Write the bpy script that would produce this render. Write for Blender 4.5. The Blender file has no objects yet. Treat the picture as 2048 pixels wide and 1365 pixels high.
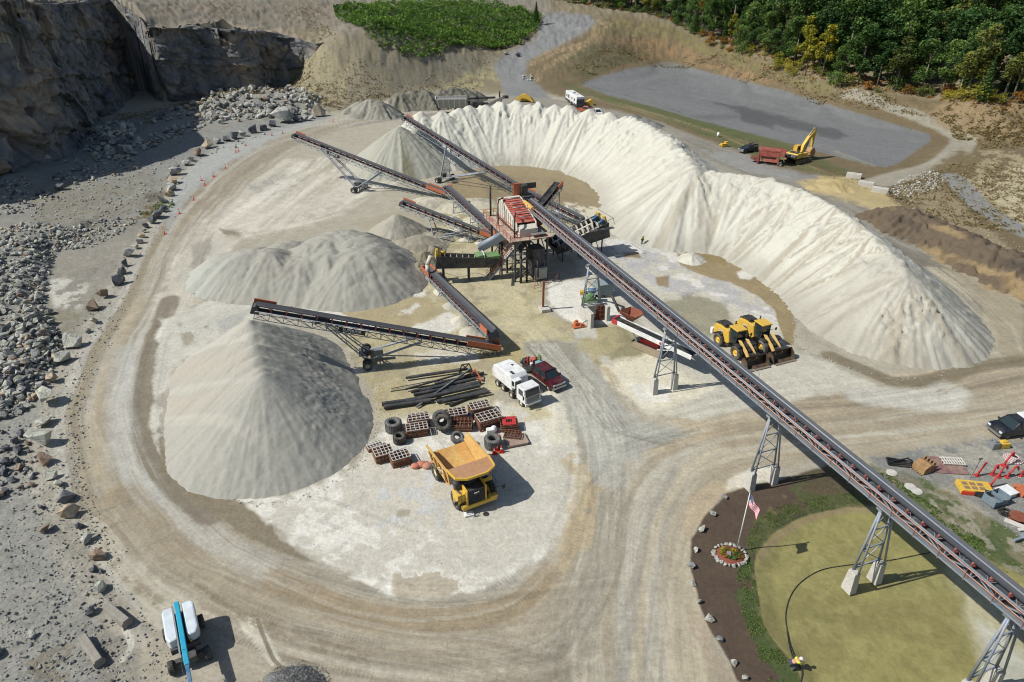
import bpy, math, random
import numpy as np
from mathutils import Vector, Matrix
sc = bpy.context.scene
col = sc.collection
R = math.radians
# ---------------------------------------------------------------- camera, light, exposure
H = 46.0; PITCH = R(30.0); FPX = 1365.3
SP, CP = math.sin(PITCH), math.cos(PITCH)
cam = bpy.data.objects.new('camera', bpy.data.cameras.new('camera')); col.objects.link(cam)
cam.location = (0, 0, H); cam.rotation_euler = (R(90) - PITCH, 0, 0)
cam.data.sensor_width = 36; cam.data.lens = 36 * FPX / 2048
cam.data.clip_start = 0.5; cam.data.clip_end = 5000
sc.camera = cam
SUN_EL, SUN_AZ = R(46), R(11)
TOSUN = Vector((-math.cos(SUN_EL) * math.cos(SUN_AZ), -math.cos(SUN_EL) * math.sin(SUN_AZ), math.sin(SUN_EL)))
world = bpy.data.worlds.new('World'); sc.world = world; world.use_nodes = True
wn = world.node_tree; bg = wn.nodes['Background']
sky = wn.nodes.new('ShaderNodeTexSky'); sky.sky_type = 'NISHITA'; sky.sun_disc = False
sky.sun_elevation = SUN_EL; sky.sun_rotation = math.atan2(TOSUN.x, TOSUN.y); sky.air_density = 1.0; sky.dust_density = 1.0
wn.links.new(sky.outputs[0], bg.inputs[0]); bg.inputs[1].default_value = 0.075
sun = bpy.data.objects.new('sun', bpy.data.lights.new('sun', 'SUN')); col.objects.link(sun)
sun.data.energy = 4.4; sun.data.angle = R(0.55); sun.data.color = (1.0, 0.965, 0.905)
sun.rotation_euler = TOSUN.to_track_quat('Z', 'Y').to_euler()
sun.location = (-60, 0, 120)
sc.view_settings.view_transform = 'Standard'; sc.view_settings.look = 'None'
sc.view_settings.exposure = 0.20; sc.view_settings.gamma = 1.0
sc.render.resolution_x = 1024; sc.render.resolution_y = 682

# ---------------------------------------------------------------- photograph pixel <-> world
def ray(px, py):
    u = (px - 1024) / FPX; v = (py - 682.5) / FPX
    return Vector((u, CP - v * SP, -(SP + v * CP)))
def W(px, py, z=0.0):
    d = ray(px, py); t = (z - H) / d.z
    return Vector((d.x * t, d.y * t, z))
def WY(px, py, Y):
    d = ray(px, py); t = Y / d.y
    return Vector((d.x * t, Y, H + d.z * t))
def proj(x, y, z):
    dep = y * CP + (H - z) * SP
    return 1024 + FPX * x / dep, 682.5 + FPX * ((H - z) * CP - y * SP) / dep
def scale_at(p): return FPX / (p.y * CP + (H - p.z) * SP)

# ---------------------------------------------------------------- numpy noise
def _h(ix, iy, s):
    n = (ix.astype(np.int64) * 374761393 + iy.astype(np.int64) * 668265263 + s * 974711) & 0xffffffff
    n = ((n ^ (n >> 13)) * 1274126177) & 0xffffffff
    n = (n ^ (n >> 16)) & 0xffff
    return n / 65535.0
def vnoise(x, y, s=0):
    x0 = np.floor(x); y0 = np.floor(y); fx = x - x0; fy = y - y0
    fx = fx * fx * fx * (fx * (fx * 6 - 15) + 10); fy = fy * fy * fy * (fy * (fy * 6 - 15) + 10)
    a = _h(x0, y0, s); b = _h(x0 + 1, y0, s); c = _h(x0, y0 + 1, s); d = _h(x0 + 1, y0 + 1, s)
    return (a + (b - a) * fx) * (1 - fy) + (c + (d - c) * fx) * fy
def fbm(x, y, s=0, o=4, g=0.5):
    t = 0; a = 1.0; n = 0.0
    for k in range(o):
        t = t + a * (vnoise(x * 2 ** k + 17.3 * k, y * 2 ** k - 9.1 * k, s + k) * 2 - 1); n += a; a *= g
    return t / n
def smooth(e0, e1, x):
    t = np.clip((x - e0) / (e1 - e0), 0, 1); return t * t * (3 - 2 * t)
def lin(c):
    c = np.asarray(c, float) / 255.0
    return np.where(c <= 0.04045, c / 12.92, ((c + 0.055) / 1.055) ** 2.4)
def sdpoly(px, py, poly):
    """signed distance, positive inside"""
    n = len(poly); d = np.full(px.shape, 1e18); ins = np.zeros(px.shape, bool)
    for i in range(n):
        ax, ay = poly[i]; bx, by = poly[(i + 1) % n]
        ex, ey = bx - ax, by - ay; wx, wy = px - ax, py - ay
        t = np.clip((wx * ex + wy * ey) / (ex * ex + ey * ey + 1e-9), 0, 1)
        d = np.minimum(d, (wx - ex * t) ** 2 + (wy - ey * t) ** 2)
        c = (ay <= py) != (by <= py)
        with np.errstate(divide='ignore', invalid='ignore'):
            xi = ax + (py - ay) * ex / (ey if ey != 0 else 1e-9)
        ins ^= c & (px < xi)
    return np.where(ins, 1, -1) * np.sqrt(d)
def catmull(pts, n=6):
    P = [np.array(p, float) for p in pts]; P = [2 * P[0] - P[1]] + P + [2 * P[-1] - P[-2]]; out = []
    for i in range(1, len(P) - 2):
        for k in range(n):
            t = k / n
            out.append(0.5 * ((2 * P[i]) + (P[i + 1] - P[i - 1]) * t + (2 * P[i - 1] - 5 * P[i] + 4 * P[i + 1] - P[i + 2]) * t * t + (3 * P[i] - P[i - 1] - 3 * P[i + 1] + P[i + 2]) * t ** 3))
    out.append(P[-2]); return out
def polyline_coords(x, y, pts):
    """arclength, signed lateral and distance to a polyline"""
    best = np.full(x.shape, 1e18); S = np.zeros(x.shape); L = np.zeros(x.shape); acc = 0.0
    for i in range(len(pts) - 1):
        ax, ay = pts[i][:2]; bx, by = pts[i + 1][:2]; ex, ey = bx - ax, by - ay; ln = math.hypot(ex, ey) + 1e-9
        wx, wy = x - ax, y - ay; t = np.clip((wx * ex + wy * ey) / ln / ln, 0, 1)
        d = (wx - ex * t) ** 2 + (wy - ey * t) ** 2; m = d < best
        best = np.where(m, d, best); S = np.where(m, acc + t * ln, S)
        L = np.where(m, (ex * wy - ey * wx) / ln, L); acc += ln
    return S, L, np.sqrt(best)

# ---------------------------------------------------------------- tagging and mesh builder
def tag(o, label=None, cat=None, group=None, kind=None):
    if label: o['label'] = label
    if cat: o['category'] = cat
    if group: o['group'] = group
    if kind: o['kind'] = kind
    return o
def empty(name, loc, rz=0.0, label=None, cat=None, group=None):
    o = bpy.data.objects.new(name, None); col.objects.link(o); o.empty_display_size = 0.3
    o.location = loc; o.rotation_euler = (0, 0, rz)
    return tag(o, label, cat, group)
def copy_tree(o, parent=None):
    c = o.copy(); col.objects.link(c); c.parent = parent
    for ch in list(o.children): copy_tree(ch, c)
    return c
def mesh_np(name, V, F, mat, parent=None, smooth_=False):
    """V (n,3), F (m,4) or (m,3) numpy"""
    me = bpy.data.meshes.new(name); V = np.asarray(V, np.float32); F = np.asarray(F, np.int32); k = F.shape[1]
    me.vertices.add(len(V)); me.vertices.foreach_set('co', V.ravel())
    me.loops.add(F.size); me.loops.foreach_set('vertex_index', F.ravel())
    me.polygons.add(len(F)); me.polygons.foreach_set('loop_start', np.arange(0, F.size, k, dtype=np.int32))
    me.polygons.foreach_set('loop_total', np.full(len(F), k, np.int32))
    if smooth_: me.polygons.foreach_set('use_smooth', np.ones(len(F), bool))
    me.materials.append(mat); me.update(calc_edges=True)
    o = bpy.data.objects.new(name, me); col.objects.link(o); o.parent = parent
    return o
def frame(d):
    d = Vector(d).normalized(); up = Vector((0, 0, 1))
    if abs(d.z) > 0.985: up = Vector((1, 0, 0))
    s = d.cross(up).normalized(); return d, s, s.cross(d).normalized()
class MB:
    def __init__(s): s.v = []; s.f = []; s.sm = []
    def add(s, vs, fs, sm=False):
        n = len(s.v); s.v += [tuple(v) for v in vs]; s.f += [tuple(i + n for i in f) for f in fs]; s.sm += [sm] * len(fs); return s
    def hexa(s, p):
        return s.add(p, [(0, 3, 2, 1), (4, 5, 6, 7), (0, 1, 5, 4), (1, 2, 6, 5), (2, 3, 7, 6), (3, 0, 4, 7)])
    def box(s, c, d, rz=0.0, ry=0.0, rx=0.0, taper=(1, 1), b=0.0):
        M = Matrix.Rotation(rz, 3, 'Z') @ Matrix.Rotation(ry, 3, 'Y') @ Matrix.Rotation(rx, 3, 'X'); c = Vector(c)
        x, y, z = d[0] / 2, d[1] / 2, d[2] / 2; tx, ty = taper
        return s.hexa([c + M @ Vector(q) for q in ((-x, -y, -z), (x, -y, -z), (x, y, -z), (-x, y, -z), (-x * tx, -y * ty, z), (x * tx, -y * ty, z), (x * tx, y * ty, z), (-x * tx, y * ty, z))])
    def bar(s, a, b, w=0.1, h=None, up=None):
        h = h or w; a = Vector(a); b = Vector(b); d, sd, u = frame(b - a)
        if up is not None:
            u = Vector(up); u = (u - d * u.dot(d)).normalized(); sd = d.cross(u)
        p = [q + sd * i * w / 2 + u * j * h / 2 for q in (a, b) for i, j in ((-1, -1), (1, -1), (1, 1), (-1, 1))]
        return s.hexa(p)
    def tube(s, a, b, r, r2=None, n=10, cap=True, sm=True):
        r2 = r if r2 is None else r2; a = Vector(a); b = Vector(b); d, x, y = frame(b - a); vs = []
        for q, rr in ((a, r), (b, r2)):
            for k in range(n):
                t = 2 * math.pi * k / n; vs.append(q + x * math.cos(t) * rr + y * math.sin(t) * rr)
        m = len(s.v); s.v += [tuple(v) for v in vs]
        for k in range(n):
            s.f.append((m + k, m + (k + 1) % n, m + n + (k + 1) % n, m + n + k)); s.sm.append(sm)
        if cap:
            s.f.append(tuple(m + k for k in range(n))[::-1]); s.sm.append(False)
            s.f.append(tuple(m + n + k for k in range(n))); s.sm.append(False)
        return s
    def path(s, pts, r, n=8, sm=True):
        for a, b in zip(pts[:-1], pts[1:]): s.tube(a, b, r, r, n, True, sm)
        return s
    def lathe(s, prof, c=(0, 0, 0), axis='Z', n=24, sm=True, closed=False):
        """prof: (radius, height) list"""
        m = len(s.v); c = Vector(c)
        for r, z in prof:
            for k in range(n):
                t = 2 * math.pi * k / n; x, y = r * math.cos(t), r * math.sin(t)
                p = {'Z': (x, y, z), 'Y': (x, z, y), 'X': (z, x, y)}[axis]; s.v.append(tuple(c + Vector(p)))
        N = len(prof)
        for i in range(N if closed else N - 1):
            j = (i + 1) % N
            for k in range(n):
                s.f.append((m + i * n + k, m + i * n + (k + 1) % n, m + j * n + (k + 1) % n, m + j * n + k)); s.sm.append(sm)
        return s
    def prism(s, poly, a, b, axis='Y', sm=False):
        """extrude 2d polygon: axis Y -> poly in xz from y=a to y=b; axis Z -> poly in xy; axis X -> poly in yz"""
        n = len(poly); f = {'Y': lambda p, q: (p[0], q, p[1]), 'Z': lambda p, q: (p[0], p[1], q), 'X': lambda p, q: (q, p[0], p[1])}[axis]
        vs = [f(p, a) for p in poly] + [f(p, b) for p in poly]
        return s.add(vs, [tuple(range(n))[::-1], tuple(range(n, 2 * n))] + [(k, (k + 1) % n, n + (k + 1) % n, n + k) for k in range(n)], sm)
    def sphere(s, c, r, sx=1, sy=1, sz=1, n=12, m=8, rz=0):
        c = Vector(c); M = Matrix.Rotation(rz, 3, 'Z'); prof = []
        b = len(s.v)
        for i in range(m + 1):
            ph = math.pi * i / m
            for k in range(n):
                t = 2 * math.pi * k / n
                s.v.append(tuple(c + M @ Vector((r * sx * math.sin(ph) * math.cos(t), r * sy * math.sin(ph) * math.sin(t), r * sz * math.cos(ph)))))
        for i in range(m):
            for k in range(n):
                s.f.append((b + i * n + k, b + (i + 1) * n + k, b + (i + 1) * n + (k + 1) % n, b + i * n + (k + 1) % n)); s.sm.append(True)
        return s
    def build(s, name, mat, parent=None, bevel=0.0, label=None, kind=None):
        me = bpy.data.meshes.new(name); me.from_pydata(s.v, [], s.f); me.polygons.foreach_set('use_smooth', s.sm)
        me.materials.append(mat); me.validate(); me.update()
        import bmesh as _b
        bm = _b.new(); bm.from_mesh(me); _b.ops.recalc_face_normals(bm, faces=bm.faces); bm.to_mesh(me); bm.free()
        o = bpy.data.objects.new(name, me); col.objects.link(o); o.parent = parent
        if bevel:
            m = o.modifiers.new('bevel', 'BEVEL'); m.width = bevel; m.segments = 2; m.limit_method = 'ANGLE'; m.angle_limit = R(35)
        return tag(o, label, kind=kind)

# ---------------------------------------------------------------- materials
def nodes(name):
    m = bpy.data.materials.new(name); m.use_nodes = True; nt = m.node_tree
    return m, nt, nt.nodes['Principled BSDF']
def mk(nt, t, **kw):
    n = nt.nodes.new(t)
    for k, v in kw.items():
        if k in n.inputs: n.inputs[k].default_value = v
        else: setattr(n, k, v)
    return n
def mixc(nt, a, b, f, mode='MIX'):
    n = nt.nodes.new('ShaderNodeMix'); n.data_type = 'RGBA'; n.blend_type = mode
    for s, v in ((6, a), (7, b)):
        if isinstance(v, bpy.types.NodeSocket): nt.links.new(v, n.inputs[s])
        else: n.inputs[s].default_value = v
    if isinstance(f, bpy.types.NodeSocket): nt.links.new(f, n.inputs[0])
    else: n.inputs[0].default_value = f
    return n.outputs[2]
def ramp(nt, src, stops):
    r = nt.nodes.new('ShaderNodeValToRGB'); e = r.color_ramp.elements
    e[0].position = stops[0][0]; e[0].color = stops[0][1]; e[1].position = stops[-1][0]; e[1].color = stops[-1][1]
    for p, c in stops[1:-1]:
        x = e.new(p); x.color = c
    nt.links.new(src, r.inputs[0]); return r.outputs[0]
def g4(v): return (v, v, v, 1)
def c4(c):
    c = lin(c); return (float(c[0]), float(c[1]), float(c[2]), 1)
def paint(name, rgb, rough=0.5, metal=0.0, dirt=0.25, dcol=(165, 155, 135), scale=1.2, bump=0.0, spec=0.5, wear=None):
    """painted or raw metal with procedural dust and colour drift"""
    m, nt, b = nodes(name); tc = mk(nt, 'ShaderNodeTexCoord').outputs['Object']
    n1 = mk(nt, 'ShaderNodeTexNoise', Scale=scale, Detail=8.0, Roughness=0.65); nt.links.new(tc, n1.inputs['Vector'])
    n2 = mk(nt, 'ShaderNodeTexNoise', Scale=scale * 6, Detail=6.0, Roughness=0.6); nt.links.new(tc, n2.inputs['Vector'])
    c = mixc(nt, c4(rgb), c4([v * 0.87 for v in rgb]), ramp(nt, n2.outputs[0], [(0.35, g4(0)), (0.7, g4(1))]))
    if wear: c = mixc(nt, c, c4(wear), ramp(nt, n2.outputs[0], [(0.56, g4(0)), (0.64, g4(1))]))
    f = ramp(nt, n1.outputs[0], [(0.38, g4(0)), (0.72, g4(min(1, dirt * 2)))])
    c = mixc(nt, c, c4(dcol), f); nt.links.new(c, b.inputs['Base Color'])
    rr = ramp(nt, n1.outputs[0], [(0.3, g4(rough)), (0.75, g4(min(1, rough + 0.35)))]); nt.links.new(rr, b.inputs['Roughness'])
    b.inputs['Metallic'].default_value = metal; b.inputs['Specular IOR Level'].default_value = spec
    if bump:
        bp = mk(nt, 'ShaderNodeBump', Strength=bump, Distance=0.03); nt.links.new(n2.outputs[0], bp.inputs['Height']); nt.links.new(bp.outputs[0], b.inputs['Normal'])
    return m
def glass(name, rgb=(40, 52, 54), rough=0.08):
    m, nt, b = nodes(name); b.inputs['Base Color'].default_value = c4(rgb); b.inputs['Roughness'].default_value = rough
    b.inputs['Specular IOR Level'].default_value = 0.9; return m
# ---------------------------------------------------------------- terrain heights
def rbf(ctrl, c=7.0):
    P = np.array([(p[0], p[1]) for p in ctrl]); z = np.array([p[2] for p in ctrl]); n = len(P)
    D = np.sqrt(((P[:, None] - P[None]) ** 2).sum(-1) + c * c)
    A = np.zeros((n + 1, n + 1)); A[:n, :n] = D; A[:n, n] = 1; A[n, :n] = 1
    w = np.linalg.solve(A, np.append(z, 0))
    def f(x, y):
        r = np.full(np.shape(x), w[n])
        for i in range(n): r = r + w[i] * np.sqrt((x - P[i, 0]) ** 2 + (y - P[i, 1]) ** 2 + c * c)
        return r
    return f
def wp(l): return [tuple(W(a, b, z)) for a, b, z in l]
shared = wp([(640, 20, 22), (760, 78, 16), (700, 50, 19), (880, 97, 11.3), (1000, 106, 6.5), (900, 30, 18), (1060, 40, 13.5), (760, 8, 22.5), (650, 86, 15)]) + \
    [(60, 437, 18), (230, 260, 15), (270, 300, 20), (170, 340, 15), (110, 450, 20), (0, 520, 26), (100, 560, 30), (220, 520, 32), (0, 700, 42), (220, 800, 45), (-60, 400, 24), (0, 1150, 45), (500, 1150, 45)]
zero = [(x, y, 0) for y in (258, 330, 430, 560, 760, 1000, 1400) for x in (260, 560, 860, 1160, 1460)] + \
    [(x, y, 0) for y in (560, 700, 900, 1100, 1400) for x in (0, 1760, 2050, 2400)] + [(-100, 400, 0), (120, 400, 0), (-300, 800, 0), (-300, 1300, 0), (2300, 900, 0), (1650, 400, 0), (1850, 420, 0), (0, 330, 0), (200, 260, 0)]
zero += [(1180, 170, 0), (1340, 130, 0), (1480, 165, 0), (1640, 212, 0), (1850, 275, 0), (1400, 220, 0), (1600, 270, 0), (1760, 330, 0), (1130, 190, .3), (1240, 215, .5), (1320, 200, 0), (1400, 240, 0.6), (1560, 285, 0.6)]
low = shared + wp(zero) + wp([(600, 112, 9), (580, 172, 1), (640, 205, .5), (720, 212, 0), (800, 192, 0), (900, 172, .5), (970, 165, .8), (780, 135, 7.5), (900, 135, 5.5), (690, 130, 9),
    (1010, 160, 1.5), (1030, 112, 6), (1095, 62, 11), (1150, 30, 15), (1110, 130, 5), (1200, 60, 12.5), (1060, 190, .2),
    (1260, 58, 11.5), (1160, 110, 7), (1400, 82, 8.5), (1520, 118, 7), (1640, 155, 6), (1780, 185, 5), (1900, 198, 5), (2048, 222, 5), (1700, 205, 2.2), (1850, 240, 2.2), (1930, 260, 1.5), (1920, 300, 1), (2048, 330, 1.5), (2048, 420, .5),
    (1960, 225, 5), (250, 250, 0), (400, 212, 0), (520, 190, .3)]) + [(140, 420, 10), (200, 380, 12), (300, 330, 14), (420, 300, 18), (300, 500, 26), (500, 700, 40), (400, 220, 10), (-250, 170, 0), (-150, 190, 0), (-130, 220, 0), (-115, 250, 0), (-300, 100, 0), (-500, 100, 0)]
high = shared + wp([(-300, -14, 37), (0, 2, 35), (150, 8, 31), (270, 25, 27), (300, 50, 23.5), (450, 60, 21.5), (600, 80, 15.5)]) + \
    [(-250, 300, 40), (-350, 200, 40), (-600, 200, 45), (-200, 400, 36), (-150, 330, 31), (-120, 450, 33), (-300, 600, 48), (-700, 700, 55), (-300, 1100, 55), (-1000, 400, 50)]
CL_TOP = [(-420, -60, 39), (-150, -12, 37.5), (0, 0, 35.5), (80, 9, 33), (150, 8, 31), (215, 2, 29.5), (262, 22, 27), (285, 46, 24.5), (325, 58, 22.5), (400, 56, 22), (470, 62, 20.8), (540, 66, 18.3), (590, 78, 16), (628, 88, 14.6), (660, 84, 15.2)]
CL_BOT = [(-420, 400), (-150, 345), (0, 300), (80, 282), (150, 264), (215, 250), (262, 240), (285, 226), (325, 216), (400, 203), (470, 190), (540, 176), (590, 160), (628, 130), (660, 84)]
cl_top = [W(a, b, z) for a, b, z in CL_TOP]
cl_bot = [W(a, b, 0) for a, b in CL_BOT]
for k_, dd_ in ((1, 45), (0, 130)):
    cl_top[k_] = cl_top[2] + Vector((-.43, -.90, 0)) * dd_ + Vector((0, 0, 1))
for i in (-1, -2):
    cl_bot[i] = Vector((cl_top[i].x + (1.5 if i == -2 else .2), cl_top[i].y - (4 if i == -2 else .5), 0))
# keep the face steep: the lip sits a little behind the foot
for i in range(len(cl_top)):
    t, b = cl_top[i], cl_bot[i]
    k = 0.10
    nx = Vector((0.90, -0.44, 0))
    foot = Vector((t.x, t.y, 0)) + nx * (1.0 + t.z * k)
    cl_bot[i] = foot if i < len(cl_top) - 2 else cl_bot[i]
low += [(p.x + .9 * q, p.y - .44 * q, 0) for p in cl_bot[2:-4] for q in (1, 7)] + [(p.x + 1.8, p.y - .9, 0) for p in cl_bot[-4:-3]]
f_low, f_high = rbf(low), rbf(high)
STEP = [(p.x, p.y) for p in cl_top] + [(100, 1600), (-1400, 1600), (-1400, cl_top[0].y)]
def height(x, y):
    x = np.asarray(x, float); y = np.asarray(y, float)
    lo = f_low(x, y)
    px, py = proj(x, y, 0 * x)
    # settle everything that is yard to a true flat
    flat = smooth(0.9, 0.15, np.abs(lo)); lo = lo * (1 - flat)
    hi = f_high(x, y); sd = sdpoly(x, y, STEP); m = smooth(0.2, 1.6, sd)
    z = lo + (np.maximum(hi, lo) - lo) * m
    rough = smooth(0.3, 3.0, np.abs(z))
    z = z + rough * (fbm(x / 9, y / 9, 3, 4) * .8 + smooth(5, 9, z) * np.abs(fbm(x / 4.5, y / 4.5, 4, 4)) * 1.3 + fbm(x / 1.8, y / 1.8, 5, 3) * 0.32) + 0.05 * fbm(x / 5, y / 5, 9, 3)
    # quarry floor left of the road is rough broken ground
    q = smooth(0, 25, sdpoly(px, py, QUARRY)); z = z + q * (1 - m) * (fbm(x / 6, y / 6, 21, 4) * 0.35)
    # shallow settling pond basin, rubble banks and berms
    pn = smooth(-8, 40, sdpoly(px, py, POND)); z = z - 0.35 * pn
    for poly, hh in BANKS:
        z = z + smooth(-6, 45, sdpoly(px, py, poly) + 14 * fbm(x / 4, y / 4, 31, 2)) * hh * (1 + .4 * fbm(x / 5, y / 5, 33, 3))
    return z
QUARRY = [(-700, 1900), (380, 1900), (260, 1365), (230, 1180), (190, 1060), (150, 930), (140, 800), (190, 680), (240, 590), (270, 500), (300, 420), (360, 340), (440, 292), (560, 258), (660, 232), (620, 205), (560, 165), (400, 195), (270, 230), (0, 290), (-500, 380)]
POND = [(1760, 1015), (1690, 1016), (1600, 1035), (1545, 1070), (1512, 1110), (1508, 1140), (1516, 1190), (1528, 1250), (1555, 1290), (1590, 1330), (1625, 1400), (1660, 1600), (2500, 1700), (2500, 1400), (2100, 1180), (1900, 1080), (1830, 1010)]
BANKS = [([(190, 300), (205, 262), (245, 245), (275, 275), (260, 305), (215, 318)], 4.0),
         ([(395, 232), (410, 188), (470, 178), (560, 172), (630, 190), (655, 222), (560, 235), (470, 240)], 3.6),
         ([(-60, 620), (-60, 470), (60, 440), (190, 440), (110, 520), (80, 600), (130, 700), (90, 770), (20, 800), (-60, 800)], 1.6),
         ([(-60, 400), (0, 330), (60, 340), (95, 370), (40, 400)], 1.2),
         ([(1845, 225), (1900, 200), (1985, 198), (2080, 225), (2100, 290), (1980, 290), (1890, 262)], 3.2)]
def gz(x, y): return float(height(np.array([x]), np.array([y]))[0])
def G(px, py):
    """where the view ray through a photograph pixel meets the terrain"""
    d = ray(px, py); t = np.linspace(40, 1100, 900); X = d.x * t; Y = d.y * t; Z = H + d.z * t
    m = Z - height(X, Y); k = int(np.argmax(m < 0)) or len(t) - 1
    a = m[k - 1] / (m[k - 1] - m[k] + 1e-9); tt = t[k - 1] + (t[k] - t[k - 1]) * max(0.0, min(1.0, a))
    p = d * tt; return Vector((p.x, p.y, gz(p.x, p.y)))
def flatten_at(pts):
    """many photograph pixels -> terrain points (few refinements from the flat guess)"""
    a = np.array([p[0] for p in pts]); b = np.array([p[1] for p in pts]); u = (a - 1024) / FPX; v = (b - 682.5) / FPX
    dx, dy, dz = u, CP - v * SP, -(SP + v * CP); z = np.zeros(len(a))
    for _ in range(8):
        t = (z - H) / dz; x, y = dx * t, dy * t; z = z + .6 * (height(x, y) - z)
    return np.stack([x, y, height(x, y)], 1)
# ---------------------------------------------------------------- ground colours (albedo, drawn as areas on the ground)
K_ALB = 0.80
def alb(c):
    v = lin(c); g = v.mean(); return (v + (g - v) * 0.12) * K_ALB * np.array([.992, 1.004, .97])
rows_py = np.concatenate([np.arange(1520, 1380, -6), np.arange(1380, 60, -2.0), np.arange(60, -84, -1.5)])
yy = []
for p in rows_py: yy.append(W(1024, float(p), 0).y)
yy = np.array(yy + [1350, 1700, 2400, 3600])
ss = np.concatenate([np.arange(-1.35, -0.86, 0.012), np.arange(-0.86, 0.86, 0.00150), np.arange(0.86, 1.36, 0.012)])
YY, SS = np.meshgrid(yy, ss, indexing='ij'); XX = SS * (YY * CP + H * SP)
nr, nc = YY.shape
gx, gy = XX.ravel(), YY.ravel(); gh = height(gx, gy)
gpx, gpy = proj(gx, gy, gh)
gcol = np.tile(alb((178, 170, 152)), (len(gx), 1)); gwet = np.zeros(len(gx)); ggrit = np.full(len(gx), 0.35)
N1 = fbm(gx / 3.0, gy / 3.0, 41, 5); N2 = fbm(gx / 9.0, gy / 9.0, 51, 5); N3 = fbm(gx / 0.9, gy / 0.9, 61, 3)
def area(poly, rgb, soft=6.0, nz=8.0, a=1.0, wet=None, grit=None, patch=None, freq=None):
    """poly in photograph pixels; soft edge width and edge noise in pixels; patch keeps only noise blobs"""
    xs = [p[0] for p in poly]; ys = [p[1] for p in poly]; mg = soft + nz + 5
    idx = np.nonzero((gpx > min(xs) - mg) & (gpx < max(xs) + mg) & (gpy > min(ys) - mg) & (gpy < max(ys) + mg))[0]
    if not len(idx): return
    s = sdpoly(gpx[idx], gpy[idx], poly); nn = N1[idx] * 1.1 + N3[idx] * 0.6 if freq is None else fbm(gx[idx] / freq, gy[idx] / freq, 71, 5)
    m = smooth(-soft, soft, s + nz * nn) * a
    if patch is not None: m = m * smooth(patch, patch + 0.18, nn + 0.12 * N3[idx])
    gcol[idx] += (alb(rgb) - gcol[idx]) * m[:, None]
    if wet is not None: gwet[idx] += (wet - gwet[idx]) * m
    if grit is not None: ggrit[idx] += (grit - ggrit[idx]) * m
def stroke(pts, width, rgb, a=1.0, sfreq=0.5, lfreq=0.03, nz=1.0, soft=0.35, seed=1, thr=None, wet=None):
    """band on the ground along a path (photo pixels), width in metres, broken into lengthwise streaks"""
    wp_ = [tuple(q[:2]) for q in flatten_at(pts)]; C = catmull(wp_, 5)
    x0 = min(c[0] for c in C) - width; x1 = max(c[0] for c in C) + width; y0 = min(c[1] for c in C) - width; y1 = max(c[1] for c in C) + width
    idx = np.nonzero((gx > x0) & (gx < x1) & (gy > y0) & (gy < y1))[0]
    S, L, D = polyline_coords(gx[idx], gy[idx], C)
    w = width / 2 * (1 + 0.25 * nz * N1[idx]); m = smooth(w, w * (1 - soft), D)
    st = fbm(L * sfreq * 1.3 + 0.5 * N2[idx], S * lfreq * 1.4, seed, 6, 0.72)
    m = m * (smooth(-0.35, 0.35, st) if thr is None else smooth(thr, thr + 0.22, st)) * a
    gcol[idx] += (alb(rgb) - gcol[idx]) * m[:, None]
    if wet is not None: gwet[idx] += (wet - gwet[idx]) * m
def tracks(pts, width, amp=.14, sfreq=1.5, lfreq=.016, seed=300, soft=.3):
    """lengthwise wheel-worn streaks along a road (colour only)"""
    C = catmull([tuple(q[:2]) for q in flatten_at(pts)], 5); x0 = min(c[0] for c in C) - width; x1 = max(c[0] for c in C) + width; y0 = min(c[1] for c in C) - width; y1 = max(c[1] for c in C) + width
    idx = np.nonzero((gx > x0) & (gx < x1) & (gy > y0) & (gy < y1))[0]; S, L, D = polyline_coords(gx[idx], gy[idx], C)
    m = smooth(width / 2, width / 2 * (1 - soft), D); Lw = L + .5 * fbm(S / 22, L / 9, seed + 9, 2)
    st = fbm(Lw * sfreq, S * lfreq, seed, 5, .8) * 1.5; br = smooth(-.3, .3, fbm(S / 16, L / 5, seed + 5, 3)); wl = smooth(.05, .0, np.abs(fbm(Lw * .5, S * .006, seed + 7, 2)))
    gcol[idx] *= (1 + m * (amp * st * (.4 + .8 * br) - .10 * wl * br))[:, None]
def treads(pts, gauge=2.6, w=.55, pitch=.32, rgb=.82, seed=0):
    """printed tyre treads: two narrow strips of cross bars"""
    C = catmull([tuple(q[:2]) for q in flatten_at(pts)], 5); x0 = min(c[0] for c in C) - 3; x1 = max(c[0] for c in C) + 3; y0 = min(c[1] for c in C) - 3; y1 = max(c[1] for c in C) + 3
    idx = np.nonzero((gx > x0) & (gx < x1) & (gy > y0) & (gy < y1))[0]; S, L, D = polyline_coords(gx[idx], gy[idx], C); fade = smooth(-.25, .2, fbm(S / 6, L * 0 + seed, 351 + seed, 2))
    for o in (-gauge / 2, gauge / 2): gcol[idx] *= (1 - (1 - rgb) * fade * smooth(w / 2, w / 2 - .08, np.abs(L - o)) * smooth(-.2, .3, np.sin(2 * math.pi * S / pitch + np.abs(L - o) * 3)))[:, None]
# far hills and plateau ground
ALLP = [(-2500, -400), (4500, -400), (4500, 2200), (-2500, 2200)]
area([(-2500, -400), (4500, -400), (4500, 230), (2050, 330), (1850, 300), (1640, 200), (1180, 190), (1000, 190), (900, 180), (640, 215), (560, 165), (620, 95), (300, 60), (0, 20), (-2500, 20)], (138, 126, 100), 5, 5, 1, grit=0.8)
area([(-500, -300), (1100, -300), (1100, 30), (760, 100), (640, 60), (300, 60), (0, 20), (-500, 20)], (140, 132, 116), 5, 5, 1, grit=.8)
area([(280, 10), (660, 0), (660, 60), (600, 55), (450, 40), (330, 45)], (132, 120, 102), 6, 8, .8, patch=-.2)
area([(330, 56), (450, 50), (560, 58), (640, 88), (600, 86), (520, 72), (400, 66)], (168, 152, 132), 4, 4, .8)
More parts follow.
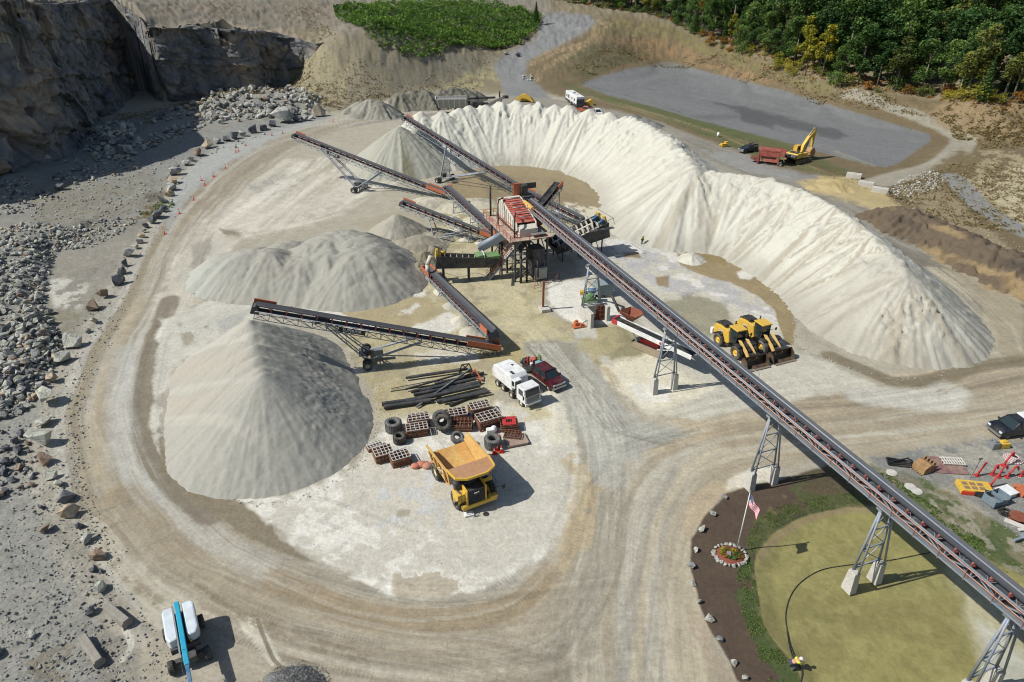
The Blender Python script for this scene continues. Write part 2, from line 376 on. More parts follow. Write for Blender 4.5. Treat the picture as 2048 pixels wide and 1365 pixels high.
# eroded bank below the thicket
area([(560, 190), (600, 110), (640, 60), (700, 70), (770, 90), (880, 100), (1000, 115), (985, 150), (900, 170), (820, 200), (700, 225), (630, 225)], (146, 136, 112), 5, 6, 1, grit=1)
area([(590, 120), (640, 90), (700, 130), (690, 210), (630, 225), (560, 185)], (160, 150, 118), 5, 8, .8, grit=1)
area([(720, 100), (900, 110), (980, 130), (880, 165), (760, 170)], (128, 126, 112), 6, 10, .7, patch=-.1)
area([(820, 190), (900, 165), (1000, 120), (1010, 150), (960, 175), (860, 200)], (178, 170, 120), 5, 8, .7, patch=-.1)
# top edge lip
# road climbing away at the top
area([(1010, 200), (1000, 165), (985, 130), (1020, 105), (1075, 75), (1085, 30), (1100, 24), (1180, 30), (1190, 48), (1150, 75), (1100, 100), (1065, 120), (1060, 150), (1090, 180), (1110, 215), (1000, 225)], (134, 134, 134), 4, 4, 1, grit=.5)
# tan/brown grass banks round the gravel lot
area([(1050, 150), (1060, 120), (1110, 100), (1190, 60), (1210, 34), (1250, 30), (1330, 50), (1420, 85), (1520, 122), (1640, 160), (1780, 190), (1900, 205), (2048, 215), (2300, 260), (2300, 700), (2048, 600), (1760, 410), (1500, 330), (1380, 270), (1240, 225), (1170, 215), (1090, 180)], (124, 108, 78), 5, 6, 1, grit=.9)
area([(1180, 70), (1210, 34), (1340, 52), (1480, 108), (1640, 160), (1780, 188), (1760, 205), (1640, 185), (1500, 140), (1350, 85), (1230, 65)], (128, 120, 74), 5, 8, .8, patch=-.25)
area([(1230, 80), (1330, 80), (1480, 140), (1560, 165), (1500, 165), (1400, 130), (1340, 118), (1260, 118)], (148, 120, 84), 6, 8, .9, patch=-.3)
area([(1140, 150), (1120, 120), (1180, 90), (1250, 90), (1300, 110), (1200, 145), (1170, 165)], (98, 96, 62), 6, 8, .8, patch=-.25)
stroke([(1065, 128), (1110, 102), (1180, 72), (1215, 45)], 7, (176, 150, 112), .8, .8, .05)
stroke([(1075, 160), (1090, 135), (1140, 110), (1170, 95)], 4, (190, 165, 125), .6, .8, .05)
area([(1090, 150), (1130, 170), (1200, 200), (1340, 245), (1460, 290), (1560, 325), (1700, 370), (1760, 385), (1700, 345), (1600, 300), (1440, 240), (1280, 205), (1180, 185)], (98, 104, 60), 5, 7, .95)
stroke([(1180, 195), (1260, 215), (1340, 240), (1420, 262), (1500, 290), (1560, 312), (1640, 345), (1720, 372)], 4.5, (160, 138, 102), .8, .9, .05)
stroke([(1500, 285), (1600, 315), (1680, 350), (1720, 365)], 6, (120, 92, 64), .6, .9, .06, seed=9)
# the gravel lot itself
LOT = [(1165, 172), (1178, 160), (1250, 140), (1340, 125), (1430, 148), (1560, 180), (1700, 222), (1860, 270), (1862, 282), (1800, 325), (1772, 336), (1730, 328), (1640, 305), (1590, 290), (1480, 262), (1400, 242), (1300, 212), (1220, 192)]
area(LOT, (122, 123, 124), 1.5, .8, 1, grit=.25)
area([(1300, 150), (1500, 190), (1480, 225), (1330, 200)], (122, 123, 126), 14, 14, .5, patch=-.1)
area([(1420, 203), (1480, 213), (1560, 232), (1680, 262), (1697, 274), (1670, 278), (1600, 262), (1550, 250), (1545, 258), (1480, 243), (1478, 225)], (92, 92, 93), 3.5, 5, .85, wet=.4)
area([(1380, 232), (1480, 228), (1480, 238), (1420, 240)], (104, 104, 106), 3, 4, .7)
stroke([(1560, 262), (1640, 278), (1700, 300), (1760, 330)], 3, (112, 112, 114), .5)
stroke([(1166, 166), (1240, 188), (1320, 212), (1400, 238)], 1.6, (90, 100, 60), .8, 1, .1)
stroke([(1620, 285), (1690, 312), (1740, 332)], 3, (160, 152, 128), .7, 1, .1)
# path round the lot
PATHR = [(1600, 162), (1700, 185), (1780, 215), (1850, 238), (1905, 262), (1926, 285), (1900, 315), (1850, 340), (1800, 352), (1760, 365)]
stroke(PATHR[1:], 7.5, (164, 157, 140), .95, .5, .02, .3, .35, thr=-2)
stroke(PATHR, 2.5, (150, 140, 120), .5, .9, .05)
area([(1870, 290), (1925, 285), (1900, 320), (1800, 360), (1790, 345)], (112, 96, 66), 4, 4, .0)
# right-hand eroded slope
area([(1930, 310), (2000, 300), (2300, 300), (2300, 700), (2048, 470), (1960, 390), (1900, 350)], (172, 158, 122), 6, 10, .85, patch=-.3, grit=1)
area([(1850, 225), (1900, 200), (1985, 198), (2100, 225), (2100, 290), (1990, 280), (1890, 262)], (150, 128, 94), 6, 6, .9)
area([(1840, 350), (1920, 300), (1960, 320), (1940, 350), (1880, 370)], (116, 100, 66), 6, 8, .9)
area([(1960, 360), (2048, 330), (2200, 340), (2200, 420), (2048, 460)], (196, 184, 150), 6, 12, .8, patch=-.2)
stroke([(1905, 353), (1935, 385), (1960, 412), (2000, 438), (2060, 470), (2150, 510)], 5.5, (140, 140, 136), 1, 1, .1, .4, .3, thr=-2)
area([(1800, 380), (1880, 375), (2048, 520), (2048, 600), (1990, 560), (1900, 470)], (165, 150, 118), 6, 8, .7)
# road behind the white windrow
stroke([(560, 262), (700, 243), (830, 228), (900, 218), (1000, 205), (1080, 205), (1180, 225), (1260, 245), (1340, 275), (1420, 305), (1520, 345), (1620, 385), (1700, 425), (1780, 470), (1850, 510), (1930, 570), (2010, 640), (2080, 690)], 17, (150, 144, 132), 1, .3, .02, .5, .3, thr=-2)
stroke([(1380, 285), (1480, 325), (1600, 375), (1700, 425), (1790, 475), (1880, 520), (2000, 610), (2060, 660)], 12, (122, 116, 104), .8, .35, .015)
area([(1400, 300), (1480, 310), (1560, 340), (1640, 350), (1640, 362), (1560, 360), (1450, 330)], (150, 150, 148), 4, 5, .8)
area([(1880, 520), (2048, 590), (2048, 730), (1990, 700), (1960, 600), (1900, 545)], (172, 160, 134), 6, 8, .9)
stroke([(1900, 545), (1960, 590), (2030, 650), (2060, 690)], 5, (140, 130, 108), .8, .5, .02)
stroke([(1870, 545), (1930, 590), (1990, 650), (2010, 700)], 6, (200, 190, 165), .8, .5, .02)
area([(1640, 355), (1700, 350), (1750, 375), (1800, 408), (1760, 420), (1700, 405), (1620, 385), (1590, 365)], (190, 170, 120), 4, 6, .95)
# ---- quarry floor on the left
area([(-800, 1900), (400, 1900), (240, 1365), (200, 1180), (175, 1060), (150, 930), (150, 790), (195, 690), (240, 600), (270, 500), (300, 420), (360, 342), (440, 295), (560, 260), (660, 240), (640, 205), (560, 160), (400, 195), (200, 250), (0, 290), (-800, 380)], (148, 146, 138), 6, 6, 1, grit=.8)
area([(140, 340), (330, 300), (470, 255), (620, 225), (660, 238), (540, 262), (440, 292), (350, 345), (200, 370)], (146, 146, 142), 8, 10, .9)
area([(60, 370), (300, 350), (330, 420), (290, 460), (170, 470), (60, 440)], (140, 134, 120), 10, 16, .9, patch=-.25)
area([(100, 520), (280, 450), (260, 560), (220, 650), (150, 700), (100, 640)], (156, 150, 138), 8, 10, .95)
area([(100, 560), (170, 565), (160, 620), (110, 615)], (206, 202, 190), 5, 10, .9, patch=-.15)
area([(70, 620), (160, 620), (190, 660), (130, 690), (90, 660)], (140, 135, 112), 5, 10, .7, patch=-.1)
area([(60, 780), (140, 760), (130, 900), (170, 1000), (200, 1200), (260, 1400), (-60, 1400), (-60, 860)], (160, 158, 150), 8, 10, .95)
stroke([(0, 1150), (80, 1130), (200, 1060)], 4, (150, 148, 144), .5, .6, .05)
stroke([(0, 1050), (80, 1080), (160, 1010)], 5, (150, 150, 146), .4, .6, .05, seed=4)
area([(60, 1330), (110, 1300), (150, 1280), (135, 1390), (90, 1390)], (140, 130, 112), 5, 12, .8, patch=-.1)
area([(200, 1180), (260, 1160), (300, 1250), (340, 1400), (200, 1400)], (152, 146, 134), 8, 12, .9)
area([(255, 430), (330, 405), (345, 420), (320, 430), (270, 445)], (98, 108, 62), 4, 8, .8, patch=-.15)
area([(250, 440), (300, 415), (320, 425), (290, 445)], (130, 100, 76), 4, 8, .6, patch=-.05)
area([(290, 390), (330, 385), (330, 402), (298, 405)], (108, 98, 82), 4, 5, .8)
# ---- haul road ring
RING = [(900, 214), (800, 226), (700, 240), (610, 262), (540, 295), (470, 340), (420, 385), (375, 440), (330, 520), (295, 600), (250, 680), (225, 750), (205, 830), (215, 900), (245, 980), (300, 1060), (370, 1130), (450, 1180), (560, 1230), (680, 1265), (820, 1290), (980, 1290), (1150, 1270)]
stroke(RING, 15.5, (180, 173, 158), 1, .4, .01, .5, .25, thr=-2)
stroke(RING, 14, (196, 192, 182), .75, .55, .008, .5, .5, seed=3)
stroke(RING, 13, (152, 138, 112), .85, .5, .006, .5, .4, seed=7)
stroke([(640, 262), (540, 300), (480, 345), (430, 400)], 16, (152, 140, 120), .8, .35, .012, 1, .4, seed=12)
area([(440, 290), (560, 255), (660, 238), (580, 262), (470, 320), (390, 380), (350, 440), (330, 480), (335, 400), (370, 345)], (172, 174, 172), 5, 5, .85)
stroke([(560, 330), (520, 360), (480, 400), (430, 460), (400, 500)], 14, (214, 206, 190), .7, .35, .012, 1, .5, seed=14)
area([(400, 470), (560, 350), (700, 340), (760, 370), (700, 400), (560, 460), (470, 470), (430, 540), (400, 600), (330, 680), (310, 600), (360, 520)], (206, 198, 182), 8, 12, .9)
area([(420, 520), (470, 470), (400, 490), (330, 560), (310, 640), (360, 620)], (196, 190, 176), 8, 12, .7, patch=-.2)
area([(500, 370), (560, 345), (610, 355), (600, 380), (530, 400)], (158, 156, 148), 8, 14, .8, patch=-.15)
stroke([(640, 330), (600, 370), (560, 400), (500, 440)], 18, (226, 219, 204), .75, .35, .03, 1, .5, seed=22)
stroke([(820, 330), (740, 370), (640, 420), (520, 450)], 16, (222, 215, 200), .8, .35, .03, 1, .5, seed=23)
stroke([(700, 320), (640, 360), (560, 440)], 14, (170, 158, 140), .5, .4, .03, 1, .5, seed=24)
area([(440, 460), (470, 458), (486, 466), (478, 474), (452, 474)], (140, 130, 108), 4, 6, .9)
area([(380, 490), (425, 475), (412, 520), (400, 580), (385, 590), (385, 520)], (152, 145, 130), 5, 8, .6)
stroke([(280, 600), (250, 660), (215, 760), (195, 850), (205, 930), (240, 1000)], 2.6, (178, 162, 130), .5, .6, .01, .3, .4, thr=-2, seed=6)
stroke([(340, 600), (300, 720), (290, 820), (300, 900), (340, 960), (420, 1030)], 3.5, (132, 122, 104), .9, .4, .02, .8, .4, thr=-.6, seed=8)
stroke([(250, 700), (240, 800), (250, 900), (300, 1000)], 4.5, (190, 190, 186), .5, .6, .02, .9, .7, thr=-.4)
area([(320, 640), (420, 600), (520, 600), (510, 640), (440, 680), (350, 730), (320, 800), (318, 900), (300, 860), (310, 740)], (206, 202, 190), 6, 10, .95)
area([(360, 650), (430, 640), (420, 670), (370, 690)], (160, 150, 130), 6, 10, .8, patch=-.15)
area([(430, 640), (500, 620), (480, 645), (440, 668)], (160, 160, 155), 6, 6, .6)
# dark wet ragged inner kerb of the ring
area([(320, 900), (345, 930), (400, 985), (470, 1000), (540, 1030), (560, 1080), (640, 1130), (560, 1110), (460, 1050), (380, 1000), (320, 940)], (138, 126, 104), 5, 9, .95)
stroke([(240, 1000), (330, 1100), (430, 1170), (560, 1230)], 6, (160, 144, 116), .7, .6, .01, .6, .5, seed=5)
stroke([(220, 1040), (300, 1130), (400, 1190), (520, 1250), (640, 1310)], 5, (200, 190, 170), .6, .6, .01, .6, .5, seed=15)
area([(200, 1060), (260, 1100), (330, 1170), (380, 1250), (330, 1280), (300, 1240), (250, 1170), (200, 1110)], (190, 182, 164), 8, 14, .9, patch=-.35)
# ---- broad junction at the bottom
area([(620, 1180), (760, 1215), (900, 1220), (1040, 1180), (1110, 1120), (1160, 1020), (1180, 940), (1240, 880), (1330, 850), (1500, 820), (1700, 780), (2200, 720), (2200, 900), (1960, 900), (1760, 930), (1600, 925), (1500, 960), (1440, 1000), (1400, 1080), (1400, 1180), (1430, 1290), (1500, 1450), (300, 1450), (480, 1300), (380, 1240), (420, 1180)], (172, 160, 138), 8, 8, 1)
stroke([(430, 1180), (560, 1230), (700, 1270), (900, 1290), (1060, 1250), (1150, 1160), (1180, 1050), (1200, 930)], 9, (196, 188, 170), .6, .6, .006, .5, .5, seed=31)
stroke([(480, 1230), (640, 1290), (820, 1330), (1100, 1400)], 10, (150, 136, 114), .7, .7, .008, .5, .5, seed=32)
stroke([(560, 1160), (700, 1215), (860, 1235), (1010, 1215), (1090, 1150)], 4, (160, 138, 104), .8, .8, .008, .5, .5, seed=33)
stroke([(620, 1270), (800, 1310), (1000, 1340), (1300, 1420)], 8, (196, 190, 178), .6, .8, .008, .5, .5, seed=34)
stroke([(1240, 1400), (1230, 1250), (1230, 1120), (1250, 1010), (1320, 920), (1430, 870), (1600, 850), (1800, 835), (2060, 800)], 11, (200, 194, 178), .75, .6, .006, .6, .5, seed=35)
stroke([(1330, 1400), (1330, 1250), (1330, 1130), (1360, 1020), (1430, 940), (1560, 890), (1760, 870), (2000, 850)], 7, (186, 172, 146), .8, .7, .006, .6, .5, seed=36)
stroke([(1380, 1400), (1365, 1250), (1370, 1120), (1400, 1020)], 4, (205, 192, 166), .7, .7, .01, .6, .5, seed=37)
stroke([(1120, 1400), (1140, 1250), (1170, 1120), (1180, 1010)], 7, (160, 148, 124), .8, .6, .008, .6, .5, seed=38)
stroke([(1040, 1400), (1120, 1300), (1180, 1150), (1200, 1000), (1210, 900)], 6, (150, 142, 126), .7, .8, .01, .6, .5, seed=39)
stroke([(1270, 1400), (1290, 1200), (1310, 1060), (1360, 960)], 5, (150, 148, 140), .6, .9, .008, .6, .5, seed=40)
stroke([(1300, 870), (1440, 830), (1600, 805), (1800, 780), (2060, 740)], 9, (196, 176, 144), .7, .5, .008, .6, .5, seed=41)
stroke([(1500, 880), (1700, 860), (1900, 830), (2080, 790)], 10, (160, 146, 122), .8, .6, .006, .6, .5, seed=42)
stroke([(1560, 800), (1750, 790), (1920, 760), (2080, 725)], 6, (134, 122, 102), .8, .6, .01, .6, .5, seed=43)
stroke([(1660, 712), (1740, 745), (1800, 765), (1880, 756), (1970, 730), (2060, 722)], 3.2, (132, 120, 96), .9, .4, .03, .8, .5, thr=-.6)
stroke([(1730, 790), (1860, 800), (1900, 785)], 6, (206, 203, 192), .8, .4, .03, 1, .5, thr=-.5)
# ---- white crust apron round the truck
AP = [(480, 998), (560, 998), (640, 975), (705, 930), (740, 880), (800, 840), (900, 810), (1000, 800), (1080, 815), (1120, 800), (1135, 850), (1165, 905), (1170, 960), (1140, 1040), (1080, 1110), (1020, 1160), (940, 1185), (840, 1192), (770, 1185), (700, 1150), (600, 1100), (545, 1050), (510, 1020)]
area(AP, (210, 204, 190), 7, 8, 1)
area(AP, (228, 224, 214), 8, 10, .8, patch=-.05)
area([(880, 1000), (1050, 900), (1160, 930), (1120, 1060), (1000, 1150), (880, 1120)], (184, 178, 160), 12, 16, .6, patch=-.05)
area([(740, 900), (820, 900), (900, 960), (880, 1060), (760, 1060), (700, 980)], (190, 192, 194), 12, 16, .7, patch=-.1)
area([(790, 1150), (900, 1140), (960, 1165), (900, 1190), (800, 1188)], (168, 152, 126), 7, 14, .75, patch=.12)
area([(790, 1020), (822, 1018), (820, 1032), (795, 1034)], (168, 158, 134), 3, 4, .8)
area([(1090, 820), (1150, 850), (1200, 960), (1180, 1080), (1120, 1150), (1130, 1050), (1150, 960), (1110, 900)], (190, 170, 132), 8, 12, .7, patch=-.2)
area([(1080, 780), (1130, 790), (1160, 900), (1120, 900), (1080, 850)], (222, 216, 196), 5, 8, .85, patch=-.3)
# ---- olive mud in the middle of the plant
MUD = [(640, 612), (720, 602), (800, 575), (850, 530), (860, 500), (900, 470), (1000, 500), (1080, 560), (1090, 630), (1130, 650), (1180, 650), (1240, 640), (1300, 690), (1290, 730), (1200, 730), (1120, 700), (1060, 700), (1000, 730), (990, 780), (980, 820), (900, 830), (760, 835), (745, 780), (700, 700), (640, 640)]
area(MUD, (194, 183, 150), 7, 9, 1)
area(MUD, (182, 169, 124), 10, 12, .6, patch=.05, freq=5)
area(MUD, (158, 146, 116), 10, 12, .55, patch=.08, freq=2.3)
area([(910, 570), (1000, 560), (1060, 600), (1080, 640), (1120, 680), (1040, 690), (980, 640)], (200, 188, 150), 10, 12, .8, patch=-.2)
area([(640, 618), (700, 608), (780, 592), (800, 600), (700, 622)], (170, 150, 66), 4, 5, .85)
area([(640, 616), (720, 610), (800, 600), (830, 560), (860, 600), (900, 660), (800, 660), (700, 640)], (176, 160, 120), 6, 8, .8, wet=.4)
area([(790, 560), (840, 520), (858, 540), (840, 590), (800, 600)], (158, 154, 134), 6, 8, .5, patch=-.1)
for p in ([(820, 572), (838, 570), (840, 582), (852, 582), (852, 592), (822, 590)], [(795, 620), (838, 606), (842, 612), (820, 628), (798, 628)], [(600, 612), (660, 608), (700, 640), (760, 650), (740, 665), (660, 650)],
          [(820, 655), (900, 625), (930, 650), (900, 668), (840, 670)], [(830, 710), (890, 700), (960, 705), (960, 725), (880, 730), (835, 735)], [(700, 735), (760, 730), (750, 745), (705, 750)]):
    area(p, (222, 217, 206), 3, 5, .95)
area([(720, 690), (800, 720), (960, 700), (980, 760), (760, 790), (720, 760)], (176, 160, 110), 8, 12, .6, patch=-.1)
area([(950, 680), (1050, 690), (1050, 730), (960, 720)], (182, 164, 106), 8, 8, .8)
area([(960, 740), (1000, 735), (1100, 830), (1030, 850), (1000, 800)], (196, 184, 140), 6, 8, .8, patch=-.2)
# ---- wet grey fan with loader tracks
FAN = [(1048, 700), (1060, 685), (1110, 680), (1160, 690), (1180, 720), (1210, 760), (1250, 810), (1290, 850), (1370, 870), (1300, 900), (1250, 920), (1240, 960), (1190, 960), (1170, 900), (1140, 840), (1125, 780), (1100, 730)]
area(FAN, (176, 173, 162), 9, 16, 1)
area([(1048, 700), (1060, 685), (1110, 680), (1150, 690), (1160, 730), (1200, 800), (1170, 800), (1120, 740)], (150, 145, 128), 8, 12, .8, wet=.3)
for k in range(9):
    o = k * 7 - 28
    stroke([(1085 + o * .9, 688), (1120 + o, 735), (1165 + o * 1.1, 790), (1200 + o * 1.3, 850), (1215 + o * 1.2, 920)], .5, (200, 196, 184), .6, .8, .35, .9, .6, thr=-.3, seed=k)
for k in range(7):
    stroke([(1150 + k * 12, 770 + k * 6), (1190 + k * 13, 840 + k * 4), (1260 + k * 10, 872 + k * 3), (1400, 862 + k * 6)], .4, (146, 143, 134), .5, .8, .35, .9, .6, thr=-.2, seed=k + 20)
# ---- pale ground between the plant and the long conveyor
area([(1100, 560), (1160, 560), (1230, 600), (1250, 640), (1180, 655), (1150, 650), (1120, 630), (1095, 600)], (226, 222, 212), 4, 5, 1)
CEN = [(1100, 470), (1215, 470), (1240, 478), (1300, 492), (1380, 505), (1460, 560), (1540, 600), (1570, 650), (1585, 700), (1640, 715), (1750, 770), (1600, 800), (1400, 840), (1300, 830), (1240, 780), (1195, 720), (1200, 680), (1300, 690), (1260, 620), (1180, 560)]
area(CEN, (202, 196, 180), 6, 8, 1)
area([(1190, 470), (1290, 490), (1400, 530), (1500, 570), (1560, 640), (1480, 620), (1380, 600), (1280, 550), (1200, 510)], (178, 176, 178), 10, 18, .85, patch=-.15)
area([(1190, 470), (1290, 490), (1400, 530), (1560, 610), (1560, 640), (1380, 600), (1200, 510)], (226, 222, 214), 10, 18, .8, patch=.08, freq=4)
area([(1330, 600), (1400, 588), (1450, 610), (1470, 650), (1420, 680), (1380, 650), (1330, 625)], (150, 144, 118), 7, 12, .9)
area([(1200, 660), (1240, 645), (1290, 690), (1285, 715), (1230, 725), (1200, 710)], (146, 138, 100), 7, 10, .9)
area([(1170, 650), (1230, 655), (1250, 690), (1200, 720), (1160, 695)], (176, 164, 124), 7, 10, .8)
area([(1145, 655), (1190, 650), (1190, 675), (1150, 678)], (200, 198, 190), 4, 6, .8)
area([(1200, 730), (1290, 715), (1400, 760), (1440, 780), (1380, 800), (1330, 830), (1280, 810), (1230, 770)], (222, 214, 190), 8, 12, .95)
area([(1260, 770), (1330, 770), (1340, 800), (1280, 805)], (226, 222, 212), 5, 6, .9)
stroke([(1210, 740), (1250, 800), (1300, 835), (1380, 845)], 2.2, (180, 160, 126), .8, .6, .05, .6, .5)
area([(1245, 505), (1278, 505), (1282, 516), (1250, 516)], (146, 122, 84), 2, 3, .9, wet=.5)
area([(1312, 555), (1338, 552), (1336, 574), (1316, 570)], (150, 128, 88), 2, 3, .9, wet=.5)
POOLR = [(1350, 500), (1400, 502), (1450, 515), (1500, 545), (1550, 580), (1582, 610), (1590, 650), (1588, 690), (1570, 690), (1560, 660), (1550, 620), (1510, 590), (1460, 565), (1400, 550), (1360, 530)]
area(POOLR, (158, 138, 98), 2, 3, 1, wet=.85)
area([(1475, 545), (1495, 540), (1515, 553), (1500, 562), (1478, 560)], (224, 220, 208), 2, 4, .95)
area([(1400, 505), (1450, 518), (1450, 530), (1400, 520)], (140, 122, 66), 3, 4, .6)
# pool inside the far curve of the windrow
POOLF = [(905, 365), (930, 345), (960, 335), (1000, 331), (1060, 333), (1130, 344), (1180, 362), (1205, 385), (1216, 420), (1210, 460), (1130, 440), (1040, 400), (960, 420), (900, 430), (860, 400), (870, 380)]
area([(850, 390), (1210, 390), (1215, 470), (1100, 480), (960, 480), (860, 470)], (180, 168, 130), 6, 8, 1)
area(POOLF, (160, 142, 104), 3, 4, 1, wet=.8)
area([(960, 350), (1120, 360), (1180, 400), (1100, 410), (980, 400)], (138, 120, 86), 8, 10, .7, patch=-.1, wet=.8)
for p in ([(880, 410), (960, 400), (1000, 420), (960, 460), (900, 450)], [(1130, 410), (1200, 415), (1205, 445), (1150, 450)]):
    area(p, (222, 214, 190), 4, 9, .85, patch=-.15)
area([(700, 450), (790, 425), (860, 410), (860, 440), (800, 470), (740, 460)], (170, 160, 136), 5, 6, .8)
area([(830, 470), (900, 450), (930, 480), (870, 490)], (200, 190, 150), 5, 6, .9)
area([(1215, 460), (1225, 455), (1240, 470), (1300, 492), (1370, 503), (1365, 510), (1290, 500)], (200, 196, 186), 3, 3, .9)
# ---- yard of spare parts on the right
YARD = [(1740, 915), (1800, 905), (1900, 890), (1960, 880), (2060, 880), (2400, 900), (2400, 1400), (2048, 1080), (1960, 1020), (1900, 980), (1840, 965), (1760, 940)]
area(YARD, (150, 149, 144), 5, 6, 1, grit=.9)
area([(1850, 900), (1960, 880), (2060, 880), (2060, 930), (1980, 940), (1920, 960), (1880, 940)], (178, 172, 158), 7, 10, .85, patch=-.2)
area([(1740, 935), (1760, 940), (1840, 962), (1900, 982), (1960, 1022), (2048, 1085), (2400, 1400), (2400, 1700), (2048, 1200), (1960, 1130), (1880, 1060), (1800, 1000)], (138, 132, 100), 6, 8, 1, grit=1)
area([(1740, 935), (1840, 962), (1960, 1022), (2048, 1085), (2300, 1300), (2048, 1200), (1880, 1060)], (90, 106, 56), 6, 12, .9, patch=-.08, freq=2.5)
area([(1860, 985), (1930, 1010), (2048, 1100), (2048, 1150), (1940, 1090), (1870, 1030)], (176, 168, 148), 6, 12, .75, patch=0, freq=.8)
area([(1780, 940), (1840, 960), (1860, 985), (1830, 1000), (1790, 970)], (144, 136, 120), 4, 6, .9)
# ---- pond garden: brown mulch and grass
BED = [(1440, 1000), (1450, 985), (1500, 970), (1560, 960), (1640, 935), (1680, 930), (1760, 990), (1830, 1050), (1700, 1100), (1560, 1200), (1640, 1420), (1490, 1420), (1460, 1330), (1420, 1260), (1395, 1200), (1378, 1130), (1382, 1080), (1410, 1030)]
area(BED, (92, 76, 62), 3, 4, 1, grit=.35)
area([(1570, 975), (1640, 935), (1690, 930), (1780, 1000), (1690, 1016), (1600, 1030), (1540, 1068), (1506, 1110), (1490, 1100), (1510, 1040), (1560, 1010), (1600, 1000)], (92, 98, 54), 6, 11, .85, patch=-.45, grit=1)
area([(1620, 945), (1680, 945), (1700, 980), (1640, 990), (1600, 980)], (100, 84, 62), 4, 6, .8)
area([(1520, 1050), (1600, 1000), (1560, 990), (1640, 940), (1560, 970), (1540, 1010)], (126, 112, 74), 4, 9, .6, patch=-.1)
area([(1475, 1120), (1505, 1110), (1518, 1190), (1530, 1250), (1560, 1295), (1595, 1335), (1640, 1420), (1570, 1420), (1530, 1320), (1490, 1240), (1470, 1190), (1478, 1150)], (84, 102, 50), 6, 11, .9, patch=-.5, grit=1)
area([(1390, 1070), (1470, 990), (1500, 1010), (1480, 1060), (1420, 1090)], (96, 92, 58), 4, 9, .5, patch=.05)
stroke([(1690, 1014), (1600, 1033), (1545, 1068), (1510, 1112)], .5, (70, 78, 50), .9, thr=-2)
area([(1370, 1210), (1400, 1230), (1440, 1300), (1480, 1365), (1500, 1400), (1450, 1400), (1410, 1320), (1380, 1250)], (176, 160, 138), 4, 6, .8)
area([(1380, 1000), (1420, 965), (1470, 960), (1490, 975), (1450, 990), (1400, 1040), (1375, 1080), (1365, 1040)], (192, 172, 140), 4, 6, .7)
area([(1450, 960), (1510, 935), (1560, 940), (1560, 955), (1500, 972), (1450, 985)], (220, 212, 194), 4, 5, .95)
# pond: still khaki water, pale silt at the right
area(POND, (152, 144, 84), 1.5, 2.5, 1, wet=.55, grit=.1)
area(POND, (136, 127, 76), 10, 10, .5, patch=0, freq=6, wet=.55)
area(POND, (164, 156, 96), 10, 10, .45, patch=.1, freq=1.6, wet=.5); area(POND, (128, 120, 70), 10, 10, .35, patch=.12, freq=.7, wet=.5)
area([(1880, 1110), (1960, 1180), (2048, 1260), (2200, 1400), (2200, 1500), (1950, 1420), (1960, 1330), (1940, 1280), (1930, 1200)], (184, 176, 140), 18, 14, .95, wet=.3)
area([(1960, 1250), (2048, 1300), (2100, 1400), (1990, 1400), (1960, 1330)], (190, 188, 172), 14, 12, .9, wet=.3)
area([(1690, 1020), (1750, 1018), (1820, 1060), (1890, 1110), (1850, 1150), (1760, 1080)], (156, 148, 84), 16, 14, .7, wet=.5)
stroke([(1740, 1020), (1690, 1022), (1610, 1042), (1552, 1078), (1520, 1116)], .7, (150, 132, 96), .8, thr=-2)
# bottom centre
area([(260, 1400), (300, 1270), (380, 1230), (480, 1250), (520, 1310), (560, 1360), (620, 1400)], (178, 168, 150), 8, 10, .8)
area([(480, 1240), (520, 1240), (560, 1320), (545, 1330), (510, 1290)], (214, 206, 188), 5, 6, .8)
stroke([(250, 1255), (262, 1290), (245, 1320)], .6, (200, 196, 184), .9, thr=-2)
stroke([(515, 1240), (528, 1275), (548, 1320), (570, 1340)], .35, (120, 108, 90), .8, thr=-2)
for k in range(3):
    stroke([(380 + k * 12, 1155 + k * 14), (470 + k * 10, 1215 + k * 12), (600, 1270 + k * 10), (740, 1310 + k * 8)], .5, (140, 126, 104), .6, 1.2, .9, .2, .5, thr=-.1, seed=60 + k)
JUN = [[(1240, 1400), (1230, 1250), (1230, 1120), (1250, 1010), (1320, 920), (1430, 870), (1600, 850), (1800, 835), (2060, 800)], [(430, 1180), (560, 1230), (700, 1275), (900, 1290), (1060, 1250), (1150, 1160), (1185, 1050), (1200, 930), (1190, 830)], [(480, 1260), (640, 1310), (820, 1330), (1050, 1370), (1200, 1450)], [(1330, 1400), (1320, 1200), (1345, 1060), (1430, 940), (1560, 890), (1760, 870), (2000, 850)]]
tracks(RING, 16, .17, seed=301); [tracks(j, w, .15, seed=310 + i) for i, (j, w) in enumerate(zip(JUN, (15, 13, 12, 10)))]
tracks([(1080, 205), (1180, 225), (1260, 245), (1340, 275), (1420, 305), (1520, 345), (1620, 385), (1700, 425), (1780, 470), (1850, 510), (1930, 570), (2010, 640), (2080, 690)], 17, .18, 1.0, seed=330)
tracks([(1300, 870), (1440, 830), (1600, 805), (1800, 780), (2060, 740)], 12, .16, seed=335); tracks([(1085, 688), (1130, 735), (1180, 790), (1215, 850), (1230, 960)], 9, .16, 2.6, seed=340); tracks([(900, 800), (1000, 900), (1060, 1040), (900, 1130), (700, 1080)], 12, .07, 1.2, seed=341); tracks([(930, 560), (1010, 620), (1080, 690)], 12, .08, 1.5, seed=342)
tracks([(430, 520), (520, 430), (640, 350), (760, 330)], 26, .12, .8, .03, seed=343); tracks([(1130, 500), (1290, 560), (1480, 640), (1640, 740)], 24, .10, .6, .03, seed=344); tracks([(1165, 190), (1300, 180), (1500, 225), (1700, 275), (1860, 300)], 60, .06, .4, .02, seed=345)
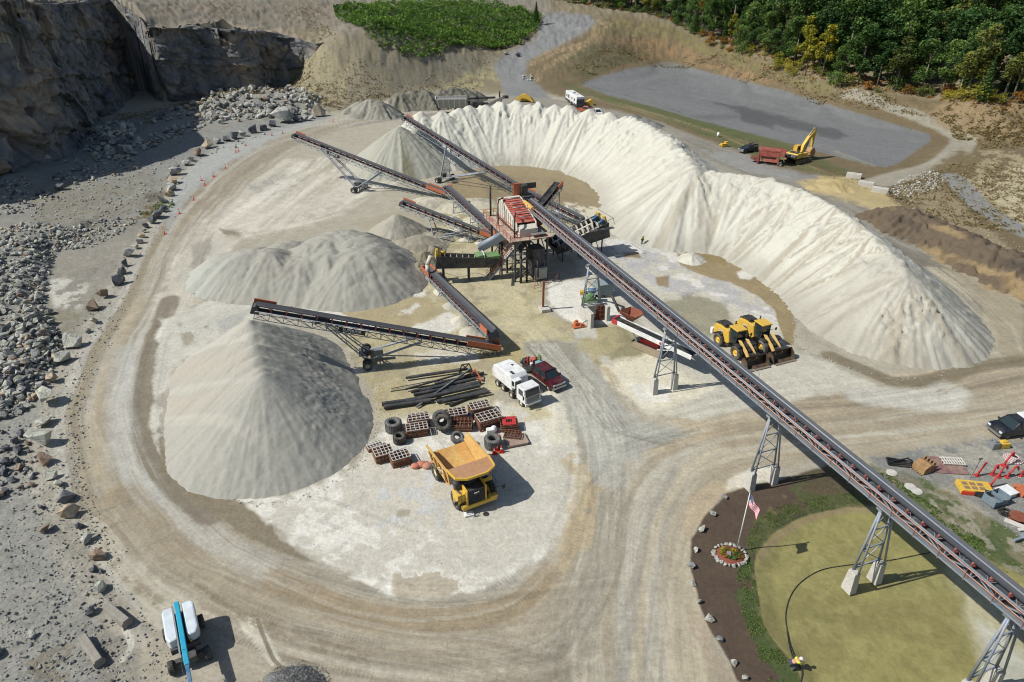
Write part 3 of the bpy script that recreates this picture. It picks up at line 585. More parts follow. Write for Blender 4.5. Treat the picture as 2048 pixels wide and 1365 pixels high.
for i, t in enumerate(([(380, 1160), (480, 1215), (620, 1265), (780, 1295)], [(360, 1185), (460, 1240), (600, 1290), (760, 1325)], [(650, 1300), (820, 1330), (1000, 1340), (1180, 1330)], [(1000, 1200), (1090, 1130), (1150, 1020), (1170, 920)], [(700, 1040), (850, 1090), (960, 1060)], [(1230, 950), (1300, 880), (1420, 850)], [(20, 1120), (100, 1090), (170, 1060)], [(250, 1300), (330, 1270), (450, 1290), (520, 1365)])): treads(t, seed=i)
gcol = np.clip(gcol * (1 + 0.09 * N3 + 0.07 * N1 + 0.06 * fbm(gx / .35, gy / .35, 67, 2))[:, None], 0.01, 0.86)
# ---------------------------------------------------------------- ground material
def ground_mat(name, gloss=False):
    m, nt, b = nodes(name); at = mk(nt, 'ShaderNodeAttribute', attribute_name='Col')
    gr = mk(nt, 'ShaderNodeAttribute', attribute_name='grit'); tc = mk(nt, 'ShaderNodeTexCoord').outputs['Object']
    n1 = mk(nt, 'ShaderNodeTexNoise', Scale=2.6, Detail=12.0, Roughness=0.78); n2 = mk(nt, 'ShaderNodeTexNoise', Scale=0.5, Detail=10.0, Roughness=0.7)
    vo = mk(nt, 'ShaderNodeTexVoronoi', Scale=1.9, feature='F1'); vo.inputs['Randomness'].default_value = 1
    for n in (n1, n2, vo): nt.links.new(tc, n.inputs['Vector'])
    f1 = ramp(nt, n1.outputs[0], [(0.3, g4(0.45)), (0.5, g4(1.0)), (0.7, g4(1.5))])
    f2 = ramp(nt, n2.outputs[0], [(0.3, g4(0.88)), (0.7, g4(1.1))])
    k = mk(nt, 'ShaderNodeMath', operation='MULTIPLY_ADD'); nt.links.new(gr.outputs['Fac'], k.inputs[0]); k.inputs[1].default_value = 0.6; k.inputs[2].default_value = 0.26
    c = mixc(nt, at.outputs['Color'], f1, k.outputs[0], 'MULTIPLY'); c = mixc(nt, c, f2, 1.0, 'MULTIPLY')
    st = ramp(nt, vo.outputs['Distance'], [(0.0, g4(1)), (0.16, g4(1)), (0.22, g4(0))])
    kk = mk(nt, 'ShaderNodeMath', operation='MULTIPLY'); nt.links.new(st, kk.inputs[0]); nt.links.new(gr.outputs['Fac'], kk.inputs[1])
    k3 = mk(nt, 'ShaderNodeMath', operation='MULTIPLY'); nt.links.new(kk.outputs[0], k3.inputs[0]); k3.inputs[1].default_value = 0.30
    c = mixc(nt, c, vo.outputs['Color'], k3.outputs[0], 'SOFT_LIGHT')
    nt.links.new(c, b.inputs['Base Color'])
    bs = mk(nt, 'ShaderNodeBump', Strength=0.55, Distance=0.22); k4 = mk(nt, 'ShaderNodeMath', operation='MULTIPLY_ADD'); nt.links.new(gr.outputs['Fac'], k4.inputs[0]); k4.inputs[1].default_value = 0.7; k4.inputs[2].default_value = 0.28
    nt.links.new(k4.outputs[0], bs.inputs['Strength']); nt.links.new(n1.outputs[0], bs.inputs['Height']); nt.links.new(bs.outputs[0], b.inputs['Normal'])
    rg = mk(nt, 'ShaderNodeMath', operation='MULTIPLY_ADD'); nt.links.new(at.outputs['Alpha'], rg.inputs[0]); rg.inputs[1].default_value = -0.66; rg.inputs[2].default_value = 0.95
    nt.links.new(rg.outputs[0], b.inputs['Roughness']); b.inputs['Specular IOR Level'].default_value = 0.35
    return m
M_ground = ground_mat('ground_soil')
def attrs(o, c4a, grit):
    me = o.data; a = me.color_attributes.new('Col', 'FLOAT_COLOR', 'POINT'); a.data.foreach_set('color', np.asarray(c4a, np.float32).ravel())
    g = me.attributes.new('grit', 'FLOAT', 'POINT'); g.data.foreach_set('value', np.asarray(grit, np.float32).ravel())
for pts_, w_ in ((PATHR, 9), ([(1905, 353), (1935, 385), (1960, 412), (2000, 438), (2060, 470)], 6)):
    S_, L_, D_ = polyline_coords(gx, gy, catmull([tuple(q[:2]) for q in flatten_at(pts_)], 4)); ggrit[D_ < w_ / 2] = .3
RGBA = np.concatenate([gcol, gwet[:, None]], 1)
ii = np.arange(nr - 1)[:, None] * nc + np.arange(nc - 1)[None]
QUADS = np.stack([ii, ii + nc, ii + nc + 1, ii + 1], -1).reshape(-1, 4)[:, ::-1]
cpx = gpx[QUADS].mean(1); cpy = gpy[QUADS].mean(1); region = np.zeros(len(QUADS), int)
cx_, cy_ = gx[QUADS].mean(1), gy[QUADS].mean(1)
def mark(poly, k, only=None):
    xs = [p[0] for p in poly]; ys = [p[1] for p in poly]
    idx = np.nonzero((cpx > min(xs)) & (cpx < max(xs)) & (cpy > min(ys)) & (cpy < max(ys)) & ((region == only) if only is not None else True))[0]
    s = sdpoly(cpx[idx], cpy[idx], poly); region[idx[s > 0]] = k
def mark_stroke(pts, width, k):
    C = catmull([tuple(q[:2]) for q in flatten_at(pts)], 5); idx = np.nonzero((cpy > 100) | (k == 7))[0]
    S, L, D = polyline_coords(cx_[idx], cy_[idx], C); region[idx[D < width / 2]] = k
mark([(-9000, -900), (9000, -900), (9000, 60), (2048, 215), (1900, 200), (1640, 158), (1340, 60), (1200, 40), (1000, 106), (880, 98), (760, 80), (640, 90), (600, 84), (300, 55), (0, 5), (-9000, 5)], 1)
mark(QUARRY, 2); mark_stroke(RING, 15.5, 3)
mark([(620, 1180), (760, 1215), (900, 1220), (1040, 1180), (1110, 1120), (1160, 1020), (1180, 940), (1240, 880), (1330, 850), (1500, 820), (1700, 780), (2200, 720), (2200, 900), (1960, 890), (1760, 925), (1600, 925), (1500, 960), (1440, 1000), (1400, 1080), (1395, 1180), (1430, 1290), (1500, 1450), (300, 1450), (480, 1300), (380, 1240), (420, 1180)], 3)
mark_stroke([(1080, 205), (1180, 225), (1260, 245), (1340, 275), (1420, 305), (1520, 345), (1620, 385), (1700, 425), (1780, 470), (1850, 510), (1930, 570), (2010, 640), (2080, 690)], 16, 3)
mark([(1010, 200), (1000, 165), (985, 130), (1020, 105), (1075, 75), (1085, 30), (1100, 24), (1180, 30), (1190, 48), (1150, 75), (1100, 100), (1065, 120), (1060, 150), (1090, 180), (1110, 215), (1000, 225)], 4)
mark(LOT, 5); mark(POND, 6); mark_stroke(PATHR, 8.5, 7); mark(BED, 8, 0); mark(YARD, 9, 0)
names = {0: 'ground', 1: 'hill', 2: 'quarry_floor', 3: 'haul_road', 4: 'access_road', 5: 'gravel_lot', 6: 'pond', 7: 'path', 8: 'garden_ground', 9: 'gravel_yard'}
V_all = np.stack([gx, gy, gh], 1)
for k, nm in names.items():
    q = QUADS[region == k]
    if not len(q): continue
    u, inv = np.unique(q, return_inverse=True)
    o = mesh_np(nm, V_all[u], inv.reshape(-1, 4), M_ground, None, True); attrs(o, RGBA[u], ggrit[u]); tag(o, kind='structure')
# ---------------------------------------------------------------- the quarry face
def rock_mat(name, a, b_, c_, scale=0.25, bump=1.0, crack=0.5):
    m, nt, b = nodes(name); tc = mk(nt, 'ShaderNodeTexCoord').outputs['Object']
    mp = mk(nt, 'ShaderNodeMapping'); nt.links.new(tc, mp.inputs[0]); mp.inputs['Scale'].default_value = (1, 1, 1.0)
    n1 = mk(nt, 'ShaderNodeTexNoise', Scale=scale, Detail=12.0, Roughness=0.65, Distortion=0.6); n2 = mk(nt, 'ShaderNodeTexNoise', Scale=scale * 5, Detail=10.0, Roughness=0.7)
    vo = mk(nt, 'ShaderNodeTexVoronoi', Scale=scale * 0.9, feature='DISTANCE_TO_EDGE')
    dn = mk(nt, 'ShaderNodeVectorMath', operation='ADD'); nt.links.new(mp.outputs[0], dn.inputs[0]); nt.links.new(n1.outputs['Color'], dn.inputs[1])
    for n in (n1, n2): nt.links.new(mp.outputs[0], n.inputs['Vector'])
    nt.links.new(dn.outputs[0], vo.inputs['Vector'])
    c = ramp(nt, n1.outputs[0], [(0.32, c4(a)), (0.5, c4(b_)), (0.68, c4(c_))])
    c = mixc(nt, c, ramp(nt, n2.outputs[0], [(0.3, g4(0.55)), (0.7, g4(1.25))]), 0.8, 'MULTIPLY')
    ed = ramp(nt, vo.outputs['Distance'], [(0.0, g4(0.3)), (0.06, g4(1))]); c = mixc(nt, c, ed, crack, 'MULTIPLY')
    nt.links.new(c, b.inputs['Base Color']); b.inputs['Roughness'].default_value = 0.9
    bp = mk(nt, 'ShaderNodeBump', Strength=bump, Distance=0.5); ad = mk(nt, 'ShaderNodeMath', operation='MULTIPLY_ADD'); nt.links.new(n2.outputs[0], ad.inputs[0]); ad.inputs[1].default_value = 0.7; nt.links.new(ed, ad.inputs[2])
    nt.links.new(ad.outputs[0], bp.inputs['Height']); nt.links.new(bp.outputs[0], b.inputs['Normal']); return m
M_cliff = rock_mat('cliff_rock', (78, 82, 88), (118, 118, 116), (162, 146, 126), 0.09, .8, 0.45)
def fbm3(x, y, z, s, o=4):
    return (fbm(x, y, s, o) + fbm(y, z, s + 31, o) + fbm(z, x, s + 57, o)) / 1.7
def build_cliff():
    nz_, per = 80, 14; A = catmull([tuple(p) for p in cl_bot], per); B = catmull([tuple(p) for p in cl_top], per)
    A = np.array(A); B = np.array(B); n = len(A)
    # resample finely along the run
    t = np.linspace(0, n - 1, 900); i0 = np.clip(t.astype(int), 0, n - 2); f = (t - i0)[:, None]
    A = A[i0] * (1 - f) + A[i0 + 1] * f; B = B[i0] * (1 - f) + B[i0 + 1] * f
    top_z = B[:, 2] + 0.25; V = []
    for j in range(nz_ + 1):
        k = j / nz_; P = A * (1 - k) + B * k; P = P.copy(); P[:, 2] = -1.5 + (top_z + 1.5) * k; V.append(P)
    over = V[-1].copy(); over[:, :2] += np.array([-1.6, 0.8]); over[:, 2] = height(over[:, 0], over[:, 1]) + .03; V.append(over)
    V = np.array(V); x, y, z = V[..., 0], V[..., 1], V[..., 2]
    amp = np.minimum(1, np.arange(nz_ + 2) / 4.0)[:, None] * np.clip(top_z / 15, .15, 1)[None]
    amp = amp * np.where(np.arange(nz_ + 2) >= nz_ - 1, 0.35, 1)[:, None]; amp[-1] = 0
    run = np.concatenate([[0], np.cumsum(np.hypot(*np.diff(A[:, :2], axis=0).T))])[None] + 0 * z
    def worley(u, v, cu, cv, sd):
        best = np.full(u.shape, 1e9); out = np.zeros(u.shape); iu, iv = np.floor(u / cu), np.floor(v / cv)
        for du in (-1, 0, 1):
            for dv in (-1, 0, 1):
                a_, b_ = iu + du, iv + dv; hx, hy = _h(a_, b_, sd), _h(a_, b_, sd + 1); qx, qy = (a_ + .1 + .8 * hx) * cu, (b_ + .1 + .8 * hy) * cv; dd = ((u - qx) / cu) ** 2 + ((v - qy) / cv) ** 2
                h3, h4, h5 = _h(a_, b_, sd + 2), _h(a_, b_, sd + 3), _h(a_, b_, sd + 4); val = (h3 - .5) * 2 + (u - qx) / cu * (h4 - .5) * 1.4 + (v - qy) / cv * (h5 - .8) * 1.6; k_ = dd < best; best = np.where(k_, dd, best); out = np.where(k_, val, out)
        return out
    ww = run + 2.5 * fbm(run / 9, z / 9, 95, 3); zz = z + 2.0 * fbm(run / 7, z / 8, 96, 3) + .12 * run
    d = fbm3(x / 16, y / 16, z / 13, 81, 3) * 3.0 + worley(ww, zz, 9, 7, 401) * 1.5 + worley(ww, zz, 3.6, 2.6, 411) * .65 + worley(ww, zz, 1.6, 1.3, 421) * .28 + fbm3(x / 1.3, y / 1.3, z / 1.5, 87, 3) * .3
    d += 1.6 * (.5 - (zz / 11.0) % 1.0)
    d += -0.9 * smooth(0.03, 0.0, np.abs(fbm(run / 40, z / 9, 91, 3)))
    V[..., 0] += 0.9 * d * amp; V[..., 1] += -0.44 * d * amp; V[..., 2] += 0.3 * amp * fbm(x / 3, y / 3, 93, 3)
    m, n = V.shape[:2]; ii = np.arange(m - 1)[:, None] * n + np.arange(n - 1)[None]
    Q = np.stack([ii, ii + 1, ii + n + 1, ii + n], -1).reshape(-1, 4)
    tag(mesh_np('cliff', V.reshape(-1, 3), Q, M_cliff), kind='structure')
build_cliff()
# ---------------------------------------------------------------- stockpiles
def pile_mat(name, bump=0.5, scale=3.0, dist=0.15):
    m, nt, b = nodes(name); at = mk(nt, 'ShaderNodeAttribute', attribute_name='Col'); tc = mk(nt, 'ShaderNodeTexCoord').outputs['Object']
    n1 = mk(nt, 'ShaderNodeTexNoise', Scale=scale, Detail=12.0, Roughness=0.8); nt.links.new(tc, n1.inputs['Vector'])
    gr = mk(nt, 'ShaderNodeAttribute', attribute_name='grit')
    c = mixc(nt, at.outputs['Color'], ramp(nt, n1.outputs[0], [(0.3, g4(0.72)), (0.5, g4(1)), (0.7, g4(1.2))]), gr.outputs['Fac'], 'MULTIPLY')
    nt.links.new(c, b.inputs['Base Color']); b.inputs['Roughness'].default_value = 0.95; b.inputs['Specular IOR Level'].default_value = 0.2
    bp = mk(nt, 'ShaderNodeBump', Strength=bump, Distance=dist); nt.links.new(n1.outputs[0], bp.inputs['Height']); nt.links.new(gr.outputs['Fac'], bp.inputs['Strength']); nt.links.new(bp.outputs[0], b.inputs['Normal']); return m
M_pile = pile_mat('sand_pile')
def make_pile(name, peaks, res, color_fn, label, cat, group=None, slope=0.72, flute=0.5, ffreq=14, rough=0.06, round_=1.2, gain=.86, extra=None, clipf=None, base=0.0, grit=0.45):
    """peaks: (x, y, h[, slope]) cones joined by their maximum"""
    xs = [p[0] for p in peaks]; ys = [p[1] for p in peaks]; rr = max(p[2] / (p[3] if len(p) > 3 else slope) for p in peaks) + 2.5
    X, Y = np.meshgrid(np.arange(min(xs) - rr, max(xs) + rr, res), np.arange(min(ys) - rr, max(ys) + rr, res))
    Z = np.full(X.shape, -99.0); near = np.zeros(X.shape, int)
    for i, p in enumerate(peaks):
        sl = p[3] if len(p) > 3 else slope; dx, dy = X - p[0], Y - p[1]; d = np.hypot(dx, dy); a = np.arctan2(dy, dx)
        fl = fbm(np.cos(a) * ffreq / 2.2 + i * 7.1, np.sin(a) * ffreq / 2.2 + i * 3.3 + 0.05 * d, 101 + i, 3) * flute * smooth(0, 4, d)
        fl = fl + .35 * flute * smooth(1, 6, d) * fbm(np.cos(a) * ffreq * 1.7 + i, np.sin(a) * ffreq * 1.7 - i, 151 + i, 3, .7)
        d2 = np.sqrt(d * d + round_ * round_) - round_ * .6
        z = p[2] - d2 * sl + fl
        m = z > Z; Z = np.where(m, z, Z); near = np.where(m, i, near)
    if extra is not None: Z = Z + extra(X, Y, Z, near)
    Z = Z + rough * fbm(X / 0.7, Y / 0.7, 7, 3) * 2 + 0.12 * fbm(X / 3.1, Y / 3.1, 8, 3)
    g = height(X, Y); Zc = np.maximum(Z + g * 0 + base, g - 0.4)
    inside = Z + base > g - 0.05
    if clipf is not None: inside &= clipf(X, Y)
    ny, nx = X.shape; ii = np.arange(ny - 1)[:, None] * nx + np.arange(nx - 1)[None]
    Q = np.stack([ii, ii + 1, ii + nx + 1, ii + nx], -1).reshape(-1, 4); keep = inside.ravel()[Q].any(1); Q = Q[keep]
    u, inv = np.unique(Q, return_inverse=True); V = np.stack([X.ravel(), Y.ravel(), Zc.ravel()], 1)[u]
    o = mesh_np(name, V, inv.reshape(-1, 4), M_pile, None, True)
    P = np.array([p[:3] for p in peaks]); nn = near.ravel()[u]
    c = color_fn(V[:, 0], V[:, 1], V[:, 2], P[nn, 0], P[nn, 1]) * gain; attrs(o, np.concatenate([np.clip(c, .01, .86), np.ones((len(V), 1))], 1), np.full(len(V), grit))
    return tag(o, label, cat, group)
def streaks(x, y, cx, cy, n=16, s=0):
    a = np.arctan2(y - cy, x - cx); d = np.hypot(x - cx, y - cy)
    return fbm(np.cos(a) * n / 3 + cx, np.sin(a) * n / 3 + cy + d * 0.04, 201 + s, 4, .6)
def mixa(a, b, m): return a + (b - a) * np.clip(m, 0, 1)[:, None]
def flat(rgb, n): return np.tile(alb(rgb), (n, 1))
TOE = [(640, 300), (700, 372), (760, 375), (860, 345), (930, 343), (960, 335), (1000, 331), (1060, 333), (1130, 344), (1180, 362), (1203, 385), (1215, 420), (1210, 448), (1240, 468), (1290, 490), (1370, 502), (1400, 502), (1450, 515), (1500, 545), (1550, 580), (1580, 610), (1590, 650), (1590, 690), (1640, 712), (1720, 742), (1800, 757), (1880, 748), (1950, 720), (1990, 690)]
toe_w = catmull([tuple(W(*p)[:2]) for p in TOE], 4)
def solve_peak(px, py, toe=None, slope=0.72, lo=1.0, hi=22.0):
    toe = toe or toe_w
    for _ in range(30):
        h = (lo + hi) / 2; p = W(px, py, h); _, _, d = polyline_coords(np.array([p.x]), np.array([p.y]), toe)
        if d[0] * slope > h: lo = h
        else: hi = h
    return (p.x, p.y, h)
CREST = [(842, 225), (881, 223), (918, 215), (937, 210), (971, 208), (1003, 203), (1036, 201), (1058, 208), (1076, 205), (1110, 208), (1140, 211), (1179, 217), (1220, 223), (1250, 232), (1272, 238), (1290, 246), (1308, 254), (1326, 266), (1342, 280), (1358, 296), (1374, 312), (1388, 330)]
CREST2 = [(1420, 342), (1460, 346), (1500, 350), (1540, 358), (1575, 368), (1610, 382), (1640, 396), (1668, 412), (1695, 430), (1720, 448), (1745, 468), (1770, 492), (1792, 514), (1810, 536), (1818, 552)]
pk = [solve_peak(*p, slope=.70) for p in CREST]; pk2 = [solve_peak(*p, slope=.66) for p in CREST2]
pk2 = [(p[0], p[1], p[2]) for p in pk2]
print('crest heights', [round(p[2], 1) for p in pk], [round(p[2], 1) for p in pk2])
def infill(l, k=2):
    out = []
    for a, b in zip(l[:-1], l[1:]):
        for i in range(k): t = i / k; out.append(tuple(a[j] + (b[j] - a[j]) * t for j in range(3)))
    return out + [l[-1]]
pk2f = infill(pk2, 4); pkc = [(p[0], p[1], p[2], .70) for p in pk] + [(p[0], p[1], p[2], .66) for p in infill(pk[13:], 2)] + [(p[0], p[1], p[2], .66) for p in pk2f]
def windrow_col(x, y, z, cx, cy):
    s = streaks(x, y, cx * 0 + np.round(cx / 6) * 6, cy * 0 + np.round(cy / 6) * 6, 20); c = flat((224, 221, 208), len(x))
    c = mixa(c, alb((182, 171, 152)), smooth(-.15, .35, s) * .9 * smooth(60, 140, 230 - y))
    c = mixa(c, alb((190, 184, 172)), smooth(0.1, .5, fbm(x / 12, y / 12, 211, 4)) * .6)
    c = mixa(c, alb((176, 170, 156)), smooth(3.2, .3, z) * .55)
    return c
SL = [(W(a, b, z), r) for a, b, z, r in ((1800, 588, 7, 2.3), (1796, 620, 5.6, 2.0), (1788, 655, 4.2, 1.7), (1850, 590, 6.6, 2.0), (1868, 620, 5.2, 1.8), (1905, 662, 3.4, 1.3), (1345, 300, 8, 2.5), (1380, 350, 7, 2.5), (1400, 300, 8, 2))]
def slumps(X, Y, Z, n):
    e = .45 * smooth(.15, .5, fbm(X / 2.2, Y / 2.2, 221, 4)) * smooth(3, 8, Z)
    for p, r in SL:
        m = np.exp(-((X - p.x) ** 2 + (Y - p.y) ** 2) / (r * r)); e = e + m * (.9 * np.abs(fbm(X / .8, Y / .8, 225, 4)) + .35 * fbm(X / .35, Y / .35, 227, 2))
    return e
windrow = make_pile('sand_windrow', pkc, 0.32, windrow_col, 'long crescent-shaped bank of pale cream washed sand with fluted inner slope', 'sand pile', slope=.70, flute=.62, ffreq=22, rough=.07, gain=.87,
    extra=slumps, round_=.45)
def P_(px, py, h): 
    p = W(px, py, h); return (p.x, p.y, h)
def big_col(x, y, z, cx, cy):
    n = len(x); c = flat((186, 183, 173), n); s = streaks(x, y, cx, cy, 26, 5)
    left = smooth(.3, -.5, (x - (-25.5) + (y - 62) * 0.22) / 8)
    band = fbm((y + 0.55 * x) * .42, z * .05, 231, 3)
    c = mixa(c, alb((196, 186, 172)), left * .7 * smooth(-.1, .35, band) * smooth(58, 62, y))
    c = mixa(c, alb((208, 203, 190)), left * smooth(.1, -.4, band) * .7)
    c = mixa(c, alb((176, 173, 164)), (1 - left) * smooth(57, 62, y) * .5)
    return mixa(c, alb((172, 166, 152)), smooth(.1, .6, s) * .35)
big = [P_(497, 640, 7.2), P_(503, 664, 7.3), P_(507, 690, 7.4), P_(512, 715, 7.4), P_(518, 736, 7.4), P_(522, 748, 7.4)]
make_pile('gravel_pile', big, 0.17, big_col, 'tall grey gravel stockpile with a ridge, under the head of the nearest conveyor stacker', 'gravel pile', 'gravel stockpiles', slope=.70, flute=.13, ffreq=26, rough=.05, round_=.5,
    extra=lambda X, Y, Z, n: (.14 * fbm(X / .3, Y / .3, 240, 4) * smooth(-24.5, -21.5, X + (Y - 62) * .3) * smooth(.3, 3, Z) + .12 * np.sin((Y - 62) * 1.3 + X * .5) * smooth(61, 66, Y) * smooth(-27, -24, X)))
def grey_col(x, y, z, cx, cy):
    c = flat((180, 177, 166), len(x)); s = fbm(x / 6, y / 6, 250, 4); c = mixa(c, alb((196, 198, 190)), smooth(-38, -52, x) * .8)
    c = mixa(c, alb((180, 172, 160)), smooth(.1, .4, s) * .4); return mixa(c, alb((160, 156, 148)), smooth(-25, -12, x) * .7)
gp = [P_(470, 496, 4.6), P_(500, 492, 5.3), P_(540, 492, 5.5), P_(585, 500, 4.9), P_(620, 478, 5.4), P_(655, 464, 5.9), P_(690, 458, 6.0), P_(712, 468, 6.0), P_(718, 488, 6.0), P_(725, 500, 5.4), P_(690, 520, 4.6), P_(560, 478, 4.0), P_(740, 484, 4.6), P_(765, 492, 3.2), P_(640, 528, 3.2), P_(600, 505, 4.9), P_(655, 495, 5.3), P_(560, 512, 4.2), P_(510, 518, 3.6), P_(700, 505, 5.3)]
make_pile('gravel_pile', gp, 0.25, grey_col, 'broad low grey gravel stockpile with several rounded tops and gullies in front', 'gravel pile', 'gravel stockpiles', slope=.66, flute=.45, ffreq=7, rough=.07, round_=3.6, extra=lambda X, Y, Z, n: .7 * fbm(X / 5, Y / 5, 247, 3) * smooth(.5, 3, Z))
def cone_col(x, y, z, cx, cy):
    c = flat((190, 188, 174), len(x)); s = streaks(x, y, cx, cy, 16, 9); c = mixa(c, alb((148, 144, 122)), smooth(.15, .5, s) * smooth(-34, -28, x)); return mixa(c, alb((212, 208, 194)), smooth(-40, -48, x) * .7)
c1 = solve_peak(797, 252, [tuple(W(*p)[:2]) for p in [(700, 345), (740, 368), (790, 372), (860, 358)]])
print('cone', c1)
make_pile('gravel_pile', [c1, (c1[0] + 4, c1[1] + 3, c1[2] - .8)], 0.3, cone_col, 'steep grey cone of gravel between the two long radial stackers', 'gravel pile', 'gravel stockpiles', slope=.72, flute=.5, ffreq=10, rough=.06, round_=.8)
def plain(rgb, rgb2=None):
    def f(x, y, z, cx, cy):
        c = flat(rgb, len(x)); return mixa(c, alb(rgb2 or [v * .85 for v in rgb]), smooth(-.1, .4, fbm(x / 2.5, y / 2.5, 260, 4)) * .8)
    return f
make_pile('gravel_pile', [P_(793, 428, 3.4)], .15, plain((184, 178, 164)), 'small smooth grey cone under the short middle stacker', 'gravel pile', 'gravel stockpiles', slope=.66, flute=.15, round_=.6)
make_pile('gravel_pile', [P_(838, 470, 2.2), P_(868, 462, 1.6), P_(806, 478, 1.6), P_(885, 458, 1.0), P_(835, 452, 1.0)], .18, plain((176, 168, 150), (150, 144, 128)), 'low dark-edged gravel ridge right of the broad grey stockpile', 'gravel pile', slope=.5, flute=.2, round_=1.2)
make_pile('gravel_pile', [P_(846, 502, 2.0), P_(838, 524, 1.8), P_(866, 492, 1.2)], .15, plain((146, 136, 112), (168, 160, 140)), 'rough crumbly brown heap beside the left sand screw', 'dirt pile', slope=.7, flute=.6, rough=.14, round_=.6)
make_pile('sand_pile', [P_(1384, 504, 1.4), P_(1376, 510, .9)], .13, plain((226, 222, 208), (206, 200, 184)), 'small white sand mound at the edge of the brown pool', 'sand pile', slope=.68, flute=.2, rough=.07, round_=.6)
for i, (a, b, h, w) in enumerate([(905, 432, 1.1, 'beside the top of the inner belt conveyor'), (1135, 410, 1.6, 'under the short crossing conveyor'), (915, 452, .9, 'under the lower part of the inner belt conveyor'), (700, 0, 0, ''), (862, 545, .9, 'at the tail of the transfer belt'), (885, 572, .9, 'under the upper transfer belt'), (903, 603, .8, 'under the middle of the transfer belt'), (922, 632, .9, 'under the lower transfer belt'), (940, 655, .9, 'by the discharge end of the transfer belt'),
        (880, 468, .7, 'left of the wash plant deck'), (930, 472, .7, 'in front of the middle stacker tail'), (963, 478, .7, 'behind the olive mud flat')]):
    if h: make_pile('sand_pile', [P_(a, b, h)], .12, plain((222, 216, 198)), 'little white spill cone of sand ' + w, 'sand pile', 'spill cones under the belts', slope=.62, flute=.1, round_=.3)
make_pile('sand_pile', [P_(910, 405, 1.0), P_(860, 398, 1.0), P_(955, 400, .8)], .25, plain((214, 206, 184)), 'low yellowish mud hump beside the inner belt conveyor', 'mud pile', slope=.25, flute=.1, round_=1.5)
yc = [P_(1680, 358, 1.6), P_(1665, 365, 1.2), P_(1700, 372, .8), P_(1630, 372, .5)]
make_pile('sand_pile', yc, .3, plain((206, 184, 132), (186, 164, 112)), 'yellow sand heap in front of the white concrete blocks', 'sand pile', slope=.35, flute=.3, round_=.8)
dk = [P_(1800, 412, 3.0), P_(1830, 418, 3.4), P_(1850, 432, 3.2), P_(1880, 440, 3.0), P_(1905, 452, 3.2), P_(1935, 462, 3.4), P_(1965, 478, 3.4), P_(1990, 490, 3.6), P_(2030, 500, 3.8), P_(2080, 520, 4)]
def dark_col(x, y, z, cx, cy):
    s = fbm((x + y * .3) / 5.5, y / 30, 270, 3); c = flat((122, 106, 88), len(x)); c = mixa(c, alb((170, 146, 106)), smooth(.08, .2, s)); return mixa(c, alb((96, 86, 76)), smooth(-.1, -.35, s))
make_pile('dirt_pile', dk, .3, dark_col, 'long row of dark brown topsoil heaps at the right edge behind the white bank', 'dirt pile', slope=.55, flute=1.1, ffreq=8, rough=.26, round_=1.2, grit=1)
make_pile('gravel_pile', [P_(1268, 228, 2.4), P_(1290, 235, 2.2), P_(1310, 243, 1.6)], .3, plain((140, 140, 138)), 'grey stone heap just behind the crest of the white bank', 'gravel pile', slope=.55, round_=1)
gr = [P_(738, 196, 5.0), P_(716, 202, 3.4), P_(757, 200, 4.6), P_(780, 196, 2.4)]
make_pile('dirt_pile', gr, .35, plain((172, 168, 156), (134, 130, 120)), 'pale crusted earth mound at the foot of the eroded bank', 'dirt pile', 'earth mounds below the bank', slope=.75, flute=.8, ffreq=7, rough=.16, round_=1.4)
gr = [P_(800, 184, 4.0), P_(825, 180, 4.2), P_(850, 178, 4.4), P_(880, 176, 4.2), P_(905, 172, 4.4), P_(925, 174, 3.6), P_(948, 180, 2)]
make_pile('dirt_pile', gr, .35, plain((132, 128, 114), (154, 150, 136)), 'stony grey earth mound behind the mobile crusher', 'dirt pile', 'earth mounds below the bank', slope=.75, flute=1.0, ffreq=7, rough=.22, round_=1.4, grit=.9)
gr = [P_(582, 1362, .9), P_(560, 1366, .7), P_(606, 1366, .7), P_(588, 1385, .9)]
make_pile('gravel_pile', gr, .07, plain((112, 114, 116), (150, 152, 154)), 'dark blue-grey crushed stone heap at the bottom edge of the picture', 'gravel pile', slope=.55, flute=.1, rough=.03, round_=.7, grit=1.0)
HEAP = gr
# ---------------------------------------------------------------- boulders and rubble
random.seed(5)
import bmesh
ROCKM = {'grey': rock_mat('rock_grey', (126, 128, 126), (168, 168, 162), (200, 197, 188), 1.2, .7, .1), 'dark': rock_mat('rock_dark', (82, 84, 88), (112, 114, 118), (144, 144, 142), 1.2, .7, .1),
         'green': rock_mat('rock_green', (146, 148, 136), (182, 182, 168), (208, 206, 192), 1.2, .6, .1), 'tan': rock_mat('rock_tan', (156, 142, 122), (190, 170, 144), (208, 196, 176), 1.2, .6, .1),
         'rust': rock_mat('rock_rust', (122, 106, 92), (156, 134, 114), (176, 162, 146), 1.2, .6, .1), 'white': rock_mat('rock_white', (160, 158, 148), (196, 194, 184), (216, 214, 204), 1.2, .6, .1)}
def rock_mesh(seed, mat, flat_=1.0):
    rnd = random.Random(seed); bm = bmesh.new(); vs = []
    for k in range(12):
        v = Vector((rnd.gauss(0, 1), rnd.gauss(0, 1), rnd.gauss(0, 1))).normalized(); v = v * rnd.uniform(.72, 1.08)
        vs.append(bm.verts.new((v.x * rnd.uniform(.85, 1.1) * .5, v.y * .42, v.z * .40 * flat_)))
    r = bmesh.ops.convex_hull(bm, input=vs); bmesh.ops.delete(bm, geom=list({g for g in r['geom_interior'] if isinstance(g, bmesh.types.BMVert)}), context='VERTS')
    bmesh.ops.bevel(bm, geom=list(bm.edges), offset=.008, segments=1, affect='EDGES'); 
    me = bpy.data.meshes.new('rock'); bm.to_mesh(me); bm.free(); me.materials.append(mat); return me
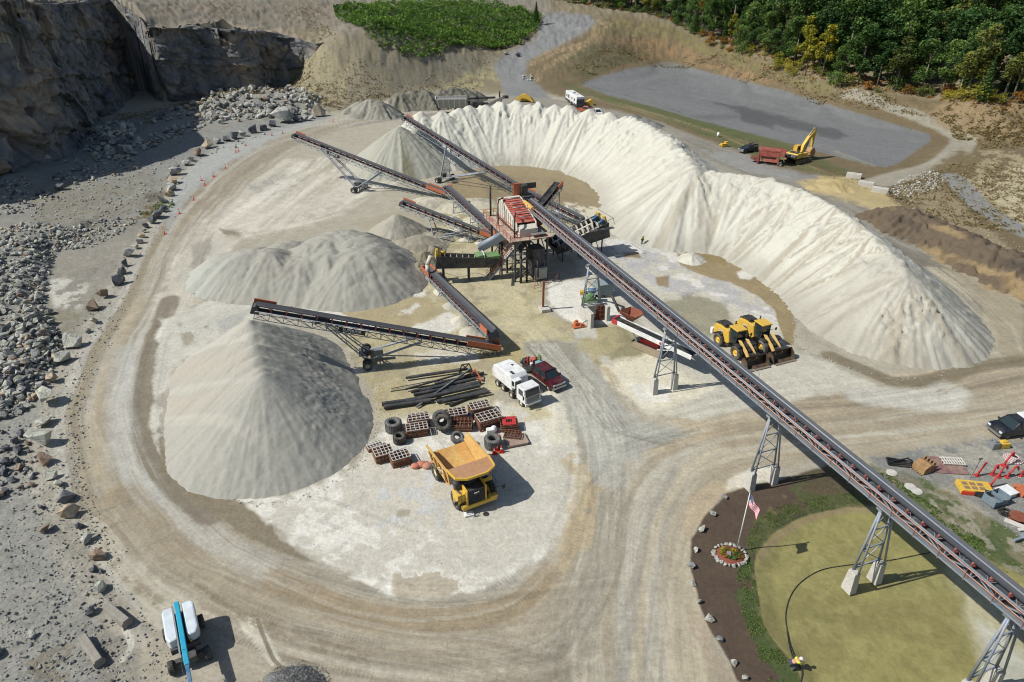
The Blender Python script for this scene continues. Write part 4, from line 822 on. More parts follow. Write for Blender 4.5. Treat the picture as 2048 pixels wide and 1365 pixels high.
ROCKS = {k: [rock_mesh(10 * i + j, m, random.uniform(.8, 1.15)) for j in range(7)] for i, (k, m) in enumerate(ROCKM.items())}
def put_rock(name, p, s, tone, label, cat, group=None, sink=.22, var=None, flat_=1.0):
    me = random.choice(ROCKS[tone]); o = bpy.data.objects.new(name, me); col.objects.link(o)
    o.scale = (s * random.uniform(.9, 1.15), s * random.uniform(.85, 1.1), s * random.uniform(.8, 1.1) * flat_); o.rotation_euler = (random.uniform(-.35, .35), random.uniform(-.35, .35), random.uniform(0, 6.28))
    o.location = (p.x, p.y, p.z + o.scale.z * .40 - s * sink * .5); return tag(o, label, cat, group)
TONE = {'grey': 'grey', 'dark': 'dark grey', 'green': 'pale greenish-grey', 'tan': 'tan', 'rust': 'rusty brown', 'white': 'whitish'}
ORD = ['first', 'second', 'third', 'fourth', 'fifth', 'sixth', 'seventh', 'eighth', 'ninth', 'tenth', 'eleventh', 'twelfth', 'thirteenth', 'fourteenth', 'fifteenth', 'sixteenth', 'seventeenth', 'eighteenth', 'nineteenth', 'twentieth']
def ordn(i): return ORD[i] if i < 20 else 'twenty-' + ORD[i - 20] if i < 29 else 'thirtieth' if i == 29 else 'thirty-' + ORD[i - 30]
LOW_ROW = [(181, 1228, 18, 'dark'), (201, 1182, 23, 'green'), (203, 1145, 9, 'dark'), (188, 1143, 13, 'dark'), (197, 1118, 27, 'rust'), (178, 1083, 20, 'green'), (161, 1055, 14, 'dark'), (140, 1031, 27, 'tan'), (135, 1000, 24, 'dark'), (118, 972, 17, 'green'), (102, 957, 22, 'green'), (94, 927, 22, 'rust'),
    (84, 890, 36, 'green'), (92, 848, 27, 'green'), (100, 804, 29, 'green'), (109, 762, 19, 'tan'), (129, 724, 24, 'green'), (146, 693, 30, 'green'), (175, 665, 11, 'green'), (190, 644, 15, 'green'), (191, 619, 24, 'rust'), (209, 595, 19, 'rust'), (237, 569, 22, 'dark'), (244, 549, 15, 'dark'), (255, 533, 14, 'dark'), (260, 514, 18, 'grey'), (272, 498, 11, 'green'), (281, 487, 11, 'grey'), (285, 476, 12, 'tan'), (289, 465, 10, 'grey'), (292, 456, 11, 'dark')]
UP_ROW = [(306, 447, 11, 'dark'), (316, 436, 16, 'dark'), (327, 423, 12, 'dark'), (333, 405, 14, 'grey'), (338, 393, 12, 'tan'), (341, 381, 13, 'grey'), (345, 367, 13, 'tan'), (352, 350, 14, 'grey'), (355, 341, 9, 'grey'), (373, 331, 9, 'grey'), (382, 323, 9, 'green'), (396, 312, 13, 'rust'), (417, 296, 14, 'tan'), (436, 287, 10, 'grey'), (455, 283, 11, 'dark'), (470, 278, 11, 'dark'), (485, 273, 9, 'grey'), (509, 267, 13, 'dark'), (526, 262, 10, 'dark'), (546, 254, 10, 'dark'), (566, 245, 25, 'grey'), (596, 243, 11, 'dark'), (608, 242, 10, 'grey'), (620, 238, 10, 'grey'), (641, 233, 16, 'tan')]
for i, (a, b, s, t) in enumerate(LOW_ROW):
    p = G(a, b); put_rock('boulder', p, s / scale_at(p) * 1.65, t, f'{TONE[t]} boulder, {ordn(i)} from the blue boom lift in the near roadside row', 'boulder', 'boulders lining the left side of the haul road')
for i, (a, b, s, t) in enumerate(UP_ROW):
    p = G(a, b); put_rock('boulder', p, s / scale_at(p) * 2.1, t, f'{TONE[t]} boulder, {ordn(i)} beyond the green weeds in the far roadside row', 'boulder', 'boulders lining the left side of the haul road')
for i, (a, b, s) in enumerate([(1449, 996, 16), (1425, 1030, 15), (1403, 1061, 20), (1391, 1103, 15), (1381, 1135, 18), (1385, 1169, 16), (1397, 1206, 15), (1418, 1241, 19), (1438, 1282, 19), (1467, 1330, 19), (1489, 1358, 17)]):
    p = G(a, b); put_rock('boulder', p, s / scale_at(p) * 1.1, random.choice(['white', 'grey', 'white', 'green']), f'pale boulder edging the brown pond bed, {ordn(i)} down from the conveyor pier', 'boulder', 'pale boulders edging the pond garden')
for a, b, s, t, l in [(91, 1062, 28, 'rust', 'large orange-brown boulder lying alone on the grey quarry floor'), (84, 1018, 17, 'dark', 'dark blocky boulder just left of the boulder row'), (63, 1275, 21, 'white', 'pale round boulder alone at the lower left'), (-8, 1312, 34, 'grey', 'boulder cut by the left edge of the picture near the bottom'), (12, 332, 62, 'tan', 'huge tan slab of rock at the foot of the cliff'), (257, 306, 24, 'green', 'big pale block in front of the bright rubble heap'),
        (1036, 114, 15, 'dark', 'dark boulder at the bend of the access road'), (1012, 110, 9, 'grey', 'small boulder left of the dark one on the access road'), (8, 350, 40, 'rust', 'brown block tucked under the huge tan slab'), (30, 345, 28, 'dark', 'dark block right of the huge tan slab')]:
    p = G(a, b); put_rock('boulder', p, s / scale_at(p) * 1.1, t, l, 'boulder')
def in_poly(poly, n):
    xs = [p[0] for p in poly]; ys = [p[1] for p in poly]; out = []
    while len(out) < n:
        a = np.random.uniform(min(xs), max(xs), 400); b = np.random.uniform(min(ys), max(ys), 400); s = sdpoly(a, b, poly) > 0
        out += list(zip(a[s], b[s]))
    return out[:n]
np.random.seed(3)
heaps = [([(395, 240), (405, 190), (440, 178), (520, 172), (590, 175), (640, 190), (655, 225), (600, 232), (500, 240), (430, 250)], 460, (1.0, 3.0), 'angular pale rock in the far rubble heap below the cliff'),
         ([(255, 290), (330, 262), (400, 240), (410, 255), (350, 280), (290, 305)], 150, (.7, 2.0), 'angular rock in the thin rubble strip between the two heaps'),
         ([(170, 305), (185, 262), (230, 240), (262, 250), (285, 285), (270, 312), (210, 325)], 210, (1.0, 2.8), 'angular rock in the bright rubble heap at the cliff shadow edge'),
         ([(100, 360), (160, 318), (250, 312), (300, 330), (250, 350), (150, 372)], 150, (.5, 1.8), 'angular rock scattered in front of the bright rubble heap'),
         ([(20, 300), (180, 260), (330, 225), (400, 205), (400, 235), (250, 255), (120, 310)], 120, (1.0, 3.0), 'rock lying in the deep shadow at the cliff foot'),
         ([(-40, 470), (60, 445), (130, 450), (110, 520), (85, 590), (130, 690), (95, 770), (60, 820), (-40, 860)], 1700, (.4, 1.6), 'small angular rock in the rubble field at the left edge'),
         ([(100, 500), (130, 455), (200, 440), (285, 438), (250, 465), (170, 500)], 260, (.4, 1.1), 'small angular rock in the rubble tongue reaching towards the weeds'),
         ([(-30, 370), (50, 350), (120, 400), (60, 430), (-30, 430)], 170, (.4, 1.4), 'small rock on the brown patch below the huge tan slab'),
         ([(-20, 860), (50, 850), (75, 920), (70, 985), (30, 1000), (-20, 1000)], 90, (.35, 1.3), 'dark sharp rock on the quarry floor beside the large boulders'),
         ([(0, 1010), (130, 1000), (170, 1200), (150, 1365), (0, 1365)], 60, (.1, .35), 'stone pebble strewn over the grey quarry floor'),
         ([(1040, 158), (1050, 145), (1070, 148), (1078, 158), (1060, 164)], 22, (.6, 1.5), 'white rock in the little pile beside the access road')]
rub = []
for poly, n, (s0, s1), lab in heaps:
    pts = flatten_at(in_poly(poly, n))
    for x, y, z in pts:
        s = s0 + (s1 - s0) * random.random() ** 2.2; dep = y * CP + (H - z) * SP
        t = 'white' if 'white' in lab else random.choice(['dark', 'dark', 'dark', 'grey', 'rust']) if ('dark' in lab or 'brown patch' in lab and random.random() < .3) else random.choice(['grey', 'grey', 'green', 'green', 'green', 'dark', 'white', 'tan' if random.random() < .7 else 'rust'])
        rub.append((s * FPX / dep, Vector((x, y, z)), s, t, lab))
rub.sort(key=lambda r: -r[0])
for r in rub[:280]:
    put_rock('rubble_rock', r[1], r[2], r[3], r[4], 'rock', r[4].replace('angular ', '') + ' group', sink=.15)
# the rest of the rubble: one object per rock tone joined as stuff
def join_rocks(name, items, tone):
    VV, FF, n = [], [], 0
    src = []
    for me in ROCKS[tone]:
        v = np.empty(len(me.vertices) * 3, np.float32); me.vertices.foreach_get('co', v); me.calc_loop_triangles(); f = np.empty(len(me.loop_triangles) * 3, np.int32); me.loop_triangles.foreach_get('vertices', f); src.append((v.reshape(-1, 3), f.reshape(-1, 3)))
    for _, p, s, t, _l in items:
        v, f = random.choice(src); Rm = np.array(Matrix.Rotation(random.uniform(0, 6.28), 3, 'Z') @ Matrix.Rotation(random.uniform(-.6, .6), 3, 'X'))
        VV.append((v * s * np.array([1, random.uniform(.8, 1.1), random.uniform(.7, 1.1)])) @ Rm.T + np.array([p.x, p.y, p.z + s * .2])); FF.append(f + n); n += len(v)
    if VV: tag(mesh_np(name, np.concatenate(VV), np.concatenate(FF), ROCKM[tone]), kind='stuff')
for t in ROCKM: join_rocks('rubble', [r for r in rub[280:] if r[3] == t], t)
# riprap fan and loose gravel
ri = [(0, Vector(p), random.uniform(.25, .65), 'white', '') for p in flatten_at(in_poly([(1775, 385), (1800, 360), (1850, 342), (1865, 340), (1895, 360), (1880, 375), (1830, 395), (1790, 392)], 420))]
join_rocks('riprap', ri, 'white')
ri = [(0, Vector(p), random.uniform(.1, .3), 'grey', '') for p in flatten_at(in_poly([(500, 1365), (530, 1335), (590, 1325), (650, 1335), (670, 1365), (660, 1395), (510, 1395)], 500))]
for k, (z, p, s, t, l) in enumerate(ri): ri[k] = (z, Vector((p.x, p.y, .0)), s, t, l)
ri = []
for k in range(3800):
    h_ = random.choice(HEAP); a_ = random.uniform(0, 6.28); d_ = random.random() ** .5 * (h_[2] / .55 + .6); x_, y_ = h_[0] + d_ * math.cos(a_), h_[1] + d_ * math.sin(a_); z_ = max(p[2] - max(0, math.hypot(x_ - p[0], y_ - p[1]) - .3) * .55 for p in HEAP); ri.append((0, Vector((x_, y_, max(z_, 0.0))), random.uniform(.03, .12), 'dark', ''))
join_rocks('loose_gravel', ri[::2], 'dark'); join_rocks('loose_gravel', ri[1::2], 'grey')
def scatter(name, poly, n, s0, s1, tone): join_rocks(name, [(0, Vector(p), s0 + (s1 - s0) * random.random() ** 3, tone, '') for p in flatten_at(in_poly(poly, n))], tone)
scatter('pebbles', [(0, 860), (120, 700), (200, 560), (300, 400), (420, 310), (420, 340), (330, 440), (240, 640), (160, 780), (170, 960), (260, 1180), (400, 1400), (0, 1400)], 2600, .06, .32, 'grey')
scatter('pebbles', [(0, 860), (120, 700), (200, 560), (260, 500), (240, 640), (160, 780), (170, 960), (230, 1180), (260, 1400), (0, 1400)], 900, .08, .4, 'dark')
scatter('pebbles', [(120, 340), (420, 270), (600, 232), (560, 262), (420, 310), (300, 420), (200, 440), (60, 440)], 1500, .15, .7, 'green')
scatter('pebbles', [(640, 60), (760, 95), (980, 115), (960, 165), (800, 195), (660, 215), (600, 180)], 1500, .15, .8, 'grey')
scatter('pebbles', [(1760, 400), (1860, 400), (2060, 500), (2060, 545), (1960, 520), (1840, 450)], 900, .1, .5, 'tan')
scatter('pebbles', [(1740, 930), (1840, 895), (2060, 870), (2060, 1100), (1900, 990)], 900, .04, .16, 'white')
scatter('crumbs', [(560, 1000), (760, 880), (1100, 810), (1170, 960), (1020, 1160), (800, 1190), (600, 1090)], 900, .03, .14, 'white')
scatter('crumbs', [(600, 560), (1100, 480), (1560, 560), (1640, 760), (1200, 800), (760, 840), (640, 700)], 1500, .04, .2, 'white')
def along(name, pts, spread, n, s0, s1, tone):
    L_ = catmull([tuple(map(float, p)) for p in pts], 8); q = []
    for k in range(n):
        i = random.randrange(len(L_) - 1); t = random.random(); p = L_[i] * (1 - t) + L_[i + 1] * t; q.append((p[0] + random.gauss(0, spread), p[1] + abs(random.gauss(0, spread * .5))))
    join_rocks(name, [(0, Vector(p) + Vector((0, 0, .02)), s0 + (s1 - s0) * random.random() ** 3, tone, '') for p in flatten_at(q)], tone)
along('toe_stones', TOE[5:], 5, 700, .05, .3, 'white')
along('toe_stones', [(322, 850), (345, 930), (420, 985), (500, 1003), (580, 1000), (650, 975), (705, 935), (745, 880), (758, 830), (740, 770), (705, 710)], 8, 500, .04, .2, 'green')
along('toe_stones', [(378, 560), (400, 590), (470, 606), (560, 612), (640, 615), (720, 612), (800, 590), (845, 555)], 7, 400, .05, .24, 'green')
along('toe_stones', [(390, 340), (330, 440), (270, 560), (210, 680), (160, 800), (150, 900), (180, 1020), (240, 1120)], 12, 1000, .05, .35, 'green')
# ---------------------------------------------------------------- vegetation
def leaf_mat(name, cols, rough=.6):
    m, nt, b = nodes(name); at = mk(nt, 'ShaderNodeAttribute', attribute_name='tone'); oi = mk(nt, 'ShaderNodeObjectInfo')
    c = ramp(nt, at.outputs['Fac'], [(0.0, c4(cols[0])), (0.5, c4(cols[1])), (1.0, c4(cols[2]))])
    hs = mk(nt, 'ShaderNodeHueSaturation'); mr = mk(nt, 'ShaderNodeMapRange'); nt.links.new(oi.outputs['Random'], mr.inputs[0]); mr.inputs[3].default_value = 0.72; mr.inputs[4].default_value = 1.3
    nt.links.new(mr.outputs[0], hs.inputs['Value']); mr2 = mk(nt, 'ShaderNodeMapRange'); nt.links.new(oi.outputs['Random'], mr2.inputs[0]); mr2.inputs[3].default_value = 0.515; mr2.inputs[4].default_value = 0.485; nt.links.new(mr2.outputs[0], hs.inputs['Hue'])
    nt.links.new(c, hs.inputs['Color']); nt.links.new(hs.outputs[0], b.inputs['Base Color']); b.inputs['Roughness'].default_value = rough; b.inputs['Specular IOR Level'].default_value = .25
    tr = mk(nt, 'ShaderNodeBsdfTranslucent'); nt.links.new(hs.outputs[0], tr.inputs['Color']); mx = mk(nt, 'ShaderNodeMixShader'); mx.inputs[0].default_value = .28
    nt.links.new(b.outputs[0], mx.inputs[1]); nt.links.new(tr.outputs[0], mx.inputs[2]); nt.links.new(mx.outputs[0], nt.nodes['Material Output'].inputs[0]); return m
LM = {'dark': leaf_mat('leaf_dark', ((50, 76, 40), (72, 102, 50), (102, 132, 66))), 'mid': leaf_mat('leaf_mid', ((60, 86, 42), (92, 120, 56), (124, 150, 74))), 'olive': leaf_mat('leaf_olive', ((72, 84, 40), (104, 112, 52), (136, 136, 66))),
      'yellow': leaf_mat('leaf_yellow', ((110, 118, 40), (156, 150, 50), (196, 178, 60))), 'orange': leaf_mat('leaf_orange', ((120, 88, 44), (158, 112, 52), (172, 136, 60))), 'grass': leaf_mat('leaf_grass', ((60, 80, 38), (86, 108, 50), (122, 138, 72))), 'dry': leaf_mat('leaf_dry', ((110, 98, 66), (138, 122, 82), (160, 144, 100))), 'thick': leaf_mat('leaf_thicket', ((56, 86, 34), (88, 122, 46), (124, 152, 62)))}
M_bark = rock_mat('bark', (92, 86, 76), (120, 112, 100), (150, 144, 130), 3, .4, .0)
def leaves(C, size, rng, upbias=.5, droop=.0):
    n = len(C); N = rng.normal(size=(n, 3)); N[:, 2] = np.abs(N[:, 2]) + upbias; N /= np.linalg.norm(N, axis=1)[:, None]
    A = np.cross(N, rng.normal(size=(n, 3))); A /= np.linalg.norm(A, axis=1)[:, None]; B = np.cross(N, A); s = (size * rng.uniform(.6, 1.3, n))[:, None]
    V = np.stack([C - A * s, C - B * s * .6 + N * s * .15, C + A * s, C + B * s * .6 + N * s * .1], 1).reshape(-1, 3); F = np.arange(n * 4).reshape(-1, 4); return V, F
def leafobj(name, V, F, tones, mat, parent=None):
    o = mesh_np(name, V, F, mat, parent); a = o.data.attributes.new('tone', 'FLOAT', 'POINT'); a.data.foreach_set('value', np.repeat(tones, 4).astype(np.float32)); return o
def broad_tree(seed, hgt, rad, tone, n=2600, bare=.3, leaf=.42):
    rng = np.random.default_rng(seed); root = bpy.data.objects.new('tree', None); col.objects.link(root)
    lobes = []
    for k in range(15):
        t = rng.uniform(0, 1); z = hgt * (bare + (1 - bare) * (.12 + .8 * t)); r = rad * (1.15 - .75 * abs(t - .35) ** 1.2 * 1.4); a = rng.uniform(0, 6.28); q = rng.uniform(.25, .72) * r
        lobes.append((q * math.cos(a), q * math.sin(a), z, rng.uniform(.30, .52) * rad))
    lobes.append((0, 0, hgt * .9, rad * .42)); L = np.array(lobes); C = []; T = []
    for x, y, z, r in L:
        m = int(n / len(L)); d = rng.normal(size=(m, 3)); d /= np.linalg.norm(d, axis=1)[:, None]; rr = r * rng.uniform(.45, 1.08, m) ** .6
        C.append(np.array([x, y, z]) + d * rr[:, None] * np.array([1, 1, .78])); T.append(np.clip(rng.uniform(.1, .55) + rng.normal(0, .16, m) + .12 * d[:, 2], 0, 1))
    V, F = leaves(np.concatenate(C), leaf, rng); leafobj('crown', V, F, np.concatenate(T), LM[tone], root)
    tb = MB(); tb.tube((0, 0, -.5), (.2, .1, hgt * .55), hgt * .016, hgt * .009, 7); tb.tube((.2, .1, hgt * .55), (0, 0, hgt * .88), hgt * .009, .04, 6)
    for x, y, z, r in L[:7]: tb.tube((.15, .05, max(hgt * .25, z * .72)), (x * .8, y * .8, z), .09, .03, 5)
    tb.build('trunk', M_bark, root); return root
def conifer(seed, hgt, rad, tone='dark', n=2200, leaf=.35):
    rng = np.random.default_rng(seed); root = bpy.data.objects.new('conifer_tree', None); col.objects.link(root)
    z = hgt * (1 - rng.uniform(0, 1, n) ** .55 * .92); r = (hgt - z) / hgt * rad; a = rng.uniform(0, 6.28, n); wh = .75 + .25 * np.cos(z * 5 + 2 * np.cos(a * 5)); q = r * wh * rng.uniform(.45, 1, n) ** .5
    V, F = leaves(np.stack([q * np.cos(a), q * np.sin(a), z - q * .25], 1), leaf, rng, .8); leafobj('crown', V, F, np.clip(rng.normal(.3, .2, n) + .3 * q / rad, 0, 1), LM[tone], root)
    MB().tube((0, 0, -.5), (0, 0, hgt * .95), hgt * .014, .03, 7).build('trunk', M_bark, root); return root
rnd = random.Random(11)
KT = [('dark', .18), ('dark', .12), ('mid', .12), ('mid', .2), ('olive', .24), ('dark', .1), ('mid', .12), ('yellow', .2), ('orange', .3)]
protos = [broad_tree(300 + i, 20, 5.0 if i < 7 else 3.8, t, bare=b) for i, (t, b) in enumerate(KT)] + [conifer(330, 17, 3.6), conifer(331, 19, 3.9, 'mid')]
FRONT = [(1098, -3), (1140, 4), (1185, 11), (1250, 21), (1320, 36), (1375, 60), (1420, 82), (1480, 102), (1545, 124), (1605, 148), (1645, 160), (1700, 170), (1765, 181), (1830, 190), (1890, 196), (1950, 202), (2005, 212), (2060, 222), (2140, 240)]
fl = [G(*p) for p in FRONT]; line = catmull([(p.x, p.y) for p in fl], 8); used = [False] * len(protos)
TN = {'dark': 'dark green', 'mid': 'mid green', 'olive': 'olive-green', 'yellow': 'yellowing', 'orange': 'orange-tinged'}
def place(o, i, x, y, s, rz, label, cat, group, sx=1.0):
    r = protos[i] if not used[i] else copy_tree(protos[i]); used[i] = True
    r.location = (x, y, gz(x, y) - .2); r.scale = (s * sx, s * sx, s); r.rotation_euler = (0, 0, rz); tag(r, label, cat, group); return r
cum = [0]
for a, b in zip(line[:-1], line[1:]): cum.append(cum[-1] + float(np.linalg.norm(b - a)))
def at_line(s):
    k = max(0, min(len(line) - 2, int(np.searchsorted(cum, s)) - 1)); t = (s - cum[k]) / (cum[k + 1] - cum[k] + 1e-6); d = line[k + 1] - line[k]; d = d / np.linalg.norm(d)
    return line[k] + (line[k + 1] - line[k]) * t, np.array([-d[1], d[0]]) * (1 if (-d[1]) > 0 else -1)
nt_ = 0
for row in range(9):
    s = rnd.uniform(0, 3)
    while s < cum[-1]:
        p, nrm = at_line(s); q = p + nrm * (row * (6.2 + row * .9) + rnd.uniform(-2, 2) + 1.0); a, b = proj(q[0], q[1], gz(*q) + 18)
        s += rnd.uniform(5.5, 8) if row < 2 else rnd.uniform(7.5, 10) if row < 5 else rnd.uniform(9, 13)
        if a > 2110 or a < 1050 or nt_ > 285: continue
        if row == 0: i = rnd.choice([0, 2, 3, 3, 4, 4, 7, 8, 2, 9]); sc_ = rnd.uniform(.6, 1.0)
        else: i = rnd.choice([0, 0, 1, 2, 3, 5, 5, 6, 1, 4, 9, 10]) if rnd.random() < .93 else rnd.choice([7, 8]); sc_ = rnd.uniform(.95, 1.35)
        kind = 'conifer' if i >= 9 else TN[KT[i][0]] + ' broadleaf tree'; where = 'at the front edge of the forest' if row == 0 else 'in the second row of the forest' if row == 1 else 'deep in the forest behind the gravel lot'
        place(None, i, q[0], q[1], sc_, rnd.uniform(0, 6.28), f'{kind} {where}', 'tree', f'forest: {kind} {where}', rnd.uniform(.9, 1.15)); nt_ += 1
print('trees', nt_)
cf = G(1072, 50); i = 9; r = copy_tree(protos[9]); r.location = cf; r.scale = (.75, .75, .62); tag(r, 'lone dark conifer at the right end of the green thicket', 'tree', 'lone conifer by the thicket')
# shrubs at the forest edge
def shrub(seed, hgt, rad, tone, n=500, leaf=.22):
    rng = np.random.default_rng(seed); d = rng.normal(size=(n, 3)); d /= np.linalg.norm(d, axis=1)[:, None]; C = d * rng.uniform(.3, 1, (n, 1)) * np.array([rad, rad, hgt * .5]); C[:, 2] += hgt * .5
    C[:, 0] += rad * .35 * np.sin(C[:, 2] * 3 + seed); V, F = leaves(C, leaf, rng); root = bpy.data.objects.new('shrub', None); col.objects.link(root)
    leafobj('foliage', V, F, np.clip(rng.normal(.45, .22, n), 0, 1), LM[tone], root); tb = MB()
    for k in range(4): tb.tube((0, 0, -.2), (rad * .4 * math.cos(k * 1.6), rad * .4 * math.sin(k * 1.6), hgt * .6), .06, .02, 5)
    tb.build('stem', M_bark, root); return root
sp = [shrub(401, 4.5, 2.2, 'yellow'), shrub(402, 4.0, 2.4, 'olive'), shrub(403, 3.5, 2.0, 'orange'), shrub(404, 4.2, 2.2, 'mid')]; su = [False] * 4
s = 0
while s < cum[-1]:
    p, nrm = at_line(s); q = p + nrm * rnd.uniform(-3.0, 2.5); a, b = proj(q[0], q[1], gz(*q)); s += rnd.uniform(2.6, 5)
    if a > 2080: continue
    i = rnd.choice([0, 0, 1, 2, 0]) if (a > 1880 or 1500 < a < 1640) else rnd.choice([1, 3, 3, 1, 2]); r = copy_tree(sp[i]) if su[i] else sp[i]; su[i] = True
    r.location = (q[0], q[1], gz(*q) - .1); k = rnd.uniform(.5, 1.4); r.scale = (k, k, k * rnd.uniform(.7, 1.1)); r.rotation_euler = (0, 0, rnd.uniform(0, 6)); c_ = ['bright yellow', 'olive', 'rust-coloured', 'green'][i]
    tag(r, f'{c_} shrub under the trees at the forest edge', 'shrub', f'{c_} shrubs along the forest edge')
# thicket on the bench, one mass
THK = [(668, 22), (760, 12), (900, 6), (1000, 10), (1050, 20), (1085, 34), (1075, 62), (1040, 88), (1000, 102), (940, 96), (880, 92), (800, 78), (740, 66), (700, 52), (672, 38)]
pts = flatten_at(in_poly(THK, 46000)); rng = np.random.default_rng(7); k = len(pts)
hh = (1.5 + 2.4 * np.clip(fbm(pts[:, 0] / 5, pts[:, 1] / 5, 501, 3) + .3, 0, 1.2)) * rng.uniform(.25, 1, k) ** .6
V, F = leaves(pts + np.stack([0 * hh, 0 * hh, hh], 1), .46, rng, .2); tn = np.clip(.35 + .5 * fbm(pts[:, 0] / 7, pts[:, 1] / 7, 503, 3) + rng.normal(0, .15, k), 0, 1)
tag(leafobj('thicket', V, F, tn, LM['thick']), 'dense green thicket covering the bench above the eroded bank', kind='stuff')
def tufts(name, polys, n, h, size, mat, up=.3):
    for poly in polys:
        p = flatten_at(in_poly(poly, n)); m = fbm(p[:, 0] / 1.3, p[:, 1] / 1.3, 511, 4) + rng.normal(0, .12, len(p)) > 0.0; p = p[m]; hz = rng.uniform(.1, 1, len(p)) * h
        V, F = leaves(p + np.stack([0 * hz, 0 * hz, hz], 1), size, rng, up); tag(leafobj(name, V, F, np.clip(rng.normal(.4, .25, len(p)), 0, 1), LM[mat]), kind='stuff')
tufts('grass', [[(1475, 1120), (1502, 1115), (1515, 1190), (1526, 1250), (1552, 1292), (1588, 1335), (1630, 1410), (1560, 1420), (1520, 1320), (1488, 1240), (1470, 1190)]], 6000, .06, .06, 'grass')
tufts('grass', [[(1600, 1000), (1700, 985), (1760, 1000), (1700, 1014), (1600, 1030), (1540, 1066), (1500, 1110), (1480, 1110), (1500, 1060), (1540, 1020)]], 4000, .06, .06, 'grass')
tufts('grass', [[(1740, 940), (1800, 985), (1900, 1060), (2000, 1150), (2060, 1200), (2060, 1150), (1960, 1080), (1850, 1000), (1790, 955)], [(1330, 250), (1460, 292), (1560, 328), (1700, 372), (1740, 385), (1700, 350), (1600, 305), (1440, 250), (1340, 225)]], 4000, .08, .10, 'grass')
tufts('weeds', [[(280, 432), (300, 415), (345, 402), (350, 412), (325, 425), (295, 440)]], 500, .5, .2, 'grass')
tufts('dry_grass', [[(1230, 75), (1340, 70), (1480, 115), (1640, 165), (1780, 195), (1850, 235), (1700, 215), (1500, 150), (1340, 110), (1180, 150), (1140, 130)], [(1850, 235), (1920, 205), (2048, 225), (2100, 300), (1960, 300), (1930, 260)]], 9000, .5, .28, 'dry')
tufts('dry_grass', [[(560, 190), (640, 60), (760, 90), (980, 115), (980, 150), (800, 190), (660, 215)], [(300, 20), (640, 5), (660, 60), (600, 78), (330, 50)]], 7000, .4, .3, 'dry')
tufts('dry_grass', [[(0, 5), (300, 30), (640, 5), (640, -20), (0, -20)], [(1760, 385), (1900, 330), (2060, 330), (2060, 470), (1900, 450)]], 6000, .4, .25, 'dry')
tufts('leaf_litter', [[(1400, 60), (1640, 130), (1900, 185), (2060, 205), (2060, 235), (1900, 205), (1640, 165), (1420, 90)]], 4000, .5, .4, 'orange')
# ---------------------------------------------------------------- machine materials
M_steel = paint('steel_bluegrey', (136, 150, 166), .45, .2, .3); M_dark = paint('steel_dark', (50, 55, 62), .5, .2, .25, (140, 132, 118)); M_black = paint('black_metal', (28, 30, 33), .5, .1, .2, (120, 114, 104))
M_galv = paint('galvanised', (150, 156, 160), .4, .5, .3); M_belt = paint('belt_rubber', (74, 77, 82), .7, 0, .12, (110, 106, 100), .6); M_red = paint('idler_red', (138, 44, 38), .5, .0, .15); M_orange = paint('orange_paint', (190, 100, 58), .5, 0, .15)
M_rail = paint('rail_orange', (222, 168, 142), .5, 0, .1); M_rust = paint('rusty_red', (128, 66, 48), .8, .1, .3, (150, 110, 84), 2.5); M_conc = paint('concrete', (196, 194, 186), .9, 0, .3, (160, 154, 140), 1.0, .3); M_white = paint('white_paint', (226, 228, 226), .4, 0, .1, scale=.2)
M_dusty = paint('dusty_white', (196, 192, 180), .85, 0, .5, (214, 208, 192), 2); M_redp = paint('red_urethane', (182, 74, 58), .7, 0, .4, (196, 150, 132), .8); M_yel = paint('machine_yellow', (218, 178, 62), .42, .05, .18, (186, 160, 110), 1.0); M_yel2 = paint('bed_ochre', (210, 176, 104), .6, .1, .35, (176, 116, 70), .5)
M_tyre = paint('tyre_rubber', (40, 41, 42), .85, 0, .35, (134, 126, 112), 2.0); M_tyreg = paint('old_tyre', (86, 88, 88), .9, 0, .35, (140, 136, 126), 1.5, .2); M_green = paint('green_paint', (96, 138, 82), .5, 0, .15); M_blue = paint('motor_blue', (46, 104, 140), .45, .1, .15); M_glass = glass('window_glass')
M_brown = paint('timber', (128, 104, 80), .85, 0, .2, (170, 150, 120), 3); M_redm = paint('bright_red', (184, 44, 46), .45, 0, .05); M_maroon = paint('maroon_paint', (84, 18, 30), .22, .3, .06, spec=.8); M_navy = paint('navy_paint', (30, 34, 46), .2, .3, .06, spec=.8); M_cyan = paint('boom_cyan', (14, 158, 190), .4, 0, .05)
M_chrome = paint('chrome', (190, 192, 194), .2, .9, .05); M_pipe = paint('black_pipe', (48, 51, 56), .6, 0, .25, (120, 114, 104), .8); M_skin = paint('skin', (196, 148, 118), .6, 0, 0); M_hiviz = paint('hi_viz', (208, 224, 66), .7, 0, .0); M_jean = paint('dark_trousers', (44, 56, 74), .9, 0, .1); M_hood = paint('hood_white', (206, 216, 222), .3, 0, .05, scale=.15)
M_interior = paint('bed_interior', (208, 166, 98), .55, .15, .3, (196, 128, 70), .45, spec=.4)
def shift(o, loc):
    o.location = -Vector(loc); return o
def inst(name, me, mat4, parent, off):
    o = bpy.data.objects.new(name, me); col.objects.link(o); o.parent = parent; m = mat4.copy(); m.translation = m.translation - Vector(off); o.matrix_local = m; return o
def fmat(o, d, s, u):
    M = Matrix((d, s, u)).transposed().to_4x4(); M.translation = o; return M
